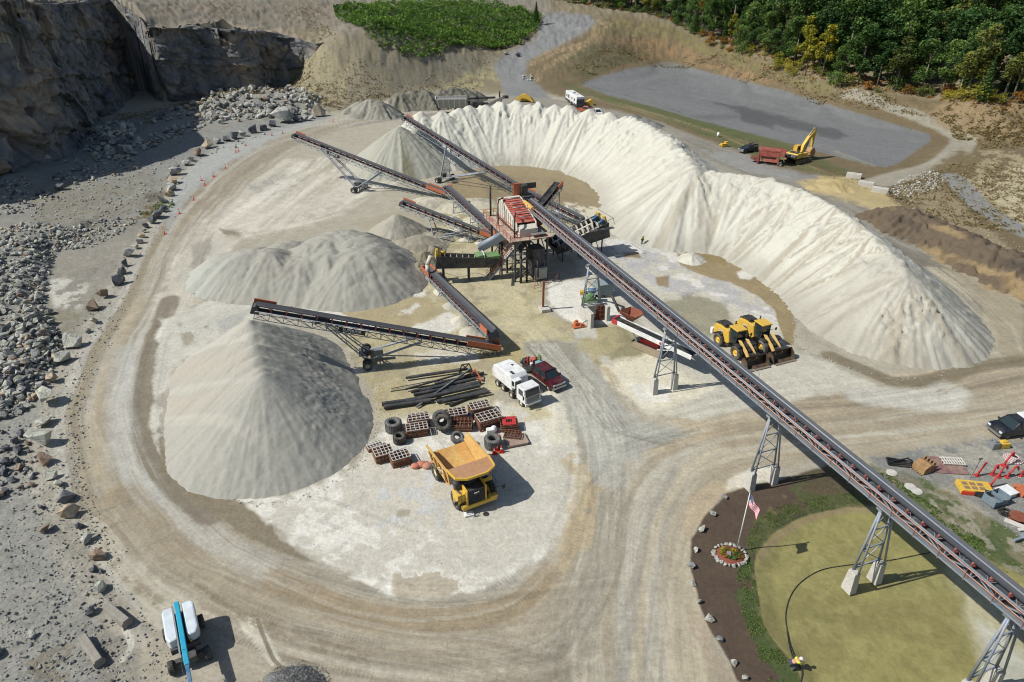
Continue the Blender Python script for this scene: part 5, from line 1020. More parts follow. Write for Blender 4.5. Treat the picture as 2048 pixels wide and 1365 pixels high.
def text_part(txt, size, mat, parent, M, name='lettering', depth=.02):
    cu = bpy.data.curves.new('t', 'FONT'); cu.body = txt; cu.size = size; cu.extrude = depth; cu.align_x = 'CENTER'; cu.align_y = 'CENTER'
    o = bpy.data.objects.new('t', cu); col.objects.link(o); dg = bpy.context.evaluated_depsgraph_get(); me = bpy.data.meshes.new_from_object(o.evaluated_get(dg))
    bpy.data.objects.remove(o); me.materials.clear(); me.materials.append(mat); p = bpy.data.objects.new(name, me); col.objects.link(p); p.parent = parent; p.matrix_local = M; return p
# shared idler mesh (origin on belt centre line, x along belt, y across)
def idler_mesh(w):
    b = MB(); h = w / 2
    for sgn in (-1, 1):
        b.hexa([Vector(p) for p in ((-.11, sgn * (h + .02), -.42), (.11, sgn * (h + .02), -.42), (.11, sgn * (h + .10), -.42), (-.11, sgn * (h + .10), -.42), (-.06, sgn * (h + .02), .16), (.06, sgn * (h + .02), .16), (.06, sgn * (h + .10), .16), (-.06, sgn * (h + .10), .16))])
        b.tube((0, sgn * h * .42, -.10), (0, sgn * (h + .04), .13), .075, n=8)
    b.box((0, 0, -.4), (.12, w + .2, .08)); b.tube((0, -h * .42, -.10), (0, h * .42, -.10), .075, n=8)
    me = b.build('idler', M_red).data; bpy.data.objects.remove(bpy.data.objects[-1]) if False else None; return me
def strip(o):  # drop a helper object, keep its mesh
    me = o.data; bpy.data.objects.remove(o); return me
IDL = {}
def get_idler(w):
    if w not in IDL:
        b = MB(); h = w / 2
        for sgn in (-1, 1):
            b.box((0, sgn * (h + .06), -.15), (.2, .07, .46), taper=(.5, 1)); b.tube((0, sgn * h * .42, -.10), (0, sgn * (h + .04), .13), .075, n=8)
        b.box((0, 0, -.42), (.12, w + .2, .08)); b.tube((0, -h * .42, -.10), (0, h * .42, -.10), .075, n=8); IDL[w] = strip(b.build('idler', M_red))
    return IDL[w]
def truss_mb(A, d, s, u, L, w, dep, bay, r, zt=-.5):
    """four chords with vertical and diagonal lacing, hanging below the belt line"""
    b = MB(); P = lambda t, y, z: A + d * t + s * y + u * z; zb = zt - dep; h = w / 2
    for y in (-h, h):
        b.tube(P(0, y, zt), P(L, y, zt), r, n=6); b.tube(P(0, y, zb), P(L, y, zb), r, n=6)
    n = max(2, int(L / bay)); st = L / n
    for i in range(n + 1):
        t = i * st
        for y in (-h, h): b.bar(P(t, y, zt), P(t, y, zb), r * 1.2)
        b.bar(P(t, -h, zb), P(t, h, zb), r * 1.2)
        if i < n:
            for y in (-h, h):
                a, c = (zt, zb) if i % 2 else (zb, zt); b.bar(P(t, y, a), P(t + st, y, c), r)
            b.bar(P(t, -h, zb), P(t + st, h, zb), r)
    return b
def belt_mb(A, d, s, u, L, w, n=24):
    b = MB(); h = w / 2; prof = [(-h, .20), (-h * .42, .0), (h * .42, .0), (h, .20)]; vs = []; fs = []
    for side, dz in ((0, 0), (1, -.05)):
        for t in (0, L):
            for y, z in prof: vs.append(A + d * t + s * y + u * (z + dz))
    for k in range(3): fs.append((k, k + 1, 4 + k + 1, 4 + k)); fs.append((8 + k, 12 + k, 13 + k, 9 + k))
    fs += [(0, 4, 12, 8), (3, 11, 15, 7)]; b.add(vs, fs)
    P = lambda t, y, z: A + d * t + s * y + u * z
    b.hexa([P(0, -h * .9, -.62), P(L, -h * .9, -.62), P(L, h * .9, -.62), P(0, h * .9, -.62), P(0, -h * .9, -.58), P(L, -h * .9, -.58), P(L, h * .9, -.58), P(0, h * .9, -.58)])
    b.tube(P(0, -h, -.28), P(0, h, -.28), .3, n=14); b.tube(P(L, -h, -.28), P(L, h, -.28), .3, n=14); return b
def rail_mb(P, L, y, z0, hgt=1.05, post=2.2, mid=True):
    b = MB(); n = max(1, int(L / post))
    b.tube(P(0, y, z0 + hgt), P(L, y, z0 + hgt), .032, n=6)
    if mid: b.tube(P(0, y, z0 + hgt * .55), P(L, y, z0 + hgt * .55), .026, n=6)
    for i in range(n + 1): b.bar(P(L * i / n, y, z0), P(L * i / n, y, z0 + hgt), .055)
    return b
def wheel_obj(parent, c, r, wd, axis, rimm, tm=None, name='wheel', lugs=0):
    """tyre part with a rim sub-part; axis unit vector in parent space"""
    ax = Vector(axis).normalized(); b = MB(); k = wd / 2; ri = r * .52
    b.lathe([(ri, -k * .8), (r * .82, -k), (r * .95, -k * .86), (r, -k * .5), (r, k * .5), (r * .95, k * .86), (r * .82, k), (ri, k * .8), (ri * .96, 0)], axis='Z', n=26, closed=True)
    if lugs:
        for i in range(lugs):
            a = 2 * math.pi * i / lugs; b.box((r * 1.0 * math.cos(a), r * math.sin(a), k * .45), (r * .06, r * .14, k * .9), rz=a); a += math.pi / lugs; b.box((r * math.cos(a), r * math.sin(a), -k * .45), (r * .06, r * .14, k * .9), rz=a)
    q = Vector((0, 0, 1)).rotation_difference(ax).to_matrix().to_4x4(); q.translation = Vector(c)
    t = b.build(name, tm or M_tyre, parent); t.matrix_local = q
    m = MB(); m.lathe([(ri, -k * .72), (ri * .8, -k * .3), (ri * .35, -k * .35), (.001, -k * .35)], n=20); m.lathe([(ri, k * .72), (ri * .8, k * .3), (ri * .45, k * .32), (ri * .4, k * .62), (.001, k * .64)], n=20)
    m.build('rim', rimm, t); return t
def conveyor(name, label, A, B, w=1.0, dep=.9, bay=1.5, step=1.6, base=None, walk=False, group=None, hood=True, tail_skirt=4.0, beltm=None, legs=(), steel=None, cat='conveyor', hoodlen=2.2):
    A, B = Vector(A), Vector(B); d = (B - A).normalized(); L = (B - A).length; s = d.cross(Vector((0, 0, 1))).normalized(); u = s.cross(d); off = Vector(base or (A.x, A.y, 0)); steel = steel or M_steel
    root = empty(name, off, 0, label, cat, group); P = lambda t, y, z: A + d * t + s * y + u * z
    shift(belt_mb(A, d, s, u, L, w).build('belt', beltm or M_belt, root), off); shift(truss_mb(A, d, s, u, L, w + .25, dep, bay, .05).build('truss', steel, root), off)
    me = get_idler(w); n = int(L / step)
    for i in range(1, n): inst('idler', me, fmat(P(i * L / n, 0, 0), d, s, u), root, off)
    if hood:
        h = MB(); H2 = w * .5 + .12
        h.hexa([P(L - hoodlen, s_ * H2, -.25) for s_ in (1,)] + [P(L + .3, H2, -.25), P(L + .3, H2 + .14, -.25), P(L - hoodlen, H2 + .14, -.25), P(L - hoodlen, H2, .42), P(L + .3, H2, .42), P(L + .3, H2 + .14, .42), P(L - hoodlen, H2 + .14, .42)])
        shift(h.build('drive_guard', M_orange, root), off); c = MB(); c.hexa([P(L - .5, -H2, -.9), P(L + .5, -H2, -.9), P(L + .5, H2, -.9), P(L - .5, H2, -.9), P(L - .3, -H2, -.3), P(L + .35, -H2, -.1), P(L + .35, H2, -.1), P(L - .3, H2, -.3)]); shift(c.build('head_chute', M_dark, root), off)
    if tail_skirt:
        h = MB(); H2 = w * .5 + .05
        for sg in (-1, 1): h.hexa([P(-.5, sg * H2, -.35), P(tail_skirt, sg * H2, -.35), P(tail_skirt, sg * (H2 + .1), -.35), P(-.5, sg * (H2 + .1), -.35), P(-.5, sg * (H2 + .1), .45), P(tail_skirt, sg * (H2 + .06), .38), P(tail_skirt, sg * (H2 + .16), .38), P(-.5, sg * (H2 + .2), .45)])
        h.box(P(-.55, 0, -.1), (.2, w, .6), rz=math.atan2(d.y, d.x)); shift(h.build('skirt', M_orange if name != 'overland_conveyor' else M_dark, root), off)
    for t in legs:
        q = P(t, 0, -.5 - dep); g = MB()
        for sg in (-1, 1): g.bar(q + s * sg * (w / 2), Vector((q.x, q.y, 0)) + s * sg * (w / 2 + .25), .12); 
        g.bar(Vector((q.x, q.y, q.z * .5)) - s * w / 2, Vector((q.x, q.y, q.z * .5)) + s * w / 2, .1); g.bar(Vector((q.x, q.y, .1)) - s * (w / 2 + .2), q + s * w / 2, .07); shift(g.build('support_leg', steel, root), off)
    return root, P, off, L, (d, s, u)
def stacker(label, A, B, axle, group='radial stackers', f1=.72, f2=.36, w=1.1, sign=False, dep=1.1, wheels=.62):
    root, P, off, L, (d, s, u) = conveyor('stacker_conveyor', label, A, B, w, dep, 1.6, 1.7, base=(axle.x, axle.y, 0), group=group)
    ax = Vector((axle.x, axle.y, wheels + .15)); sp = 2.0
    for f, lat in ((f1, True), (f2, False)):
        b = MB()
        for sg in (-1, 1):
            a = ax + s * sg * 1.25; c = P(L * f, sg * (w / 2 + .15), -.9)
            if lat:
                b.bar(a, c, .16); b.bar(a + Vector((0, 0, .55)), c + Vector((0, 0, .5)), .12); n = 9
                for i in range(n):
                    p, q = i / n, (i + 1) / n; b.bar(a.lerp(c, p) + Vector((0, 0, .5 if i % 2 else 0)), a.lerp(c, q) + Vector((0, 0, 0 if i % 2 else .5)), .06)
            else: b.tube(a, c, .15, n=8)
        if lat:
            for k in (.25, .5, .75): b.bar((ax + s * 1.25).lerp(P(L * f, (w / 2 + .15), -.9), k), (ax - s * 1.25).lerp(P(L * f, -(w / 2 + .15), -.9), k), .09)
        shift(b.build('lattice_strut' if lat else 'tube_strut', M_steel, root), off)
    b = MB(); b.box(ax, (.35, 4.2, .35), rz=math.atan2(s.y, s.x) - math.pi / 2); b.box(ax + d * .3 + Vector((0, 0, .5)), (1.3, 1.0, .7), rz=math.atan2(d.y, d.x)); shift(b.build('axle_frame', M_dark, root), off)
    b = MB(); b.box(ax - d * 1.6 + Vector((0, 0, .9)), (1.1, .7, .8), rz=math.atan2(d.y, d.x)); shift(b.build('control_box', M_galv, root), off)
    for k in (-2.3, -1.55, 1.55, 2.3): wheel_obj(root, ax + s * k - off - Vector((0, 0, .15)), wheels, .42, s, M_galv)
    p = MB()
    for t in (L * f1 * .98, L * f1 + 1.0): p.bar(P(t, w / 2 + .2, -1.7), P(t, w / 2 + .2, -.2), .2)
    p.box(P(L * f1 + .5, w / 2 + .25, -.9), (1.2, .25, 1.0), rz=math.atan2(d.y, d.x)); shift(p.build('bracket', M_dark, root), off)
    if sign:
        sg = 1 if s.y < 0 else -1; c = P(L * f1 - 3.2, sg * (w / 2 + .3), -.95); b = MB(); X = d * (1 if sg > 0 else 1); b.bar(P(L * f1 - 4.8, sg * (w / 2 + .25), -.95), P(L * f1 - 1.6, sg * (w / 2 + .25), -.95), .05, .62, up=u); shift(b.build('sign_board', M_black, root), off)
        nrm = s * sg; xx = u.cross(nrm).normalized(); M = Matrix((xx, u, nrm)).transposed().to_4x4(); M.translation = P(L * f1 - 3.2, sg * (w / 2 + .31), -.95) - off; text_part('SUPERIOR', .5, M_white, root, M)
    return root
# far left stacker, inner stacker and the near one
def at(px, py, z): return W(px, py, z)
stacker('long radial stacker on the far left of the yard, reaching towards the boulders', at(888, 384, 1.6), at(590, 268, 10.2), G(719, 381), f1=.80, f2=.40, sign=True)
stacker('long radial stacker whose head stands over the start of the white sand bank', at(1063, 387, 2.4), at(810, 233, 11.4), Vector((-15.2, 152.3, 0)), f1=.62, f2=.30, sign=True)
stacker('nearest radial stacker, its head above the tall grey gravel pile', at(992, 691, 1.3), at(512, 610, 10.3), G(735, 722), f1=.73, f2=.33, w=1.15, dep=1.0, sign=True)
r_, P_c, off_c, L_c, fr_c = conveyor('stacker_conveyor', 'shorter stacker conveyor between the grey cone and the wash plant', at(1003, 478, 1.5), at(806, 403, 5.8), 1.0, .9, 1.5, 1.5, base=(-14, 117, 0), group='radial stackers', legs=(6,))
axc = Vector((-13.5, 116.0, .7)); d, s, u = fr_c; b = MB()
for sg in (-1, 1):
    b.tube(axc + s * sg * .9, P_c(L_c * .72, sg * .6, -.9), .11, n=8); b.tube(axc + s * sg * .9, P_c(L_c * .3, sg * .6, -.9), .11, n=8)
b.bar(axc - s * 1.7, axc + s * 1.7, .25); shift(b.build('axle_frame', M_steel, r_), off_c)
for k in (-1.8, 1.8): wheel_obj(r_, axc + s * k - off_c, .5, .35, s, M_galv)
conveyor('belt_conveyor', 'dark inner belt conveyor dropping from the far stacker tail to the wash plant', at(1000, 468, 3.0), at(893, 372, 4.0), 1.25, .8, 1.5, 1.6, legs=(3, 12, 21), hoodlen=1.0, group=None, tail_skirt=2)
conveyor('belt_conveyor', 'transfer belt running from the left sand screw down to the nearest stacker', at(853, 536, 1.3), at(984, 662, 3.2), 1.25, .7, 1.4, 1.3, legs=(8, 20), hoodlen=2, tail_skirt=3.5)
rF = G(990, 672)
conveyor('belt_conveyor', 'short steep black conveyor rising away behind the wash plant head', at(1068, 424, 7.0), at(1116, 366, 9.4), 1.3, .7, 1.5, 1.8, beltm=M_black, legs=(9,), hoodlen=1.6, tail_skirt=0)
conveyor('belt_conveyor', 'grey conveyor crossing under the steep black one towards the right sand screw', at(1165, 436, 2.2), at(1052, 381, 4.6), 1.1, .8, 1.5, 1.5, legs=(5, 13), hoodlen=1.6, tail_skirt=0)
# ---- the long elevated conveyor
mdir = Vector((.3605, -.9328, 0)); perp = Vector((.9328, .3605, 0)); C3 = Vector((29.1, 39.4, 0)); ZB = 9.35
headp = C3 - mdir * 74.6 + Vector((0, 0, ZB + .9)); tailp = C3 + mdir * 30 + Vector((0, 0, ZB - .05))
moff = Vector((C3.x, C3.y, 0)); A_, B_ = tailp, headp; d = (B_ - A_).normalized(); L = (B_ - A_).length; s = perp; u = s.cross(d); 
u = Vector((0, 0, 1)) if u.z < .9 else u
main = empty('overland_conveyor', moff, 0, 'very long elevated conveyor on lattice towers crossing from lower right to the wash plant', 'conveyor')
Pm = lambda t, y, z: A_ + d * t + s * y + Vector((0, 0, 1)) * z
BY = .35   # belt centre offset to the right of the truss middle
shift(belt_mb(A_ + s * BY, d, s, u, L, 1.08).build('belt', M_belt, main), moff)
t = truss_mb(A_, d, s, u, L, 1.24, .85, 2.05, .075, .0); shift(t.build('truss', M_steel, main), moff)
b = MB(); b.hexa([Pm(q, y, z) for z in (-.97, -.94) for q, y in ((0, -.55), (L, -.55), (L, .55), (0, .55))]); shift(b.build('belly_pan', M_dark, main), moff)
b = MB(); b.hexa([Pm(q, y, z) for z in (-.57, -.51) for q, y in ((0, -1.32), (L - 3, -1.32), (L - 3, -.7), (0, -.7))])
for i in range(int(L / 2.05)): b.bar(Pm(i * 2.05, -1.36, -.62), Pm(i * 2.05, -.6, -.62), .07)
shift(b.build('walkway', M_galv, main), moff)
b = MB(); b.bar(Pm(0, -1.35, -.46), Pm(L - 3, -1.35, -.46), .03, .14); shift(b.build('kick_plate', M_steel, main), moff)
b = MB(); b.tube(Pm(0, -1.35, .5), Pm(L - 3, -1.35, .5), .034, n=6); b.tube(Pm(0, -1.35, .02), Pm(L - 3, -1.35, .02), .03, n=6)
shift(b.build('handrail', M_rail, main), moff)
b = MB()
for i in range(int((L - 3) / 2.05) + 1): b.bar(Pm(i * 2.05, -1.35, -.55), Pm(i * 2.05, -1.35, .5), .05)
shift(b.build('rail_post', M_rust, main, kind='stuff'), moff)
b = MB()  # small white lacing struts and lamp stubs on the left top chord
for i in range(int(L / 2.05)):
    for q in (-.35, .35): b.bar(Pm(i * 2.05 + 1, -.62, -.02), Pm(i * 2.05 + 1 + q, -.36, .2), .03)
    b.bar(Pm(i * 2.05 + 1, -.62, -.02), Pm(i * 2.05 + 1, -.2, 0), .03)
shift(b.build('cross_lacing', M_galv, main), moff)
me = get_idler(1.08)
for i in range(1, int(L / 1.35)):
    if i * 1.35 < 12: continue
    inst('idler', me, fmat(Pm(i * 1.35, BY, 0), d, s, u), main, moff)
b = MB(); b.box(Pm(L + .2, BY, -.4), (1.6, 1.9, 1.6), rz=math.atan2(d.y, d.x)); shift(b.build('head_chute', M_dark, main), moff)
b = MB(); b.tube(Pm(L - 5.6, -1.0, .1), Pm(L - 2.2, -1.0, .1), .34, n=14); b.tube(Pm(L - 2.2, -1.0, .1), Pm(L - 1.7, -1.0, .1), .26, n=12); shift(b.build('drive_motor', paint('motor_yellow', (224, 184, 72), .45), main), moff)
b = MB(); b.box(Pm(L + .6, -1.3, .9), (.25, 1.3, 3.0), rz=math.atan2(d.y, d.x)); shift(b.build('chute_guard', M_orange, main), moff)
b = MB(); b.box(Pm(L + .6, -.1, 1.2), (1.2, 1.0, 1.8), rz=math.atan2(d.y, d.x)); b.box(Pm(L + .9, 1.3, 1.7), (.2, 1.8, .9), rz=math.atan2(d.y, d.x)); shift(b.build('feed_box', M_dark, main), moff)
def tower(C, top=8.4, pier=2.0, spread=1.38, lean=.75, xb=3, pw=.85, ph=True):
    tw = MB()
    for sg in (-1, 1):
        for q in (-.0,): tw.tube(C + s * sg * spread + Vector((0, 0, pier)), C + s * sg * (spread - lean) + Vector((0, 0, top)), .1, n=8)
        tw.tube(C + s * sg * spread + mdir * .55 + Vector((0, 0, pier)), C + s * sg * (spread - lean) + mdir * .1 + Vector((0, 0, top)), .085, n=8)
    z = [pier + .15 + (top - pier - .4) * i / xb for i in range(xb + 1)]
    def q(sg, zz): k = (zz - pier) / (top - pier); return C + s * sg * (spread - lean * k) + Vector((0, 0, zz))
    for i in range(xb + 1): tw.bar(q(-1, z[i]), q(1, z[i]), .1)
    for i in range(xb): tw.bar(q(-1, z[i]), q(1, z[i + 1]), .06); tw.bar(q(1, z[i]), q(-1, z[i + 1]), .06)
    tw.box(C + Vector((0, 0, top)), (.5, 1.7, .2), rz=math.atan2(mdir.y, mdir.x)); o = shift(tw.build('support_tower', M_steel, main), moff)
    if ph:
        for sg in (-1, 1):
            p = MB(); p.box(C + s * sg * spread + mdir * .2 + Vector((0, 0, pier / 2 - .1)), (1.0, pw * .85, pier + .2), rz=math.atan2(mdir.y, mdir.x), taper=(.72, .85)); p.box(C + s * sg * spread + mdir * .2 + Vector((0, 0, pier + .02)), (.7, .6, .06), rz=math.atan2(mdir.y, mdir.x)); pr = p.build('concrete_pier', M_conc, o, .03)
for k in (0, 12.4, 24.9 + 4.6): pass
T3 = C3; T4 = C3 + mdir * 10.4; T2 = C3 - mdir * 12.9; T1 = C3 - mdir * 30.7; T0 = C3 - mdir * 50.0
for T in (T4, T3, T2, T1): tower(T)
tower(T0, pier=2.3, ph=False, xb=3)
for k in (6, 19, 33, 47, 60, 74, 88):
    b = MB(); b.path([Pm(k, 1.0, -.2), Pm(k, 1.05, .55), Pm(k + .8, .8, .62), Pm(k + .9, .4, .5)], .025, 6, False); shift(b.build('pull_cord_bracket', M_galv, main), moff)
b = MB(); b.box(T0 + s * -1.0 + mdir * 1.0 + Vector((0, 0, 1.15)), (3.4, .5, 2.3), rz=math.atan2(mdir.y, mdir.x)); b.box(T0 + s * .6 + mdir * .2 + Vector((0, 0, 1.15)), (.5, 2.7, 2.3), rz=math.atan2(mdir.y, mdir.x)); b.box(T0 + s * 2.1 + mdir * .9 + Vector((0, 0, 1.15)), (1.4, .5, 2.3), rz=math.atan2(mdir.y, mdir.x)); shift(b.build('concrete_footing', M_conc, main, .03), moff)
# ---------------------------------------------------------------- wash plant tower
pl_rz = math.atan2(-.933, .3605); PC = Vector((.9, 104.6, 0))
plant = empty('wash_plant', PC, pl_rz, 'tall wash plant with red-topped screen, stairs and pipes at the conveyor head', 'wash plant')
b = MB()
for x in (-5.2, -1.6, 2.0, 5.6):
    for y in (-2.6, 2.8): b.bar((x, y, 0), (x, y, 7.0), .28)
    b.bar((x, -2.6, 3.6), (x, 2.8, 3.6), .18); b.bar((x, -2.6, 6.8), (x, 2.8, 6.8), .26); b.bar((x, -2.6, .4), (x, 2.8, 3.5), .12)
for y in (-2.6, 2.8):
    b.bar((-5.2, y, 6.8), (5.6, y, 6.8), .26); b.bar((-5.2, y, 3.6), (5.6, y, 3.6), .18)
    for x in (-5.2, 2.0): b.bar((x, y, .3), (x + 3.6, y, 3.5), .12); b.bar((x + 3.6, y, 3.7), (x, y, 6.7), .12)
b.build('support_frame', M_dark, plant)
b = MB(); b.box((.2, -2.7, 7.05), (12.4, 2.0, .1)); b.box((.2, 2.7, 7.05), (12.4, 1.6, .1)); b.box((-5.4, 0, 7.055), (1.6, 7, .1)); b.box((5.6, 0, 7.055), (1.6, 7, .1)); b.build('deck', paint('deck_plate', (160, 128, 112), .8, .1, .5, (196, 186, 168), 1.5), plant)
b = MB()
def prail(b, p, q, n):
    p = Vector(p); q = Vector(q)
    for h in (.55, 1.05): b.tube(p + Vector((0, 0, h)), q + Vector((0, 0, h)), .035, n=6)
    for i in range(n + 1): c = p.lerp(q, i / n); b.bar(c, c + Vector((0, 0, 1.05)), .06)
for p, q, n in (((-6.2, -3.7, 7.1), (6.4, -3.7, 7.1), 8), ((-6.2, -3.7, 7.1), (-6.2, 3.5, 7.1), 4), ((-6.2, 3.5, 7.1), (0, 3.5, 7.1), 4), ((6.4, -3.7, 7.1), (6.4, 1.0, 7.1), 3), ((-4.6, -1.9, 7.1), (4.8, -1.9, 7.1), 6)): prail(b, p, q, n)
b.build('deck_railing', M_redm if False else paint('rail_red', (176, 74, 56), .5, 0, .15), plant)
scr = [(-4.6, 8.2), (-4.9, 9.3), (-4.5, 10.3), (-3.6, 10.85), (-2.6, 10.9), (4.0, 8.9), (4.3, 8.0), (3.6, 7.6), (-3.6, 7.7)]
b = MB(); b.prism(scr, -1.75, -1.6); b.prism(scr, 1.5, 1.65)
for i in range(9):
    x = -4.2 + i * .95; zt = 10.7 - max(0, x + 2.6) * .3; zt = min(zt, 10.8); b.box((x, -1.8, (zt + 7.8) / 2), (.12, .14, zt - 7.9)); b.box((x, 1.7, (zt + 7.8) / 2), (.12, .14, zt - 7.9))
b.prism([(-4.85, 9.2), (-4.5, 10.3), (-3.6, 10.85), (-2.9, 10.88), (-2.9, 10.8), (-3.6, 10.75), (-4.4, 10.2), (-4.75, 9.2)], -1.6, 1.5); b.build('screen_box', M_dusty, plant, .02)
b = MB(); b.prism([(-4.3, 10.3), (-3.6, 10.78), (-2.6, 10.8), (3.6, 8.95), (3.6, 8.85), (-2.6, 10.7), (-3.6, 10.66)], -1.55, 1.45)
for i in range(12): b.box((-2.4 + i * .5, -.05, 10.78 - i * .15), (.05, 2.9, .06), ry=.29)
b.build('screen_deck', M_redp, plant)
b = MB(); b.hexa([Vector(p) for p in ((3.6, -1.5, 7.0), (5.2, -1.5, 6.6), (5.2, 1.4, 6.6), (3.6, 1.4, 7.0), (3.6, -1.5, 8.6), (5.0, -1.5, 8.3), (5.0, 1.4, 8.3), (3.6, 1.4, 8.6))]); b.build('discharge_lip', M_dusty, plant)
b = MB(); b.hexa([Vector(p) for p in ((-1.2, -.6, 3.6), (1.2, -.6, 3.6), (1.2, .6, 3.6), (-1.2, .6, 3.6), (-4, -1.7, 7.5), (3.6, -1.7, 7.5), (3.6, 1.6, 7.5), (-4, 1.6, 7.5))]); b.build('hopper', M_dark, plant)
b = MB(); b.hexa([Vector(p) for p in ((3.8, .2, .3), (6.1, .2, .3), (6.1, 2.2, .3), (3.8, 2.2, .3), (3.8, .2, 5.2), (6.1, .2, 5.2), (6.1, 2.2, 5.2), (3.8, 2.2, 5.2))])
for i in range(6): b.box((4.0 + i * .38, .17, 3.6), (.1, .08, 3.0))
b.build('water_tank', M_dark, plant, .05)
b = MB(); b.box((6.55, 1.4, 1.35), (.7, 1.9, 1.9)); b.box((6.93, 1.4, 1.5), (.05, 1.5, 1.3)); b.build('control_cabinet', M_galv, plant, .03)
b = MB()
for pts, r in (([(6.3, -1.9, 0), (6.3, -1.9, 4.2), (6.0, -1.9, 5.0), (4.9, -1.6, 5.6)], .21), ([(6.3, -.9, 0), (6.3, -.9, 5.4), (5.9, -.9, 6.0), (4.4, -.9, 6.0)], .17), ([(-5.9, -2.5, 7), (-5.9, -2.5, 12.2)], .17), ([(4.8, -2.4, 7.1), (4.8, -2.4, 9.6), (4.2, -2.2, 10.2), (2.8, -1.4, 10.3)], .15), ([(-1.2, -2.9, 7.1), (-1.2, -2.9, 10.6), (-1.6, -2.6, 11.2), (-2.6, -1.5, 11.1)], .12), ([(5.5, -.5, 6.2), (7.4, .4, 4.0), (7.4, .6, 1.0)], .13), ([(1.2, -3.2, 7.0), (1.2, -3.2, 3), (4.2, -4.4, 2.0), (6.5, -5.2, 1.8)], .2)): MB().path(pts, r, 10).build('pipe', M_black, plant)
b = MB(); 
for i in range(5): b.tube((-2 + i * 1.2, -1.0, 11.0 - i * .36 if i else 11.0), (-2 + i * 1.2, 1.2, 11.0 - i * .36), .09, n=8)
b.build('spray_bar', M_galv, plant)
b = MB(); b.box((.6, 3.3, 7.8), (1.6, .9, 1.2)); b.tube((-.8, 3.3, 7.9), (.0, 3.3, 7.9), .4, n=14); b.build('drive_motor', M_rust, plant)
# chute running left from the plant to the sand screw
ch = MB(); a, c = at(1012, 470, 6.3), at(958, 499, 3.9); ch.bar(a, c, 1.0, .9); ch.tube(a + Vector((0, 0, .45)), c + Vector((0, 0, .45)), .5, n=14); o = ch.build('flume', M_steel, plant); Mi = (Matrix.Translation(PC) @ Matrix.Rotation(pl_rz, 4, 'Z')).inverted(); o.matrix_local = Mi
# stairs
st = MB(); tr = MB(); hr = MB(); f0, f1 = at(976, 557, 0.1), at(1060, 456, 7.6); dd = (f1 - f0); hv = Vector((dd.x, dd.y, 0)).normalized(); sv = Vector((0, 0, 1)).cross(hv)
for sg in (-1, 1):
    st.bar(f0 + sv * sg * .6, f1 + sv * sg * .6, .08, .36)
    for h in (.6, 1.1): hr.tube(f0 + sv * sg * .62 + Vector((0, 0, h)), f1 + sv * sg * .62 + Vector((0, 0, h)), .035, n=6)
    for i in range(11): q = f0.lerp(f1, i / 10) + sv * sg * .62; hr.bar(q, q + Vector((0, 0, 1.1)), .05)
for i in range(34): tr.box(f0.lerp(f1, (i + .5) / 34), (.27, 1.14, .05), rz=math.atan2(hv.y, hv.x))
for i in (.3, .62): q = f0.lerp(f1, i); st.bar((q.x + sv.x * .55, q.y + sv.y * .55, 0), q + sv * .55, .1); st.bar((q.x - sv.x * .55, q.y - sv.y * .55, 0), q - sv * .55, .1)
stairs = st.build('staircase', M_steel, plant); stairs.matrix_local = Mi; tr.build('tread', M_dusty, stairs); hr.build('handrail', M_orange, stairs)
b = MB(); b.box(at(1070, 462, 7.55), (3.4, 2.2, .1), rz=pl_rz); o = b.build('landing', M_galv, plant); o.matrix_local = Mi
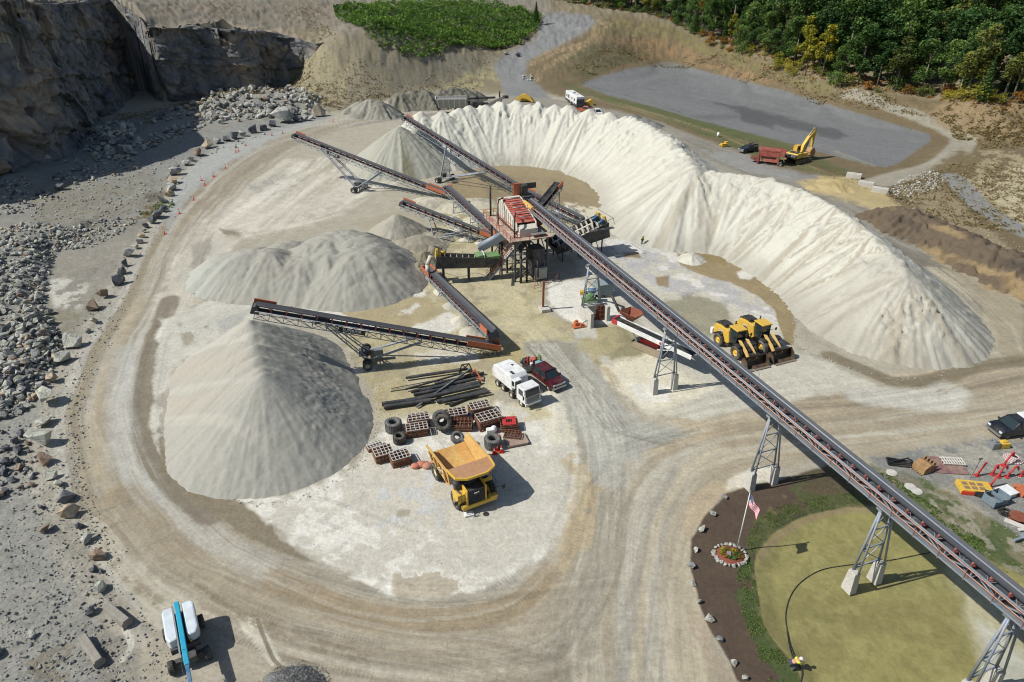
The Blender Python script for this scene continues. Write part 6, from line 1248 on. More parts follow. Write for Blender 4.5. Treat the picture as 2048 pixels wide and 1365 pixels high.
# ---- sand screws
def screw_washer(label, A, B, w, twin, cover, leg_z, spiral, motors, dp=0.6):
    """A low feed end, B high drive end (top of tub)"""
    A, B = Vector(A), Vector(B); d = (B - A).normalized(); L = (B - A).length; s = d.cross(Vector((0, 0, 1))).normalized(); u = s.cross(d); off = Vector((A.x, A.y, 0)); root = empty('sand_screw', off, 0, label, 'sand screw', 'sand screws'); P = lambda t, y, z: A + d * t + s * y + u * z; h = w / 2
    b = MB()
    for sg in (-1, 1): b.hexa([P(0, sg * h * .6, -1.7), P(L, sg * h * .75, -1.5 - dp), P(L, sg * h * .75 + sg * .08, -1.5 - dp), P(0, sg * h * .6 + sg * .08, -1.7), P(-.6, sg * h, 0), P(L, sg * h, 0), P(L, sg * (h + .1), 0), P(-.6, sg * (h + .1), 0)])
    b.hexa([P(0, -h * .6, -1.72), P(L, -h * .75, -1.52 - dp), P(L, h * .75, -1.52 - dp), P(0, h * .6, -1.72), P(0, -h * .6, -1.6), P(L, -h * .75, -1.42 - dp), P(L, h * .75, -1.42 - dp), P(0, h * .6, -1.6)]); b.hexa([P(L - .1, -h * .75, -1.5 - dp), P(L, -h * .75, -1.5 - dp), P(L, h * .75, -1.5 - dp), P(L - .1, h * .75, -1.5 - dp), P(L - .1, -h, 0), P(L, -h, 0), P(L, h, 0), P(L - .1, h, 0)])
    b.hexa([P(-.1, -h * .6, -1.7), P(0, -h * .6, -1.7), P(0, h * .6, -1.7), P(-.1, h * .6, -1.7), P(-.7, -h, 0), P(-.6, -h, 0), P(-.6, h, 0), P(-.7, h, 0)])
    for i in range(7):
        for sg in (-1, 1): b.bar(P(i * L / 6, sg * (h * .72 + .12), -1.5), P(i * L / 6, sg * (h + .14), .02), .12)
    shift(b.build('tub', M_dark, root), off)
    cy = (-h * .5, h * .5) if twin else (0,); r = (h * .46 if twin else h * .85)
    for y0 in cy:
        b = MB(); b.tube(P(.2, y0, -.55), P(L - .4, y0, -.55), .14, n=8); n = 150; vs = []; fs = []
        for i in range(n):
            t = .3 + (L - 1.6) * i / (n - 1); a = i / n * 2 * math.pi * (L - 1.6) / .95
            for q in (.18, r): vs.append(P(t, y0 + q * math.cos(a), -.55 + q * math.sin(a)))
        for i in range(n - 1): fs.append((2 * i, 2 * i + 1, 2 * i + 3, 2 * i + 2))
        b.add(vs, fs); o = shift(b.build('screw_shaft', spiral, root), off); m = o.modifiers.new('s', 'SOLIDIFY'); m.thickness = .07
    if twin: b = MB(); b.bar(P(.2, 0, .05), P(L - 2.2, 0, .05), .3, .12); shift(b.build('centre_walk', M_dusty, root), off)
    if cover: 
        b = MB()
        for t0, t1 in ((-.4, 1.9), (2.3, 3.4)): b.hexa([P(t0, -h - .2, .02), P(t1, -h - .2, .02), P(t1, h + .2, .02), P(t0, h + .2, .02), P(t0, -h - .2, .5), P(t1, -h - .2, .16), P(t1, h + .2, .16), P(t0, h + .2, .5)])
        shift(b.build('feed_box_cover', M_green, root), off); b = MB(); b.box(P(2.1, 0, .3), (.15, w + .5, .5), rz=math.atan2(d.y, d.x)); shift(b.build('weir_plate', M_white, root), off)
    for i, y0 in enumerate(cy):
        b = MB(); b.tube(P(L - 1.6, y0 + .3, .3), P(L - .6, y0 + .3, .3), .26, n=12); b.box(P(L - .5, y0, .1), (.5, .7, .7), rz=math.atan2(d.y, d.x)); shift(b.build('drive_motor', motors, root), off)
        b = MB(); b.hexa([P(L - .2, y0 - .5, -.5), P(L + .1, y0 - .5, -.5), P(L + .1, y0 + .5, -.5), P(L - .2, y0 + .5, -.5), P(L - .2, y0 - .3, .95), P(L + .1, y0 - .3, .95), P(L + .1, y0 + .35, .95), P(L - .2, y0 + .35, .95)]); shift(b.build('drive_guard', M_yel, root), off)
    for t in (.6, L * .45, L - 1.2):
        for sg in (-1, 1):
            q = P(t, sg * h * .8, -1.5); g = MB(); g.bar((q.x, q.y, 0), q, .22); shift(g.build('leg', M_dark, root), off)
        g = MB(); g.bar(P(t, -h * .8, -1.6), Vector((P(t, h * .8, 0).x, P(t, h * .8, 0).y, .3)), .1); shift(g.build('brace', M_dark, root), off)
    if twin:
        b = rail_mb(lambda t, y, z: P(t, y, z), 4.2, -h - .5, 0); b = MB()
        for t in (L - 4, L - 2.6, L - 1.2, L + .6): b.bar(P(t, h + .9, -.3), P(t, h + .9, .9), .05)
        b.tube(P(L - 4, h + .9, .9), P(L + .6, h + .9, .9), .035, n=6); b.tube(P(L + .6, h + .9, .9), P(L + .6, -h, .9), .035, n=6); b.box(P(L - 1.7, h + .55, -.3), (4.6, .8, .08), rz=math.atan2(d.y, d.x)); shift(b.build('service_platform', M_dark, root), off)
    return root
screw_washer('large dark twin sand screw right of the wash plant with pale spiral flights', at(1106, 486, 3.0), at(1204, 438, 5.8), 4.1, True, False, 0, M_dusty, M_blue, 1.5)
screw_washer('long dark sand screw left of the stairs with green feed box covers', at(992, 513, 3.6), at(872, 510, 4.8), 1.5, False, True, 0, M_dusty, M_yel)
b = MB(); a = at(862, 512, 4.2); b.path([a, a + Vector((-.6, -.3, -1.4)), a + Vector((-.6, -.5, -2.6))], .35, 10); tag(b.build('discharge_chute', M_dusty), 'white chute spilling wet sand from the left screw onto the transfer belt', 'chute')
# small things round the plant
def thing_mesh(mb, name, mat, label, cat, group=None, bevel=0.0):
    return tag(mb.build(name, mat, None, bevel), label, cat, group)
p = G(1086, 620); b = MB(); b.bar(p, p + Vector((0, 0, 4.6)), .32); root = empty('steel_post', p, 0, 'rusty upright steel post on an angled concrete base', 'post'); shift(MB().bar(p, p + Vector((0, 0, 4.6)), .3).build('post', M_rust, root), p); q = MB(); q.box(p + Vector((.2, -.2, .25)), (1.4, 1.6, .5), rz=.3); shift(q.build('concrete_base', M_conc, root, .03), p)
p = G(1193, 640); b = MB()
for i in range(5): b.bar(p + Vector((-.9 + i * .45, 0, 0)), p + Vector((-.9 + i * .45, .2, 2.1)), .1)
for z in (.1, .75, 1.4, 2.1): b.bar(p + Vector((-.95, z * .1, z)), p + Vector((.95, z * .1, z)), .12)
b.box(p + Vector((0, .2, 1.05)), (1.8, .05, 2.0), rx=-.1); thing_mesh(b, 'steel_rack', M_rust, 'rusty orange steel rack standing against the concrete footing', 'rack')
p = G(1157, 654); root = empty('plate_compactor', p, 0, 'orange compactor-like machine at the corner of the concrete footing', 'machine'); b = MB(); b.box((0, 0, .12), (1.7, 1.0, .2), rz=.3, taper=(1.1, 1)); b.build('base_plate', M_orange, root); b = MB(); b.box((-.3, .1, .45), (.6, .7, .5), rz=.3); b.box((.3, -.05, .4), (.4, .5, .35), rz=.5); b.box((-.3, .2, .8), (.4, .35, .25), rz=.3); b.build('engine', M_orange, root); b = MB().path([(.3, .1, .3), (1.1, .3, .8), (1.4, .35, 1.0)], .05); b.build('handle', M_black, root)
p = G(1178, 603); root = empty('slurry_pump', p, 0, 'green slurry pump with yellow guard behind the first lattice tower', 'pump'); b = MB(); b.tube((-.6, 0, .9), (.7, 0, .9), .7, n=16); b.box((0, 0, .2), (2.2, 1.3, .4)); b.build('casing', M_green, root); b = MB(); b.box((-1.0, -.1, 1.5), (.9, .7, .6)); b.build('belt_guard', M_yel, root); b = MB(); b.tube((-.2, .1, 1.7), (.9, .1, 1.7), .4, n=14); b.build('motor', M_blue, root); b = MB(); b.path([(.9, 0, .9), (2.4, -.5, 1.0), (3.0, -2.2, 2.0), (4.0, -4.0, .3)], .2, 10); b.build('pipe', M_black, root)
p = G(1205, 590); b = MB(); b.box(p + Vector((0, 0, 1.0)), (2.6, 1.8, 2.0), rz=.35); b.box(p + Vector((0, 0, 2.05)), (2.75, 1.95, .1), rz=.35); thing_mesh(b, 'electrical_container', paint('box_bluegrey', (128, 146, 150), .5, 0, .2), 'small blue-grey equipment box in the shade of the long conveyor', 'box', bevel=.03)
b = MB(); q = [G(1068, 585), G(1110, 569), G(1118, 558), G(1066, 556), G(1070, 572)]
for a, c in zip(q[:-1], q[1:]):
    for z in (.55, 1.05): b.tube(a + Vector((0, 0, z)), c + Vector((0, 0, z)), .035, n=6)
    for k in range(3): e = a.lerp(c, k / 2); b.bar(e, e + Vector((0, 0, 1.05)), .06)
thing_mesh(b, 'guard_rail', paint('rail_red2', (150, 76, 62), .6), 'rust-red guard rail on the ground right of the control cabinet', 'railing')
# ---------------------------------------------------------------- vehicles (local frame: x forward, y left, z up)
def Z0(x, y): return Vector((x, y, gz(x, y)))
def bx(c, d, name, mat, root, bevel=.03, **k): return MB().box(c, d, **k).build(name, mat, root, bevel)
# haul truck ---------------------------------------------------
def haul_truck(p, rz):
    r = empty('haul_truck', p, rz, 'yellow mining haul truck with empty ochre dump bed parked among tyres and screen frames', 'dump truck')
    L0, L1, hw = -4.7, 1.3, 2.35
    b = MB(); top = 4.3  # dump bed: floor, sides, headboard, canopy
    fl = [(-4.9, 2.35), (-3.6, 2.0), (1.2, 1.75), (1.35, 1.9), (-3.5, 2.15), (-4.85, 2.5)]
    b.prism(fl, -hw + .1, hw - .1)
    for s in (-1, 1):
        b.add([(-5.2, s * (hw - .25), 2.65), (1.3, s * (hw - .45), 1.8), (1.9, s * hw, top), (-4.9, s * hw, top - .65), (-5.2, s * (hw - .11), 2.65), (1.3, s * (hw - .31), 1.8), (1.9, s * (hw + .14), top), (-4.9, s * (hw + .14), top - .65)], [(0, 1, 2, 3), (4, 7, 6, 5), (0, 4, 5, 1), (1, 5, 6, 2), (2, 6, 7, 3), (3, 7, 4, 0)])
        b.bar((-5.0, s * (hw + .12), top - .68), (2.0, s * (hw + .12), top + .02), .22, .22)
        for i in range(4): x = -3.9 + i * 1.55; b.bar((x, s * (hw - .12), 2.1), (x + .15, s * (hw + .2), top - .6 + i * .14), .2, .26)
    b.build('bed_side', M_yel2, r, .02)
    b = MB(); b.add([(-4.9, -hw + .15, 2.55), (-3.5, -hw + .3, 2.2), (1.1, -hw + .4, 1.95), (1.1, hw - .4, 1.95), (-3.5, hw - .3, 2.2), (-4.9, hw - .15, 2.55), (-3.5, 0, 2.12), (1.1, 0, 1.88), (-4.9, 0, 2.5)], [(0, 1, 6, 8), (8, 6, 4, 5), (1, 2, 7, 6), (6, 7, 3, 4)])
    b.hexa([Vector(q) for q in ((1.05, -hw + .3, 1.95), (1.2, -hw + .3, 1.9), (1.2, hw - .3, 1.9), (1.05, hw - .3, 1.95), (1.85, -hw, top), (2.0, -hw, top), (2.0, hw, top), (1.85, hw, top))])
    b.build('bed_floor', M_interior, r)
    can = [(1.7, -hw - .1), (1.7, hw + .1), (3.5, hw - .1), (4.15, 1.1), (4.15, -1.1), (3.5, -hw + .1)]
    b = MB(); n = len(can); b.add([(x, y, top + .02 + (x - 1.7) * .06) for x, y in can] + [(x, y, top + .14 + (x - 1.7) * .06) for x, y in can], [tuple(range(n)), tuple(range(n, 2 * n))] + [(k, (k + 1) % n, n + (k + 1) % n, n + k) for k in range(n)])
    b.build('canopy', paint('canopy_worn', (196, 150, 104), .4, .25, .3, (172, 128, 116), .5), r, .01)
    b = MB()
    for i in range(n): 
        if i == 0: continue
        a, c = can[i], can[(i + 1) % n]; b.bar((a[0], a[1], top + .12 + (a[0] - 1.7) * .06), (c[0], c[1], top + .12 + (c[0] - 1.7) * .06), .16, .28)
    b.build('canopy_rim', M_yel, r)
    b = MB(); b.box((-.6, 0, 1.35), (8.0, 1.3, .6)); b.box((-2.9, 0, 1.0), (.8, 3.0, .7)); b.build('chassis', M_black, r)
    b = MB(); b.box((3.55, -.35, 2.1), (1.7, 1.9, 1.9)); b.build('engine_hood', M_black, r, .05); b = MB(); 
    for i in range(9): b.box((4.42, -.35, 1.3 + i * .17), (.05, 1.75, .07))
    b.build('radiator_grille', M_dark, r)
    b = MB(); b.box((3.6, .72, 2.15), (1.8, .16, 2.2)); b.box((3.6, -1.42, 2.15), (1.8, .16, 2.2)); b.box((3.4, -1.9, 2.0), (1.4, .9, 1.2)); b.build('hood_side', M_yel, r, .02)
    b = MB(); b.box((4.35, 0, .95), (.45, 4.0, .5)); b.box((4.4, 1.55, 1.35), (.6, .9, .25)); b.box((3.7, 1.85, 1.15), (1.0, .5, .12)); b.build('bumper', M_yel, r, .03)
    b = MB(); b.box((2.3, 1.4, 3.0), (1.5, 1.5, 1.6), taper=(.9, .92)); b.build('cab', M_yel, r, .04); b = MB(); b.box((3.02, 1.4, 3.2), (.08, 1.25, .9)); b.box((2.3, 2.1, 3.2), (1.1, .1, .85)); b.build('cab_window', M_glass, r)
    b = MB(); b.box((2.6, -1.0, 3.1), (1.3, 2.4, .5)); b.tube((2.9, -1.9, 2.5), (2.9, -1.9, 3.8), .35, n=14); b.build('air_cleaner', M_dark, r)
    b = MB(); 
    for s in (-1, 1):
        for i in range(5): b.box((4.25 - i * .1, 1.75 * (1 if s > 0 else -1), .75 + i * .36), (.3, .5, .05))
        b.tube((4.5, s * 2.0, .7), (4.2, s * 2.0, 2.9), .03, n=6); b.tube((4.5, s * 1.5, .7), (4.2, s * 1.5, 2.9), .03, n=6); b.tube((4.2, s * 2.1, 2.9), (2.8, s * 2.2, 2.9), .03, n=6)
    b.build('ladder_rail', M_black, r)
    b = MB(); rnd = random.Random(4)
    for i in range(16): q = Vector((2.3 + rnd.random() * 1.4, -1.6 - rnd.random() * .6, 1.4 + rnd.random() * 1.2)); b.box(q, (.25 + rnd.random() * .4, .3, .2 + rnd.random() * .3), rz=rnd.random())
    b.build('engine_parts', paint('engine_grey', (140, 138, 132), .5, .4, .3), r)
    for s in (-1, 1):
        b = MB(); b.tube((4.2, s * 2.1, 2.2), (4.6, s * 2.7, 2.3), .03, n=6); b.box((4.62, s * 2.75, 2.25), (.08, .35, .5)); b.build('mirror', M_black, r)
        wheel_obj(r, (2.9, s * 1.95, 1.0), 1.0, .7, (0, s, 0), M_yel, name='wheel', lugs=22)
        wheel_obj(r, (-2.9, s * 1.85, 1.0), 1.0, 1.2, (0, s, 0), paint('rim_cream', (222, 206, 160), .5), name='wheel', lugs=22)
    M = Matrix(((0, 0, 1, 4.52), (1, 0, 0, -.35), (0, 1, 0, 2.62), (0, 0, 0, 1))); text_part('CAT', .3, M_white, r, M)
    M = Matrix(((1, 0, 0, .2), (0, 0, -1, -hw - .18), (0, 1, 0, 3.2), (0, 0, 0, 1))); text_part('CAT', .6, M_white, r, M); return r
ht = haul_truck(Z0(-4.87, 51.4), math.atan2(-.88, .47)); ht.scale = (.89, .89, .86)
for ch in ht.children:   # shorten the rear half of the truck
    if ch.name.startswith('wheel'): ch.location.x *= .8 if ch.location.x < 0 else 1
    elif not ch.name.startswith('lettering'):
        for v in ch.data.vertices:
            if v.co.x < 0: v.co.x *= .8
# wheel loaders --------------------------------------------------
def wheel_loader(p, rz, label, dirty, first):
    r = empty('wheel_loader', p, rz, label, 'wheel loader', None); Y = M_yel
    b = MB(); b.prism([(-4.0, 1.0), (-4.1, 1.9), (-3.7, 2.6), (-1.0, 2.75), (-.6, 1.2), (-1.0, .9)], -.95, .95); b.build('engine_hood', Y, r, .08)
    b = MB(); b.box((-2.6, 0, 2.78), (1.6, 1.3, .18)); b.box((-3.6, 0, 2.55), (.7, 1.5, .25)); b.tube((-1.6, .55, 2.7), (-1.6, .55, 3.6), .1, n=10); b.tube((-2.1, -.6, 2.7), (-2.1, -.6, 3.25), .16, n=10); b.build('exhaust_stack', M_black, r)
    b = MB(); b.box((-4.15, 0, 1.25), (.5, 2.3, .9)); b.build('counterweight', M_yel if dirty else M_white, r, .08)
    b = MB(); b.box((-2.4, 0, .95), (3.0, 1.2, .5)); b.box((1.3, 0, 1.0), (1.8, 1.1, .7)); b.box((-.1, 0, 1.0), (1.0, .6, .5)); b.build('chassis', M_dark, r)
    b = MB(); b.box((-.35, 0, 2.4), (1.55, 1.35, 1.75), taper=(.88, .9)); b.build('cab_glass', M_glass, r, .04)
    b = MB(); b.box((-.35, 0, 3.36), (1.75, 1.6, .16)); b.build('cab_roof', Y, r, .05); b = MB()
    for x in (-1.1, .38):
        for y in (-.66, .66): b.bar((x, y, 1.5), (x * .93, y * .93, 3.3), .1)
    b.box((-.35, 0, 1.45), (1.7, 1.5, .25)); b.build('cab_frame', M_black, r)
    for s in (-1, 1):
        b = MB(); b.prism([(.7, 2.2), (1.2, 2.35), (2.6, 1.5), (3.35, .75), (3.1, .45), (2.3, 1.1), (1.1, 1.9)], s * .55 - .09, s * .55 + .09); b.build('lift_arm', paint('arm_sand', (216, 178, 96), .5, 0, .4, (206, 186, 150)), r, .02)
        b = MB()
        for k in range(7):
            a = math.pi * (0.35 + .5 * k / 7); a2 = math.pi * (.35 + .5 * (k + 1) / 7)
            for cx in (-2.35, 1.35): b.hexa([Vector((cx + 1.0 * math.cos(a), s * .75, .88 + 1.0 * math.sin(a))), Vector((cx + 1.0 * math.cos(a2), s * .75, .88 + 1.0 * math.sin(a2))), Vector((cx + 1.0 * math.cos(a2), s * 1.5, .88 + 1.0 * math.sin(a2))), Vector((cx + 1.0 * math.cos(a), s * 1.5, .88 + 1.0 * math.sin(a)))] + [Vector((cx + 1.06 * math.cos(q), s * w_, .88 + 1.06 * math.sin(q))) for q, w_ in ((a, .75), (a2, .75), (a2, 1.5), (a, 1.5))])
        b.build('fender', M_black, r)
        b = MB(); b.bar((-.5, s * 1.15, 1.0), (.4, s * .7, 2.5), .03); b.box((-.5, s * 1.15, 1.0), (.6, .5, .08)); b.tube((.4, s * .7, 2.5), (.7, s * 1.25, 2.7), .025, n=6); b.box((.72, s * 1.3, 2.7), (.06, .25, .4)); b.build('mirror_step', M_black, r)
        wheel_obj(r, (1.35, s * 1.12, .88), .88, .62, (0, s, 0), M_yel if not dirty else M_dusty if False else M_yel, name='wheel', lugs=20, tm=M_tyre if not dirty else M_tyreg); wheel_obj(r, (-2.35, s * 1.12, .88), .88, .62, (0, s, 0), M_yel, name='wheel', lugs=20, tm=M_tyre)
    b = MB(); b.bar((1.2, 0, 2.1), (2.6, 0, 1.5), .22); b.tube((1.0, .25, 1.5), (2.4, .3, 1.2), .1, n=8); b.tube((1.0, -.25, 1.5), (2.4, -.3, 1.2), .1, n=8); b.box((3.0, 0, 1.0), (.5, .9, .5)); b.build('bucket_linkage', M_black, r)
    prof = [(4.75, .06), (3.6, .05), (3.25, .3), (3.1, .75), (3.3, 1.2), (3.55, 1.42), (3.62, 1.36), (3.4, 1.14), (3.2, .75), (3.34, .36), (3.64, .13), (4.75, .1)]
    b = MB(); b.prism(prof, -1.65, 1.65)
    for s in (-1, 1): b.prism([(4.6, .06), (3.6, .05), (3.25, .3), (3.1, .75), (3.3, 1.2), (3.6, 1.42), (4.2, .9)], s * 1.66 - .04, s * 1.66 + .04)
    b.build('bucket', paint('bucket_steel', (64, 56, 50), .4, .5, .35, (150, 128, 104), .8), r); b = MB(); b.box((4.72, 0, .1), (.3, 3.3, .06)); b.build('cutting_edge', paint('edge_worn', (176, 160, 140), .35, .6, .2), r)
    text_part('CAT', .42, M_white, r, Matrix(((1, 0, 0, -2.4), (0, 0, -1, -1.0), (0, 1, 0, 2.1), (0, 0, 0, 1))))
    return r
wheel_loader(Z0(29.4, 76.9), math.atan2(-.93, .36), 'yellow wheel loader nearer the long conveyor, left one of the pair', False, True)
wheel_loader(Z0(33.1, 78.4), math.atan2(-.93, .38), 'yellow wheel loader on the right of the pair, beside the brown pool', True, False)
# road vehicles -----------------------------------------------------
def pickup(p, rz, label, body, L=5.9, w=2.0, crew=True, cap=None, name='pickup_truck', low=False, flatbed=False, cat='pickup truck', beacon=True):
    r = empty(name, p, rz, label, cat); f = L / 2; h = w / 2; zr = 1.92 if not low else 1.7
    cab0, cab1 = (-.75, f - 1.75) if crew else (.1, f - 1.75)
    b = MB(); b.prism([(f, .55), (f - .02, 1.0), (f - .25, 1.12), (cab1 + .15, 1.22), (cab0, 1.22), (cab0, .45), (f - .2, .42)], -h, h); b.build('body', body, r, .07)
    b = MB(); b.add([(cab1 + .55, -h + .06, 1.2), (cab1 + .55, h - .06, 1.2), (cab0, h - .06, 1.2), (cab0, -h + .06, 1.2), (cab1 - .25, -h + .26, zr - .06), (cab1 - .25, h - .26, zr - .06), (cab0 + .15, h - .26, zr - .06), (cab0 + .15, -h + .26, zr - .06)], [(0, 1, 2, 3), (4, 5, 6, 7), (0, 1, 5, 4), (1, 2, 6, 5), (2, 3, 7, 6), (3, 0, 4, 7)]); b.build('window', M_glass, r)
    b = MB(); b.box(((cab1 + cab0) / 2 - .05, 0, zr), (cab1 - cab0 - .3, w - .5, .12)); b.build('roof', body, r, .05)
    b = MB()
    for s in (-1, 1):
        for x0, x1 in ((cab1 + .55, cab1 - .25), (cab0, cab0 + .15), ((cab0 + cab1) / 2 + .2, (cab0 + cab1) / 2 + .2)): b.bar((x0, s * (h - .05), 1.2), (x1, s * (h - .25), zr - .02), .1)
    b.build('pillar', body, r)
    b = MB(); b.box((f + .05, 0, .55), (.2, w - .05, .28)); b.build('bumper', M_chrome, r, .05); b = MB(); b.box((f - .02, 0, .88), (.08, w * .5, .3)); b.build('grille', M_black if not crew else M_chrome, r, .02)
    for s in (-1, 1):
        b = MB(); b.box((f - .03, s * (h - .28), .9), (.1, .36, .22)); b.build('headlight', M_hood, r, .02); b = MB(); b.box((cab1 + .35, s * (h + .14), 1.3), (.14, .24, .2)); b.build('mirror', M_black, r, .03)
        for x in (f - .95, -f + 1.15): wheel_obj(r, (x, s * (h - .14), .41), .41, .27, (0, s, 0), M_galv)
    if flatbed:
        b = MB(); b.box((-f + (cab0 + f) / 2, 0, 1.0), (cab0 + f - .05, w + .15, .12))
        for s in (-1, 1): b.bar((-f, s * (h + .05), 1.35), (cab0 - .1, s * (h + .05), 1.35), .06)
        b.build('flatbed', M_black, r)
        for s in (-1, 1): bx((-f + 1.2, s * (h - .25), .7), (1.6, .45, .5), 'tool_box', M_black, r)
    elif cap:
        b = MB(); b.prism([(-f, .45), (-f, 1.2), (cab0 + .02, 1.2), (cab0 + .02, .45)], -h, h); b.build('bed', body, r, .04)
        b = MB(); b.box(((cab0 - f) / 2, 0, 1.6), (cab0 + f, w - .05, .85), taper=(.97, .9)); b.build('bed_cap', cap, r, .06)
        b = MB(); b.box(((cab0 - f) / 2 + .3, h - .28, 2.06), (1.9, .3, .08)); b.build('roof_strip', M_brown, r)
        if beacon: b = MB(); b.tube((cab0 - .5, -.1, 2.0), (cab0 - .5, -.1, 2.2), .2, n=14); b.tube((cab0 - .5, .45, 2.0), (cab0 - .5, .45, 2.2), .2, n=14); b.build('beacon', M_redm, r)
        bx(((cab0 - f) / 2, h - .02, 1.6), (1.6, .06, .45), 'side_panel', M_galv, r)
    else:
        b = MB()
        for s in (-1, 1): b.box(((cab0 - f) / 2, s * (h - .05), .85), (cab0 + f, .1, .75))
        b.box((-f + .05, 0, .85), (.1, w, .75)); b.box(((cab0 - f) / 2, 0, .65), (cab0 + f, w, .1)); b.build('bed', body, r, .03)
    return r
pk = pickup(Z0(3.75, 70.5), math.atan2(-.83, .56), 'maroon crew-cab flatbed pickup loaded with tools beside the white truck', M_maroon, 6.7, 2.05, flatbed=True)
for nm, c, dm, m in (('gas_cylinder', (-2.3, -.6, 1.65), (.45, .4, 1.0), M_redm), ('generator', (-2.2, .1, 1.4), (.7, .6, .6), M_redp), ('bucket_white', (-1.7, -.5, 1.3), (.35, .35, .4), M_white), ('cooler', (-1.5, .5, 1.3), (.6, .8, .4), paint('cooler_teal', (110, 176, 186), .5)), ('gas_cylinder', (-1.9, .8, 1.7), (.2, .2, 1.1), M_green), ('gas_cylinder', (-1.6, .8, 1.7), (.2, .2, 1.1), M_green), ('toolbox', (-2.9, -.3, 1.3), (.7, 1.1, .4), M_black), ('jerrycan', (-2.5, .7, 1.35), (.3, .4, .5), M_orange)):
    M = Matrix.Translation(pk.location) @ Matrix.Rotation(pk.rotation_euler.z, 4, 'Z'); q = M @ Vector(c); b = MB()
    if 'cylinder' in nm: b.tube((0, 0, -dm[2] / 2), (0, 0, dm[2] / 2 - .15), .14, n=12); b.tube((0, 0, dm[2] / 2 - .15), (0, 0, dm[2] / 2), .14, .05, n=12)
    elif 'bucket' in nm: b.tube((0, 0, -.2), (0, 0, .2), .15, .19, n=14)
    else: b.box((0, 0, 0), dm, taper=(.94, .94)); b.box((0, 0, dm[2] / 2 + .03), (dm[0] * .5, .06, .06))
    nm = 'bucket' if 'bucket' in nm else nm; o = b.build(nm, m, None, .015); o.location = q; o.rotation_euler = (0, 0, pk.rotation_euler.z)
    clr = {'gas_cylinder': 'tall gas cylinder', 'generator': 'red portable generator', 'bucket': 'white bucket', 'cooler': 'pale teal cooler', 'toolbox': 'black toolbox', 'jerrycan': 'orange jerrycan'}[nm]; k = 'red' if m is M_redm else 'green'
    tag(o, (f'{k} {clr}' if nm == 'gas_cylinder' else clr) + ' standing on the maroon pickup flatbed', nm.replace('_', ' '), f'{k} gas cylinders on the maroon pickup' if nm == 'gas_cylinder' else None)
pickup(Z0(55.4, 59.8), math.atan2(-.17, -.985), 'dark navy pickup with white bed cap and red beacons at the right edge', M_navy, 6.4, 2.1, crew=False, cap=M_white)
pickup(Z0(61.0, 177.5), math.atan2(-.45, -.9), 'dark SUV parked beside the red screening machine', M_navy, 5.0, 2.0, name='suv', cat='SUV', low=True, cap=paint('suv_body', (34, 40, 48), .25, .3, .1), beacon=False)
pickup(Z0(26.8, 222), math.atan2(-.9, -.1) + .3, 'white pickup partly hidden behind the sand bank crest', M_white, 5.6, 2.0)
pickup(Z0(23.5, 226), math.atan2(-.3, .9), 'orange and white work truck just right of the camper trailer', M_orange, 5.6, 2.0)
# white water truck
def water_truck(p, rz):
    r = empty('water_truck', p, rz, 'white cab-over truck with a large white faceted tank behind the cab', 'truck')
    b = MB(); b.prism([(-3.9, 1.3), (-4.1, 2.2), (-3.7, 3.1), (-2.6, 3.35), (.2, 3.35), (.75, 2.9), (.8, 1.3)], -1.3, 1.3); b.build('tank_body', M_white, r, .12)
    b = MB(); b.box((-.2, -.6, 3.4), (.7, .35, .06)); b.box((-1.8, .5, 3.4), (.3, .3, .05)); b.build('hatch', M_dark, r); b = MB(); b.prism([(.3, 1.6), (.3, 3.0), (1.35, 3.0), (1.35, 1.9)], -1.2, -.1); b.build('operator_box', M_white, r, .04); b = MB(); b.box((1.37, -.65, 2.5), (.05, .9, .7)); b.box((.85, -1.22, 2.5), (.7, .05, .7)); b.build('operator_window', M_glass, r)
    b = MB(); b.box((-.3, 0, .95), (7.2, .9, .3)); b.box((1.2, 0, 1.2), (.7, 1.8, .7)); b.build('chassis', M_dark, r)
    b = MB(); b.prism([(1.75, .75), (1.75, 2.75), (3.45, 2.8), (3.75, 1.9), (3.8, .75)], -1.22, 1.22); b.build('cab', M_white, r, .08)
    b = MB(); b.hexa([Vector(q) for q in ((3.77, -1.08, 1.78), (3.80, -1.08, 1.78), (3.80, 1.08, 1.78), (3.77, 1.08, 1.78), (3.47, -1.02, 2.68), (3.51, -1.02, 2.68), (3.51, 1.02, 2.68), (3.47, 1.02, 2.68))]); b.build('windscreen', M_glass, r)
    for s in (-1, 1):
        b = MB(); b.box((2.75, s * 1.225, 2.15), (.95, .04, .8)); b.build('side_window', M_glass, r); b = MB(); b.tube((3.6, s * 1.2, 2.3), (3.9, s * 1.55, 2.2), .025, n=6); b.box((3.92, s * 1.58, 2.0), (.1, .18, .55)); b.build('mirror', M_black, r)
        wheel_obj(r, (2.7, s * 1.05, .52), .52, .32, (0, s, 0), M_dusty)
        for x in (-1.6, -2.95, .4): wheel_obj(r, (x, s * 1.0, .52), .52, .5, (0, s, 0), M_dusty)
    b = MB(); b.box((3.85, 0, .7), (.2, 2.45, .35)); b.build('bumper', M_white, r, .03)
    b = MB()
    for i in range(6): b.box((3.82, 0, 1.0 + i * .12), (.05, 2.0, .05))
    b.build('grille', M_galv, r); return r
water_truck(Z0(.55, 67.2), math.atan2(-.83, .56)).scale = (.88, .9, .9)
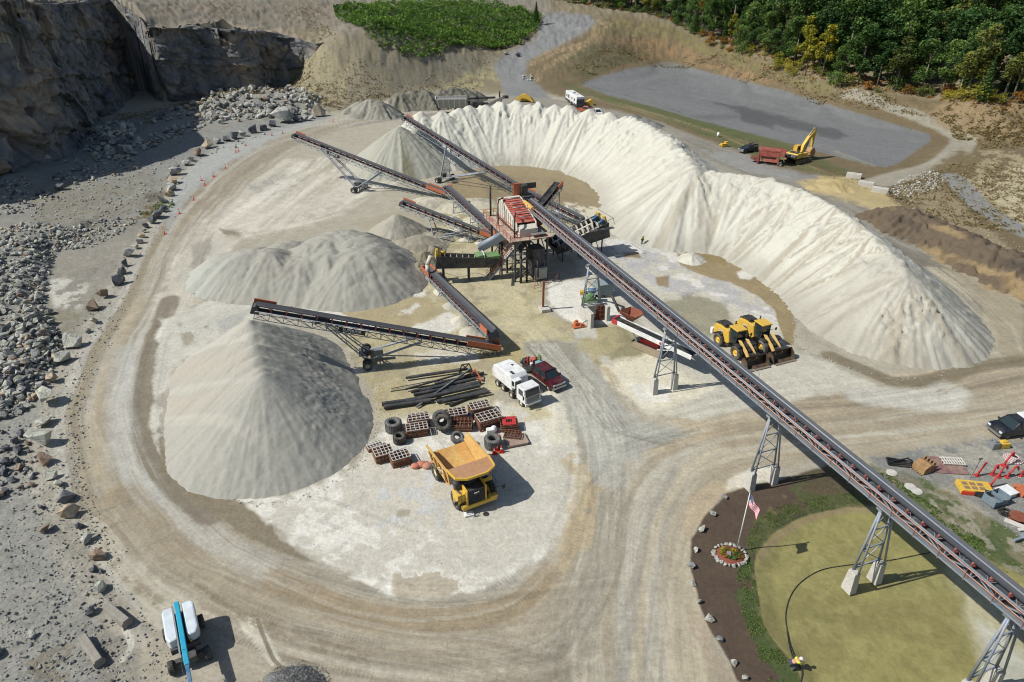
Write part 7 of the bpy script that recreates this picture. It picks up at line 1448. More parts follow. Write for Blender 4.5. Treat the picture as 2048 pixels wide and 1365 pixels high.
# camper trailer
def camper(p, rz):
    r = empty('camper_trailer', p, rz, 'white camper trailer with dark front end parked behind the sand bank', 'camper trailer'); L, w = 12.5, 2.7
    b = MB(); b.box((0, 0, 2.3), (L, w, 2.7)); b.build('shell', M_white, r, .12); b = MB(); b.box((0, 0, 1.0), (L + .04, w + .05, .7)); b.hexa([Vector(q) for q in ((L / 2, -1.36, .7), (L / 2 + .5, -1.25, .7), (L / 2 + .5, 1.25, .7), (L / 2, 1.36, .7), (L / 2, -1.36, 2.9), (L / 2 + .2, -1.3, 2.9), (L / 2 + .2, 1.3, 2.9), (L / 2, 1.36, 2.9))]); b.build('dark_skirt', M_dark, r, .02)
    for x, z, dx, dz in ((-4.5, 2.4, 1.1, .8), (-2.4, 2.4, 1.3, 1.1), (1.2, 2.4, .8, .8), (4.0, 2.4, .8, .8)):
        b = MB(); b.box((x, -w / 2 - .01, z), (dx, .05, dz)); b.build('window', M_glass, r); 
    for x in (-.4, 3.0): b = MB(); b.box((x, -w / 2 - .02, 2.0), (.75, .05, 1.9)); b.build('door', M_hood, r, .02)
    b = MB(); b.box((-.5, 0, 3.75), (.9, .8, .25)); b.build('air_conditioner', M_dark, r, .05); b = MB(); b.box((2.0, .3, 3.7), (.5, .5, .12)); b.build('roof_vent', M_galv, r)
    for s in (-1, 1):
        for x in (-1.2, -.3): wheel_obj(r, (x, s * 1.2, .4), .4, .25, (0, s, 0), M_galv)
    b = MB(); b.bar((L / 2, -.8, .6), (L / 2 + 1.4, 0, .6), .1); b.bar((L / 2, .8, .6), (L / 2 + 1.4, 0, .6), .1); b.build('hitch', M_black, r)
camper(Z0(21.0, 238.5), math.atan2(-.975, .22))
b = MB(); p = Z0(26.0, 238); b.prism([(-1, 0), (-1, 1.2), (.4, 1.9), (1.2, 1.2), (1.2, 0)], -1, 1); o = thing_mesh(b, 'loader_bucket', M_yel, 'small yellow machine part showing just behind the camper trailer', 'bucket', bevel=.04); o.location = p
# excavator ----------------------------------------------------------
def excavator(p, rz):
    r = empty('excavator', p, rz, 'yellow tracked excavator with raised boom standing at the edge of the gravel lot', 'excavator')
    for s in (-1, 1):
        b = MB(); pr = [(-2.4, .25), (-2.6, .6), (-2.3, 1.0), (2.3, 1.0), (2.6, .6), (2.4, .25), (2.0, .02), (-2.0, .02)]; b.prism(pr, s * 1.55 - .35, s * 1.55 + .35)
        for i in range(17): b.box((-2.3 + i * .288, s * 1.55, 1.02), (.16, .76, .07)); b.box((-2.0 + i * .25, s * 1.55, .03), (.14, .76, .05))
        b.build('track', paint('track_steel', (84, 70, 58), .8, .2, .5, (150, 128, 98), 2), r)
    b = MB(); b.box((0, 0, .8), (2.2, 2.4, .5)); b.tube((0, 0, 1.0), (0, 0, 1.35), .9, n=18); b.build('undercarriage', M_dark, r)
    b = MB(); b.prism([(-2.9, 1.35), (-3.0, 2.0), (-2.7, 2.5), (-.4, 2.6), (-.2, 1.35)], -1.55, 1.55); b.box((.9, -.9, 1.8), (2.1, 1.2, .9)); b.box((.7, 1.1, 1.55), (2.3, .9, .45)); b.build('engine_house', M_yel, r, .06)
    b = MB(); b.prism([(-3.35, 1.35), (-3.45, 1.9), (-3.2, 2.35), (-2.85, 2.35), (-2.85, 1.35)], -1.58, 1.58); b.build('counterweight', M_black, r, .1)
    b = MB(); b.box((1.15, 1.05, 2.75), (1.7, 1.0, 1.7), taper=(.9, .95)); b.build('cab', M_glass, r, .03); b = MB(); b.box((1.1, 1.05, 3.65), (1.65, 1.05, .12)); b.box((.3, 1.05, 2.6), (.1, 1.05, 1.9)); b.bar((1.98, .56, 1.9), (1.85, .6, 3.6), .09); b.bar((1.98, 1.54, 1.9), (1.85, 1.5, 3.6), .09); b.box((1.15, 1.05, 2.0), (1.75, 1.08, .45)); b.build('cab_frame', M_yel, r, .02)
    boom = [(.9, 1.9), (1.6, 3.9), (3.3, 5.6), (5.6, 7.1), (5.9, 6.75), (4.0, 4.9), (2.6, 3.3), (1.8, 1.9)]; b = MB(); b.prism(boom, -.35, .35); b.build('boom', M_yel, r, .04)
    b = MB(); b.prism([(5.3, 7.5), (6.0, 7.3), (6.3, 6.4), (5.9, 2.6), (5.5, 2.5), (5.35, 5.5)], -.25, .25); b.build('stick', M_yel, r, .03)
    b = MB(); b.tube((1.8, -.5, 2.0), (3.3, -.5, 4.5), .12, n=8); b.tube((1.8, .5, 2.0), (3.3, .5, 4.5), .12, n=8); b.tube((3.6, 0, 5.9), (5.5, 0, 7.5), .13, n=8); b.tube((6.4, 0, 6.2), (6.4, 0, 3.4), .1, n=8); b.build('hydraulic_cylinder', M_galv, r)
    b = MB(); b.prism([(5.5, 2.7), (6.2, 2.5), (6.9, 1.7), (6.8, .8), (6.1, .4), (5.1, .9), (5.0, 1.7)], -.75, .75)
    for i in range(5): b.box((5.0, -.6 + i * .3, .85), (.45, .12, .12), ry=.4)
    b.build('bucket', paint('bucket_yellowbrown', (176, 128, 66), .6, .2, .4), r, .03); b = MB(); b.box((-1.6, 0, 2.62), (1.5, 2.2, .1)); b.tube((-1.2, -.8, 2.6), (-1.2, -.8, 3.3), .09, n=8); b.box((-.2, -1.2, 2.65), (.9, .5, .12)); b.build('hood_vent', M_dark, r)
    M = Matrix(((0, 0, -1, -3.47), (-1, 0, 0, 0), (0, 1, 0, 1.85), (0, 0, 0, 1))); text_part('CAT', .75, M_white, r, M)
excavator(Z0(70.2, 168.2), math.atan2(.62, .78))
# blue boom lift -------------------------------------------------------
def boom_lift(p, rz):
    r = empty('boom_lift', p, rz, 'boom lift with bright blue arm and two white engine covers at the lower left', 'boom lift')
    for s in (-1, 1):
        b = MB(); o = [(-2.15, .3), (-2.2, .95), (-1.9, 1.12), (.6, 1.12), (1.1, .9), (1.1, .45), (.9, .28)]; b.prism([(x, y * s) for x, y in o], 1.35, 2.35, 'Z'); b.build('engine_cover', M_hood, r, .12)
    b = MB(); b.box((-.4, 0, 1.35), (3.4, 2.0, .5)); b.build('turntable', M_dark, r, .05); b = MB(); b.box((.3, 0, .8), (3.6, 1.1, .5)); b.box((1.6, 0, .6), (.4, 2.4, .35)); b.box((-1.4, 0, .6), (.4, 2.4, .35)); b.build('chassis', M_dark, r)
    for x in (-1.4, 1.75):
        for s in (-1, 1): wheel_obj(r, (x, s * 1.25, .5), .5, .42, (0, s, 0), M_galv, lugs=18)
    b = MB(); b.bar((-2.35, 0, 2.3), (3.9, 0, 2.5), .34, .42); b.build('boom', M_cyan, r, .04); b = MB(); b.bar((3.9, 0, 2.5), (9.5, 0, 2.7), .24, .28); b.build('boom_extension', paint('boom_blue', (24, 104, 150), .4), r, .02)
    b = MB(); b.bar((-2.2, -.33, 2.3), (3.0, -.33, 2.45), .1, .16); b.build('hose_track', M_galv, r); b = MB(); 
    for i in range(3): b.tube((3.4 + i * .3, -.35, 2.4), (4.6, -.3, 2.6), .03, n=6)
    b.tube((1.0, 0, 1.6), (2.6, 0, 2.6), .12, n=10); b.build('hydraulic_hose', M_black, r); b = MB(); b.tube((1.1, .45, 1.6), (1.1, .45, 1.8), .09, n=12); b.build('beacon', M_yel, r)
boom_lift(Z0(-24.6, 33.3) + Vector((0, 0, .05)), math.atan2(-.87, .50))
# red screening machine, mobile crusher, white tracked conveyor ----------
p = Z0(63.0, 166.5); r = empty('screening_machine', p, -.42, 'dark red portal-shaped screening machine between the SUV and the excavator', 'screening machine')
b = MB()
for x in (-2.6, 2.0): b.box((x, 0, 1.8), (.35, 2.6, 3.4))
b.box((-.3, 0, 3.4), (5.2, 2.7, .4)); b.box((-.3, -1.2, 2.6), (4.6, .2, 1.2)); b.box((2.7, -.2, 3.0), (1.3, 2.2, 1.4), ry=.2); b.build('frame', M_rust if False else paint('screener_red', (150, 52, 44), .6, 0, .25), r, .03)
b = MB(); b.hexa([Vector(q) for q in ((-1.8, -.8, .9), (1.2, -.8, .9), (1.2, .8, .9), (-1.8, .8, .9), (-2.3, -1.2, 2.4), (1.7, -1.2, 2.4), (1.7, 1.2, 2.4), (-2.3, 1.2, 2.4))]); b.box((-3.6, .2, 1.0), (2.0, 1.2, .8), ry=.3); b.build('hopper', paint('hopper_brown', (120, 60, 50), .7), r)
b = MB(); b.box((.2, -1.25, 1.1), (3.4, .12, .7)); b.build('lower_panel', paint('panel_red', (176, 72, 60), .6), r)
for s in (-1, 1): wheel_obj(r, (2.6, s * 1.25, .5), .5, .35, (0, s, 0), M_galv)
p = Z0(-13.5, 232.5); r = empty('mobile_crusher', p, math.atan2(.9, 8), 'long grey tracked crushing plant standing behind the sand bank below the slope', 'crusher')
b = MB(); b.hexa([Vector(q) for q in ((-10.5, -1.4, 1.6), (-1.5, -1.4, 1.6), (-1.5, 1.4, 1.6), (-10.5, 1.4, 1.6), (-11.5, -2.0, 4.4), (-1.2, -2.0, 4.4), (-1.2, 2.0, 4.4), (-11.5, 2.0, 4.4))]); b.build('hopper', M_galv, r, .1)
b = MB(); b.box((-6.3, 1.9, 4.6), (10.2, .25, .5)); b.box((-6.3, -1.95, 4.5), (10.2, .2, .3)); b.box((-11.4, 0, 4.6), (.3, 4, .5)); 
for i in range(6): b.bar((-10.5 + i * 1.7, -2.05, 1.8), (-10.8 + i * 1.8, -2.1, 4.4), .18)
b.build('hopper_rim', M_dusty, r)
for s in (-1, 1): b = MB(); b.prism([(-5, .1), (-5.6, .6), (-5, 1.2), (3, 1.2), (3.6, .6), (3, .1)], s * 1.4 - .3, s * 1.4 + .3); b.build('track', M_black, r)
b = MB(); b.box((1.5, 0, 2.2), (5.0, 2.2, 2.2)); b.box((4.5, .3, 2.0), (2.5, 1.4, 1.6)); b.tube((-.2, -1.8, 2.6), (.6, -1.8, 2.6), 1.0, n=16); b.build('crusher_box', M_dark, r, .05)
b = MB(); b.box((3.2, 1.2, 4.1), (10, 1.1, .5), ry=-.02); b.tube((1.2, .6, 4.4), (2.4, .6, 4.6), .45, n=12); b.build('return_conveyor', M_dark, r)
b = MB(); b.bar((2.6, -1.3, 1.0), (11.0, -1.1, 4.6), 1.0, .55); b.build('discharge_conveyor', M_galv, r, .03); b = MB(); b.bar((4.0, -1.3, 1.95), (10.4, -1.1, 4.75), .5, .1); b.build('belt', M_black, r); b = MB(); b.box((11.4, -.6, 4.6), (1.8, 1.8, .7)); b.bar((9.5, .2, 0), (10.2, 0, 4.3), .3); b.bar((9.0, -1.0, 0), (10.0, -1.0, 4.0), .25); b.tube((9.6, 1.0, 4.2), (9.6, 1.0, 6.2), .25, n=10); b.build('head_frame', M_black, r)
p = Z0(4.2, 243.5); b = MB(); b.prism([(-3.2, .4), (-2.6, 1.3), (-.8, 2.6), (.6, 2.7), (2.4, 1.6), (3.4, .5), (3.0, .1), (.8, 1.2), (-.6, 1.3), (-2.6, .1)], -.7, .7); b.box((0, 1.3, .6), (3.2, 1.4, .9), rz=.3); o = thing_mesh(b, 'excavator_boom', M_yel, 'yellow excavator boom lying on the ground right of the grey crushing plant', 'excavator boom', bevel=.05); o.location = p; o.rotation_euler = (0, 0, -.25)
# white and red tracked conveyor
a_, c_ = at(1234, 640, 3.3), at(1388, 712, 2.6); r = empty('tracked_stacker', (18.2, 77.6, 0), math.atan2((c_ - a_).y, (c_ - a_).x), 'white and red tracked conveyor with rusty hopper passing under the long conveyor', 'tracked conveyor')
Mi = (Matrix.Translation(r.location) @ Matrix.Rotation(r.rotation_euler.z, 4, 'Z')).inverted(); A, C = Mi @ a_, Mi @ c_
b = MB(); b.bar(A + Vector((0, -.65, 0)), C + Vector((0, -.65, 0)), .12, .62); b.bar(A + Vector((0, .65, 0)), C + Vector((0, .65, 0)), .12, .62); b.build('boom', M_white, r, .02)
b = MB(); b.bar(A + Vector((0, 0, .15)), C + Vector((0, 0, .15)), 1.1, .06); b.tube(A + Vector((0, -.6, 0)), A + Vector((0, .6, 0)), .25, n=12); b.build('belt', M_black, r); b = MB(); b.box(A + Vector((.1, -.72, .02)), (.8, .1, .66)); b.box(A.lerp(C, .64) + Vector((0, -.72, .02)), (.7, .06, .34)); b.box(A + Vector((-.2, 0, .1)), (.25, 1.5, .5)); b.build('red_marking', M_redm, r)
b = MB(); q = A + Vector((1.6, .9, .9)); b.add([tuple(q + Vector(v)) for v in ((-1.5, -1.0, .5), (1.3, -1.0, .5), (1.6, .3, .5), (.8, 1.2, .5), (-1.0, 1.2, .5), (-.5, -.4, -.6), (.5, -.4, -.6), (.5, .4, -.6), (-.5, .4, -.6))], [(0, 1, 6, 5), (1, 2, 6), (2, 7, 6), (2, 3, 7), (3, 4, 8, 7), (4, 0, 5, 8), (5, 6, 7, 8)]); o = b.build('hopper', M_rust, r); o.modifiers.new('s', 'SOLIDIFY').thickness = .08
for s in (-1, 1):
    b = MB(); b.prism([(-1.9, .05), (-2.2, .4), (-1.9, .8), (2.2, .8), (2.5, .4), (2.2, .05)], s * 1.1 - .22, s * 1.1 + .22); b.build('track', paint('track_dusty', (150, 134, 112), .9), r); b = MB(); b.bar((-1.6, s * .8, .9), A.lerp(C, .25) + Vector((0, s * .6, -.3)), .16, .2); b.bar((1.6, s * .8, .9), A.lerp(C, .75) + Vector((0, s * .6, -.3)), .16, .2); b.build('support_strut', M_white, r)
b = MB(); b.box((.4, -.1, 1.2), (2.4, 1.2, .8)); b.box((-.9, -.3, 1.1), (.7, .8, .5)); b.tube((.9, .3, 1.6), (.9, .3, 2.1), .12, n=10); b.build('engine_housing', M_redm, r, .08); b = MB(); b.box((.2, 0, .75), (3.4, 1.5, .2)); b.build('chassis', M_dark, r)
# ---------------------------------------------------------------- tyres, frames, pipes and the rest
def tyre(px, py, dpx, label, lean=0.0, face=0.0, z=0.0, wd=None, mat=None, group='old tyres by the haul truck'):
    p = G(px, py); D = dpx / scale_at(p); r = D / 2; wd = wd or r * .62; b = MB(); k = wd / 2; ri = r * .5
    b.lathe([(ri, -k * .7), (ri * 1.08, -k), (r * .86, -k), (r * .97, -k * .8), (r, -k * .45), (r, k * .45), (r * .97, k * .8), (r * .86, k), (ri * 1.08, k), (ri, k * .7), (ri * 1.2, 0)], n=32, closed=True)
    for i in range(26):
        a = 2 * math.pi * i / 26; b.box((r * .995 * math.cos(a), r * .995 * math.sin(a), k * .5), (r * .05, r * .1, k * .9), rz=a); b.box((r * .995 * math.cos(a + .12), r * .995 * math.sin(a + .12), -k * .5), (r * .05, r * .1, k * .9), rz=a + .12)
    o = b.build('tyre', mat or M_tyreg, None); o.location = (p.x, p.y, z + k * math.cos(lean) + r * math.sin(abs(lean)) * .98); o.rotation_euler = (lean, 0, face); return tag(o, label, 'tyre', group)
tyre(788, 860, 33, 'grey tyre lying flat at the left, larger of the left two', wd=1.15); tyre(800, 884, 26, 'smaller dark tyre lying flat, in front of the large left one', wd=.9, mat=M_tyre)
tyre(882, 850, 33, 'grey tyre leaning behind the black tyre between the frame stacks', lean=.9, face=.4, wd=.7); tyre(887, 862, 34, 'black tyre leaning upright between the frame stacks', lean=.8, face=.1, wd=.75, mat=M_tyre, z=.2)
tyre(915, 884, 26, 'brownish tyre half hidden behind the dump bed', lean=.5, face=.7, wd=.6); tyre(936, 892, 25, 'tyre lying tilted close behind the dump bed', lean=.15, wd=.6); tyre(946, 910, 22, 'small dark tyre in the shadow beside the dump bed', wd=.5, mat=M_tyre); tyre(986, 893, 34, 'large grey tyre lying flat beside the orange traffic cones', wd=1.15)
M_frame = paint('screen_frame_brown', (112, 66, 50), .8, .1, .3, (160, 130, 104), 2); M_fw = paint('frame_white', (206, 204, 196), .6, 0, .15)
def frame_stack(px, py, rz, w, d, n, label, top='white', group='stacks of rusty screen panels'):
    p = G(px, py); r = empty('screen_panel_stack', p, rz, label, 'screen panels', group); b = MB()
    rnd = random.Random(int(px * 7 + py))
    for i in range(n):
        z = .08 + i * .15; dx, dy = rnd.uniform(-.08, .08), rnd.uniform(-.08, .08)
        for s in (-1, 1): b.box((dx, dy + s * d / 2, z), (w, .08, .1)); b.box((dx + s * w / 2, dy, z), (.08, d, .1))
        for k in range(1, 6): b.box((dx - w / 2 + w * k / 6, dy, z), (.05, d, .06))
    b.build('panels', M_frame, r); z = .08 + n * .15 + .04; b = MB()
    for k in range(6): b.box((-w / 2 + w * k / 5, 0, z), (.045, d, .07))
    for k in range(4): b.box((0, -d / 2 + d * k / 3, z + .004), (w, .06, .07))
    b.build('top_frame', M_fw if top == 'white' else M_frame, r)
    if top == 'red': 
        b = MB()
        for c, dd in (((0, -.5, z + .1), (1.5, .5, .06)), ((0, .5, z + .1), (1.5, .5, .06)), ((-.55, 0, z + .1), (.4, .5, .06)), ((.55, 0, z + .1), (.4, .5, .06))): b.box(c, dd)
        b.build('red_plate', M_redm, r)
    return r
frame_stack(838, 850, .25, 2.3, 1.4, 7, 'stack of screen panels with white top frame at the back left, near the pipes'); frame_stack(835, 868, .25, 2.3, 1.3, 6, 'stack of screen panels with white top frame just right of the flat tyres'); frame_stack(912, 838, .25, 2.4, 1.5, 6, 'stack of screen panels behind the leaning black tyre')
frame_stack(926, 856, .0, 2.0, 1.5, 5, 'brown slatted screen panel stack without a white top, middle of the row', 'brown'); frame_stack(960, 826, .35, 2.3, 1.5, 7, 'rearmost stack of screen panels beside the pipe ends'); frame_stack(978, 850, .45, 2.7, 1.6, 8, 'tallest stack of screen panels in the middle of the row')
frame_stack(1018, 856, .1, 1.9, 1.5, 5, 'stack of screen panels topped by a bright red plate with a hole', 'red'); frame_stack(1026, 874, -.15, 1.8, 1.2, 2, 'low wooden-looking slatted panel pair below the red-topped stack', 'brown')
frame_stack(750, 896, .5, 1.6, .9, 2, 'small tangled heap of frames at the foot of the gravel pile'); frame_stack(768, 916, .45, 1.9, 1.5, 6, 'front left stack of screen panels near the gravel pile'); frame_stack(801, 924, .45, 1.9, 1.5, 6, 'front stack of screen panels nearest the haul truck')
p = G(1032, 884); b = MB(); b.box((0, 0, .12), (2.4, 1.7, .08)); b.box((1.15, 0, .2), (.1, 1.8, .24)); b.box((0, -.85, .2), (2.4, .1, .24)); b.box((0, .85, .1), (2.4, .1, .12)); o = thing_mesh(b, 'steel_tray', paint('tray_rust', (150, 128, 116), .8), 'flat rust-edged steel tray on the ground right of the large flat tyre', 'tray'); o.location = p; o.rotation_euler = (0, 0, .3)
# black pipes
rnd = random.Random(21)
PIPES = [((764, 812), (846, 800), .24), ((768, 820), (862, 806), .26), ((812, 812), (960, 778), .25), ((815, 806), (958, 770), .25), ((828, 794), (962, 768), .2), ((840, 788), (952, 764), .22), ((822, 786), (956, 758), .17), ((855, 787), (948, 752), .22), ((812, 784), (945, 746), .12), ((782, 784), (900, 766), .06), ((783, 780), (890, 760), .05), ((812, 762), (936, 744), .16), ((818, 757), (930, 740), .16), ((874, 808), (975, 786), .2), ((885, 810), (978, 790), .2), ((900, 814), (974, 782), .18), ((870, 772), (968, 750), .18)]
for i, (a, c, rr) in enumerate(PIPES):
    a, c = G(*a), G(*c); b = MB(); zz = rr + .12 * (i % 3); m = (a + c) / 2; a2, c2 = a - m + Vector((0, 0, zz)), c - m + Vector((0, 0, zz)); b.tube(a2, c2, rr, n=12, cap=False); b.tube(a2, c2, rr * .86, n=12, cap=False)
    o = b.build('pipe', M_pipe, None); o.location = (m.x, m.y, 0); tag(o, 'black plastic pipe lying in the loose pile behind the screen panels', 'pipe', 'black pipes in the pile')
a, c = G(833, 818), G(941, 752); b = MB(); b.bar(a + Vector((0, 0, .25)), c + Vector((0, 0, 1.0)), .18, .2); thing_mesh(b, 'steel_beam', paint('beam_greenish', (76, 92, 92), .5), 'thin greenish-grey beam laid diagonally across the black pipes', 'beam')
a = G(950, 758); b = MB(); 
for q0, q1 in (((-.8, .4, 0), (0, .2, 1.2)), ((0, .2, 1.2), (.9, -.7, .3)), ((.9, -.7, .3), (-.8, .4, 0)), ((.1, .9, 0), (0, .2, 1.2)), ((.9, -.7, .3), (.1, .9, 0))): b.bar(q0, q1, .12)
o = thing_mesh(b, 'bent_scrap', M_orange, 'orange-brown angular frame at the upper end of the pipe pile', 'frame'); o.location = a
a = G(932, 748); b = MB()
for q0, q1 in (((-.9, 0, 0), (-.5, .2, 1.2)), ((-.5, .2, 1.2), (.4, .3, 1.3)), ((.4, .3, 1.3), (.9, -.1, .2)), ((-.5, .2, 1.2), (.9, -.1, .2)), ((-.9, 0, 0), (.4, .3, 1.3))): b.bar(q0, q1, .1)
o = thing_mesh(b, 'bent_scrap', M_black, 'black bent frame leaning at the upper end of the pipe pile', 'frame'); o.location = a
def cone(px, py, h, label, group, tall=False):
    p = G(px, py) if not isinstance(px, Vector) else px; r = empty('traffic_cone' if not tall else 'marker_post', p, 0, label, 'traffic cone' if not tall else 'marker post', group); b = MB()
    if tall: b.box((0, 0, .04), (.5, .5, .08)); b.tube((0, 0, .08), (0, 0, h), .09, .06, n=10)
    else: b.box((0, 0, .03), (.5, .5, .06)); b.tube((0, 0, .05), (0, 0, h), .2, .04, n=16)
    b.build('cone_body', paint('cone_red', (222, 62, 34), .5, 0, .05) if 'M_cone' not in globals() else M_cone, r); 
    b = MB(); b.tube((0, 0, h * .5), (0, 0, h * .68), .125 if not tall else .085, .095 if not tall else .08, n=16); b.build('reflective_band', M_white, r); return r
M_cone = paint('cone_red', (222, 62, 34), .5, 0, .05)
for a, b_, h in ((999, 888, 1.3), (994, 902, .9), (1003, 905, .9), (989, 908, .8)): cone(a, b_, h, 'orange-red traffic cone in the cluster beside the large flat tyre', 'cones by the large flat tyre')
MK = [(477, 303), (491, 292), (451, 337), (427, 354), (410, 371), (388, 401), (359, 428), (330, 469), (544, 272), (565, 268), (666, 245), (403, 362), (472, 305), (283, 545)]
for i, (a, b_) in enumerate(MK[:-1]): cone(a, b_, 1.1, 'thin red marker post standing along the far left bend of the haul road', 'red marker posts along the haul road', True)
# people
def person(p, rz, label, vest, trousers, pose='stand', hat=M_white):
    r = empty('person', p, rz, label, 'person')
    if pose == 'stand':
        J = [((0, 0, .95), .16, -1), ((0, 0, 1.2), .15, 0), ((0, 0, 1.42), .17, 1), ((0, 0, 1.54), .06, 2), ((.01, 0, 1.66), .10, 3), ((0, .10, .92), .10, 0), ((.02, .12, .5), .065, 5), ((0, .13, .09), .045, 6), ((.16, .14, .05), .04, 7), ((0, -.10, .92), .10, 0), ((-.02, -.12, .5), .065, 9), ((-.04, -.13, .09), .045, 10), ((.12, -.14, .05), .04, 11), ((0, .22, 1.40), .055, 2), ((-.02, .27, 1.12), .042, 13), ((.12, .24, .92), .033, 14), ((.17, .22, .86), .035, 15), ((0, -.22, 1.40), .055, 2), ((-.02, -.27, 1.12), .042, 17), ((.10, -.25, .9), .033, 18), ((.14, -.24, .83), .035, 19)]
    else:
        J = [((0, 0, .62), .17, -1), ((.22, 0, .82), .16, 0), ((.44, 0, .92), .17, 1), ((.56, 0, .96), .06, 2), ((.66, 0, 1.0), .10, 3), ((0, .12, .6), .11, 0), ((.34, .18, .42), .07, 5), ((.08, .18, .09), .048, 6), ((.24, .19, .05), .04, 7), ((0, -.12, .6), .11, 0), ((.30, -.2, .40), .07, 9), ((.02, -.2, .09), .048, 10), ((.2, -.21, .05), .04, 11), ((.44, .22, .88), .055, 2), ((.62, .24, .62), .042, 13), ((.84, .14, .52), .033, 14), ((.90, .10, .50), .035, 15), ((.44, -.22, .88), .055, 2), ((.64, -.22, .64), .042, 17), ((.84, -.12, .56), .033, 18), ((.90, -.08, .54), .035, 19)]
    def skin(name, idx, mat, grow=0.0, parent=r):
        me = bpy.data.meshes.new(name); mp = {k: i for i, k in enumerate(idx)}; me.from_pydata([J[k][0] for k in idx], [(mp[J[k][2]], mp[k]) for k in idx if J[k][2] in mp], []); o = bpy.data.objects.new(name, me); col.objects.link(o); o.parent = parent; me.materials.append(mat)
        m = o.modifiers.new('skin', 'SKIN'); m.use_smooth_shade = True
        for k in idx: me.skin_vertices[0].data[mp[k]].radius = (J[k][1] + grow, (J[k][1] + grow) * (1 if k > 2 else 1.0))
        me.skin_vertices[0].data[0].use_root = True; o.modifiers.new('s', 'SUBSURF').levels = 1; o.modifiers['s'].render_levels = 2; return o
    me_ = skin('body', list(range(len(J))), M_skin); skin('trousers', [0, 5, 6, 7, 9, 10, 11], trousers, .014); skin('vest', [1, 2, 13, 14, 17, 18], vest, .03)
    hd = Vector(J[4][0]); b = MB(); b.sphere(hd + Vector((0, 0, .06)), .125, 1.08, .95, .8, 14, 8); b.tube(hd + Vector((.0, 0, .035)), hd + Vector((0, 0, .05)), .155, .15, n=16); b.build('hard_hat', hat, r)
    b = MB(); b.sphere(hd + Vector((.1, 0, -.01)), .02, n=6, m=4); b.box(hd + Vector((.092, 0, -.05)), (.012, .05, .012)); 
    for s in (-1, 1): b.sphere(hd + Vector((.09, s * .035, .02)), .012, n=6, m=4); b.sphere(hd + Vector((0, s * .1, 0)), .025, .5, .5, 1, 6, 4)
    b.build('face_features', M_skin, r)
    for k in (16, 20):
        b = MB(); h = Vector(J[k][0]); dr = (h - Vector(J[k - 1][0])).normalized()
        for f in range(5):
            lat = Vector((0, (f - 2) * .018, 0)) if f < 4 else Vector((0, .03, .02)); b.tube(h + lat + dr * .03, h + lat + dr * (.085 + .012 * (2 - abs(f - 2))), .009, .007, n=6); b.tube(h + lat + dr * .09, h + lat + dr * .12 + Vector((.01, 0, -.02)), .008, .006, n=6)
        b.build('fingers', M_skin, r)
    b = MB()
    for k in (8, 12): q = Vector(J[k][0]); b.sphere(q + Vector((-.06, 0, .01)), .09, 1.45, .6, .6, 10, 6)
    b.build('boots', M_black, r); return r
person(Z0(*G(1284, 489)[:2]), 2.2, 'worker in yellow vest and dark trousers standing at the foot of the white bank', M_hiviz, M_jean)
person(Z0(*G(1214, 637)[:2]), -1.2, 'worker in hi-vis vest and white hard hat standing by the white tracked conveyor', M_hiviz, M_jean)
person(Z0(*G(1580, 1337)[:2]), .1, 'worker in yellow shirt and white hat bending over the hose at the pond edge', M_hiviz, M_jean, 'bend')
# hose on the pond
hp = [G(*q) for q in ((1592, 1332), (1580, 1300), (1574, 1262), (1571, 1230), (1580, 1195), (1602, 1165), (1640, 1142), (1690, 1132), (1760, 1125), (1860, 1106))]
def hose(pts, r, label, mat, name='hose', z=.05):
    C = catmull([tuple(p) for p in pts], 6); b = MB(); b.path([Vector((c[0], c[1], c[2] + z)) for c in C], r, 6); return thing_mesh(b, name, mat, label, 'hose')
hose(hp, .04, 'long black hose curving across the olive pond', M_black, z=.05)
hose([G(*q) for q in ((1600, 1372), (1604, 1345), (1594, 1325), (1580, 1290), (1574, 1262))], .05, 'second black hose running from the worker off the bottom edge', M_black, z=.05)
hose([G(*q) for q in ((868, 548), (900, 556), (930, 548), (960, 556), (990, 552))], .06, 'thin black hose sagging under the left sand screw', M_black, z=1.8)
# flag, pole and flower bed
fp = G(1473, 1103); r = empty('flagpole', fp, 0, 'white flagpole rising from the ring of stones by the pond', 'flagpole'); b = MB(); b.tube((0, 0, 0), (0, 0, 6.9), .06, .035, n=10); b.build('pole', M_white, r); b = MB(); b.sphere((0, 0, 6.95), .09); b.build('finial', M_galv, r)
def flag(p):
    n, m = 40, 26; fly, hoist = 1.75, 1.15; ax = Vector((.62, -.78, 0)); V = []; 
    for i in range(n + 1):
        for j in range(m + 1):
            s_, t = i / n, j / m; sag = -1.05 * s_ ** 1.15; x = fly * s_ * .62; wv = .10 * math.sin(s_ * 9 + t * 2.4) * (.3 + s_)
            V.append(Vector((ax.x * x - ax.y * wv, ax.y * x + ax.x * wv, -hoist * t * (1 - .12 * s_) + sag)))
    mats = [paint('flag_red', (190, 36, 62), .8, 0, 0), paint('flag_white', (232, 228, 230), .8, 0, 0), paint('flag_blue', (44, 62, 104), .8, 0, 0)]; me = bpy.data.meshes.new('flag'); F = []; I = []
    for i in range(n):
        for j in range(m):
            F.append((i * (m + 1) + j, (i + 1) * (m + 1) + j, (i + 1) * (m + 1) + j + 1, i * (m + 1) + j + 1)); st = j * 13 // m; mi = 0 if st % 2 == 0 else 1
            if i < n * .4 and j < m * 7 / 13:
                mi = 2; mi = 1 if (i % 3 == 1 and j % 3 == 1) else 2
            I.append(mi)
    me.from_pydata(V, [], F); [me.materials.append(k) for k in mats]; me.polygons.foreach_set('material_index', I); me.polygons.foreach_set('use_smooth', [True] * len(F)); o = bpy.data.objects.new('flag', me); col.objects.link(o); o.location = p; tag(o, 'red, white and blue striped flag with stars hanging from the white pole', 'flag'); return o
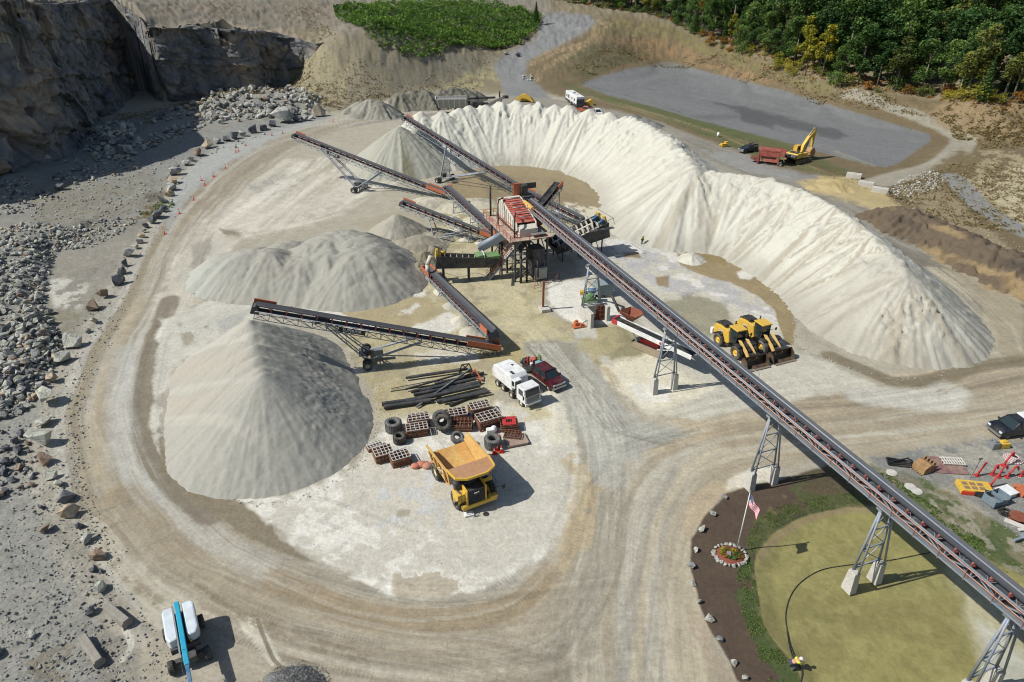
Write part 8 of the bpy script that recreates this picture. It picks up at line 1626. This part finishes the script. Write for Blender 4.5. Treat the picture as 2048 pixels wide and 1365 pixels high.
flag(fp + Vector((.05, 0, 6.7)))
bc = G(1460, 1112); r = empty('flower_bed', bc, 0, 'small oval flower bed with red mulch at the foot of the flagpole', 'flower bed'); b = MB(); b.lathe([(1.15, .0), (1.1, .12), (.6, .2), (.001, .22)], n=28); o = b.build('mulch', paint('red_mulch', (134, 74, 58), .95, 0, .2, (110, 66, 52), 4, .6), r); o.scale = (1.15, .95, 1)
for i, (t, x, y, s) in enumerate([('yellow', -.55, .45, .3), ('yellow', -.75, .1, .26), ('olive', -.35, .55, .22), ('orange', -.1, .5, .22), ('yellow', .3, .3, .26), ('grass', .3, -.3, .38), ('dark', .15, -.5, .25), ('orange', .6, .35, .2), ('orange', .75, -.35, .3), ('grass', -.2, -.4, .2), ('dark', .7, 0, .3), ('orange', -.5, -.3, .2)]):
    rg = np.random.default_rng(900 + i); dd = rg.normal(size=(160, 3)); dd /= np.linalg.norm(dd, axis=1)[:, None]; C = dd * rg.uniform(.4, 1, (160, 1)) * s * np.array([1, 1, .8]) + np.array([x, y, .3]); V, F = leaves(C, .055, rg); o = leafobj('plant', V, F, rg.uniform(0, 1, 160), LM[t], r)
b = MB(); b.box((-.15, -.05, .32), (.34, .45, .1), rz=-.2, rx=.2); b.build('plaque', M_galv, r)
random.seed(8)
for i in range(24):
    a = i / 24 * 2 * math.pi; q = bc + Vector((1.42 * math.cos(a), 1.2 * math.sin(a), 0)); put_rock('edging_stone', q, random.uniform(.42, .62), random.choice(['white', 'white', 'green']), 'whitish edging stone in the ring around the flower bed', 'stone', 'edging stones of the flower bed')
# right-hand parts yard
def at_yard(mb, name, px, py, rz, mat, label, cat, group=None, bevel=.02, z=0):
    o = thing_mesh(mb, name, mat, label, cat, group, bevel); p = G(px, py); o.location = (p.x, p.y, p.z + z); o.rotation_euler = (0, 0, rz); return o
b = MB(); b.box((0, 0, .06), (3.4, 2.6, .08)); at_yard(b, 'steel_plate', 1893, 932, -.1, paint('plate_maroon', (128, 88, 88), .7, .1, .3), 'large dull maroon steel plate lying in the parts yard', 'steel plate')
b = MB(); [b.box((-1.0 + i * .25, 0, .3), (.14, 1.2, .04)) for i in range(9)]; [b.box((0, y, .2), (2.2, .1, .14)) for y in (-.5, 0, .5)]; at_yard(b, 'pallet', 1904, 926, -.1, M_fw, 'bleached wooden pallet lying on the maroon steel plate', 'pallet')
b = MB(); b.prism([(-1.3, .0), (-1.1, .9), (-.2, 1.3), (.6, 1.0), (.9, .2), (.2, 0)], -.9, .9); [b.box((-1.35, -.8 + i * .32, .08), (.6, .12, .1)) for i in range(6)]; [b.box((.5, -.7 + i * .45, 1.2), (.5, .18, .5)) for i in range(4)]; b.v = [tuple(c * .78 for c in v) for v in b.v]; at_yard(b, 'excavator_bucket', 1848, 938, .4, paint('bucket_tan', (158, 128, 88), .75, .1, .4, (110, 80, 56), 1.5), 'tan toothed excavator bucket lying beside the maroon plate', 'bucket')
b = MB(); [b.bar((-1.1, y, .35), (1.1, y * .6, .3), .1) for y in (-.5, -.2, .1, .4)]; b.box((0, 0, .15), (2.2, 1.1, .12)); b.tube((1.1, -.2, .3), (1.1, .3, .3), .3, n=12); b.bar((-1.0, -.5, .5), (1.0, .4, .6), .12); at_yard(b, 'grapple', 1796, 928, -.2, M_black, 'black metal grapple attachment lying alone on the gravel', 'grapple')
for i, (a, c, hgt, ln, an) in enumerate([(1953, 952, 1.5, 0, 0), (2006, 932, 1.5, .3, 1), (2040, 952, 1.5, .4, 0), (1978, 975, 1.5, 0, 1), (1983, 950, 1.1, .3, 2), (1996, 955, 1.3, .6, 2), (2013, 955, 1.1, .7, 0)]):
    b = MB(); top = Vector((.55 if an != 2 else .2, 0, hgt)); b.tube((0, 0, 0), top, .09, n=10); b.tube(top, top + Vector((.1, 0, .1)), .11, n=10)
    if ln: b.path([top, top + Vector((ln * .6, 0, .1)), top + Vector((ln, 0, -.4))], .1, 8)
    b.box((0, 0, .05), (.45, .45, .1)); b.box((.12, 0, .35), (.2, .2, .5), taper=(.6, .6))
    W_ = ['nearest the leaning thin pole', 'beside the coiled pale hose', 'at the far right of the group', 'closest to the yellow box', 'with a thin bent rod, left of the middle', 'in the middle with a hooked arm', 'with a wide arched arm']
    at_yard(b, 'red_stand', a, c, .3, M_redm, 'bright red leaning pipe stand ' + W_[i], 'pipe stand', 'red pipe stands in the parts yard')
b = MB(); b.bar((0, 0, 0), (.5, .2, 2.2), .05); b.box((.5, .2, 2.25), (.35, .1, .12)); at_yard(b, 'thin_pole', 1941, 957, .2, M_dark, 'thin dark leaning pole left of the red pipe stands', 'pole', bevel=0)
r = empty('yellow_rack', G(1947, 981), -.15, 'yellow and red open-topped metal crate with dark cut-outs on the gravel', 'crate'); b = MB(); b.box((0, 0, .3), (2.9, 1.6, .55)); b.build('body', M_yel, r, .03); b = MB(); [b.box((-.9 + i * .7, -.35 + j * .6, .585), (.5, .42, .03)) for i in range(3) for j in range(2)]; b.build('cutout', M_brown, r); b = MB(); b.box((-.1, -.83, .25), (2.8, .06, .4)); b.build('red_side', M_cone, r)
b = MB(); b.box((0, 0, .45), (1.9, 1.3, .08)); [b.box((x, 0, .6), (.06, 1.3, .9)) for x in (-.95, .95)]; b.box((0, .63, .6), (1.9, .06, .9)); b.box((0, -.63, .45), (1.9, .06, .6)); b.box((0, 0, .9), (.06, 1.3, .4)); at_yard(b, 'open_bin', 1988, 1006, .35, paint('bin_blue', (112, 132, 144), .5, .1, .2), 'blue-grey open steel bin on the gravel', 'bin')
b = MB(); b.box((0, 0, .55), (1.7, 1.3, .06)); b.box((0, 0, .25), (1.5, 1.1, .5)); at_yard(b, 'lidded_box', 2010, 990, .35, M_white, 'box with a flat white lid directly behind the blue-grey bin', 'box')
b = MB(); b.box((0, 0, .3), (1.5, .8, .5)); b.box((.3, 0, .6), (.5, .6, .15)); at_yard(b, 'dark_box', 1965, 993, -.5, M_black, 'small black case between the yellow crate and the blue-grey bin', 'case')
def coil(px, py, R_, rr, mat, label, n=3):
    b = MB()
    for k in range(n):
        c = [Vector(((R_ - k * .16) * math.cos(a), (R_ - k * .14) * math.sin(a), .08 + .1 * k)) for a in [i / 18 * 2 * math.pi for i in range(19)]]; b.path(c, rr, 6)
    return at_yard(b, 'hose_coil', px, py, .3, mat, label, 'hose', bevel=0)
coil(2026, 919, .85, .09, paint('hose_pale', (208, 186, 184), .6), 'pale pinkish coiled hose at the back of the parts yard', 4); coil(2010, 1026, .6, .08, M_black, 'black coiled cable in front of the blue-grey bin')
b = MB(); b.tube((0, 0, .0), (0, 0, .12), .75, n=24); b.tube((0, 0, .12), (0, 0, .4), .3, n=16); b.tube((0, 0, .4), (0, 0, .5), .75, n=24); at_yard(b, 'cable_reel', 2034, 1040, 0, M_rust, 'rusty brown cable reel lying flat near the right edge', 'cable reel', bevel=0)
b = MB(); b.box((0, 0, .4), (.9, .8, .8)); b.box((.1, 0, .85), (.5, .4, .15)); b.tube((-.3, .2, .8), (-.3, .2, 1.3), .05, n=8); at_yard(b, 'generator', 1985, 896, .2, M_galv, 'grey boxy generator in front of the navy pickup', 'generator'); b = MB(); b.box((0, 0, .35), (1.0, .8, .6)); b.tube((-.3, 0, .65), (.3, 0, .65), .2, n=10); at_yard(b, 'compressor', 2004, 894, .1, M_yel, 'small yellow compressor right of the grey generator', 'compressor')
b = MB(); b.box((0, 0, .2), (1.6, .9, .3), rz=.2); b.box((.3, .4, .3), (.5, 1.2, .2), rz=.9); at_yard(b, 'scrap_plate', 2042, 985, .4, M_orange, 'orange-brown scrap bracket at the right edge beside the white-lidded box', 'bracket'); b = MB(); b.box((0, 0, .1), (2.2, .5, .16), rz=-.5); b.box((.4, -.5, .14), (1.4, .3, .12), rz=.3); at_yard(b, 'plank', 2036, 1052, -.2, M_fw, 'pale broken planks at the right edge under the rusty reel', 'planks')
b = MB(); b.box((0, 0, .5), (.8, .6, .2)); b.bar((-1.3, 0, .3), (1.3, .1, .35), .2); at_yard(b, 'steel_beam', 2048, 1080, .3, M_steel, 'short blue-grey steel beam cut off by the right edge', 'beam')
for a, c, w_ in ((1783, 947, 'nearest the black grapple'), (1820, 975, 'in the middle'), (1833, 984, 'closest to the long conveyor')): b = MB(); b.tube((0, 0, 0), (0, 0, .12), .52, n=24); b.tube((0, 0, .12), (0, 0, .16), .45, n=24); at_yard(b, 'manhole_cover', a, c, 0, M_conc, 'round concrete manhole cover ' + w_ + ' of the line of three', 'manhole cover', 'round concrete covers', bevel=0)
for a, c, w_ in ((1707, 356, 'behind the yellow sand'), (1731, 373, 'in the middle of the three'), (1759, 385, 'nearest the dark soil heaps')): b = MB(); b.box((0, 0, .5), (3.2, 1.3, 1.1)); b.box((0, 0, 1.12), (.5, .5, .14)); at_yard(b, 'concrete_block', a, c, -.55, M_conc, 'white concrete block ' + w_, 'concrete block', 'white concrete blocks', .05)
b = MB(); b.tube((0, 0, 0), (0, 0, 1.1), .35, n=14); b.tube((0, 0, 1.1), (0, 0, 1.25), .35, .15, n=14); at_yard(b, 'white_drum', 1436, 274, 0, M_white, 'small white drum alone on the grass strip', 'drum', bevel=0)
b = MB(); b.box((0, 0, .5), (1.8, .9, .8)); b.box((.7, .2, 1.0), (.8, .7, .6)); b.tube((-.8, 0, .4), (-.8, .5, .4), .4, n=12); at_yard(b, 'compactor_part', 1448, 294, .3, M_yel, 'small yellow machine part left of the dark SUV', 'machine part')
b = MB(); b.box((0, 0, .3), (.9, .6, .5)); b.sphere((.4, .1, .4), .4, n=8, m=5); at_yard(b, 'bulk_bag', 981, 866, .2, M_white, 'crumpled white bulk bag behind the large flat tyre', 'bag')
b = MB(); [b.sphere((x, y, .18), rr, 1.3, 1, .7, 10, 6) for x, y, rr in ((-.9, 0, .4), (-.3, .2, .45), (.3, -.1, .45), (.9, .15, .4), (.1, .35, .3))]; at_yard(b, 'tarpaulin', 849, 934, .1, paint('tarp_orange', (190, 112, 88), .8, 0, .4), 'crumpled orange tarpaulin on the ground left of the haul truck', 'tarpaulin', bevel=0)
b = MB(); b.box((0, 0, .3), (1.0, .7, .4)); b.sphere((.3, .2, .45), .3, n=8, m=5); at_yard(b, 'blue_tarp', 934, 838, .3, M_blue, 'small crumpled blue tarp between two panel stacks', 'tarp')
b = MB(); b.tube((0, 0, 0), (0, 0, .05), .28, n=16); at_yard(b, 'lid', 972, 1029, 0, M_black, 'small round black lid on the white ground before the haul truck', 'lid', bevel=0); b = MB(); b.box((0, 0, .1), (.9, .6, .16)); b.box((0, 0, .22), (.6, .35, .08)); at_yard(b, 'wheel_chock', 938, 1030, .3, M_white, 'small white crate on the ground at the haul truck front', 'crate')
for a0, a1, w_, lab in (((215, 1218), (258, 1254), .75, 'long weathered concrete barrier, upper one left of the blue boom lift'), ((168, 1280), (203, 1334), .75, 'long weathered concrete barrier, lower one near the bottom left')):
    p, q = G(*a0), G(*a1); m = (p + q) / 2; b = MB(); b.box((0, 0, .35), ((q - p).length, w_, .75), taper=(.99, .7)); b.box(((q - p).length * .47, 0, .3), (.12, w_ * 1.08, .5)); o = thing_mesh(b, 'concrete_barrier', paint('old_concrete', (156, 152, 142), .95, 0, .4, (120, 112, 98), 1.4, .5), lab, 'barrier', 'weathered concrete barriers', .05); o.location = m; o.rotation_euler = (0, 0, math.atan2((q - p).y, (q - p).x))
for a, c, w_ in ((262, 562, 0),):
    pass
sc.cycles.pixel_filter_type = 'BLACKMAN_HARRIS'; sc.cycles.filter_width = 1.1; sc.cycles.max_bounces = 5; sc.cycles.diffuse_bounces = 2; sc.cycles.glossy_bounces = 2; sc.cycles.transparent_max_bounces = 4
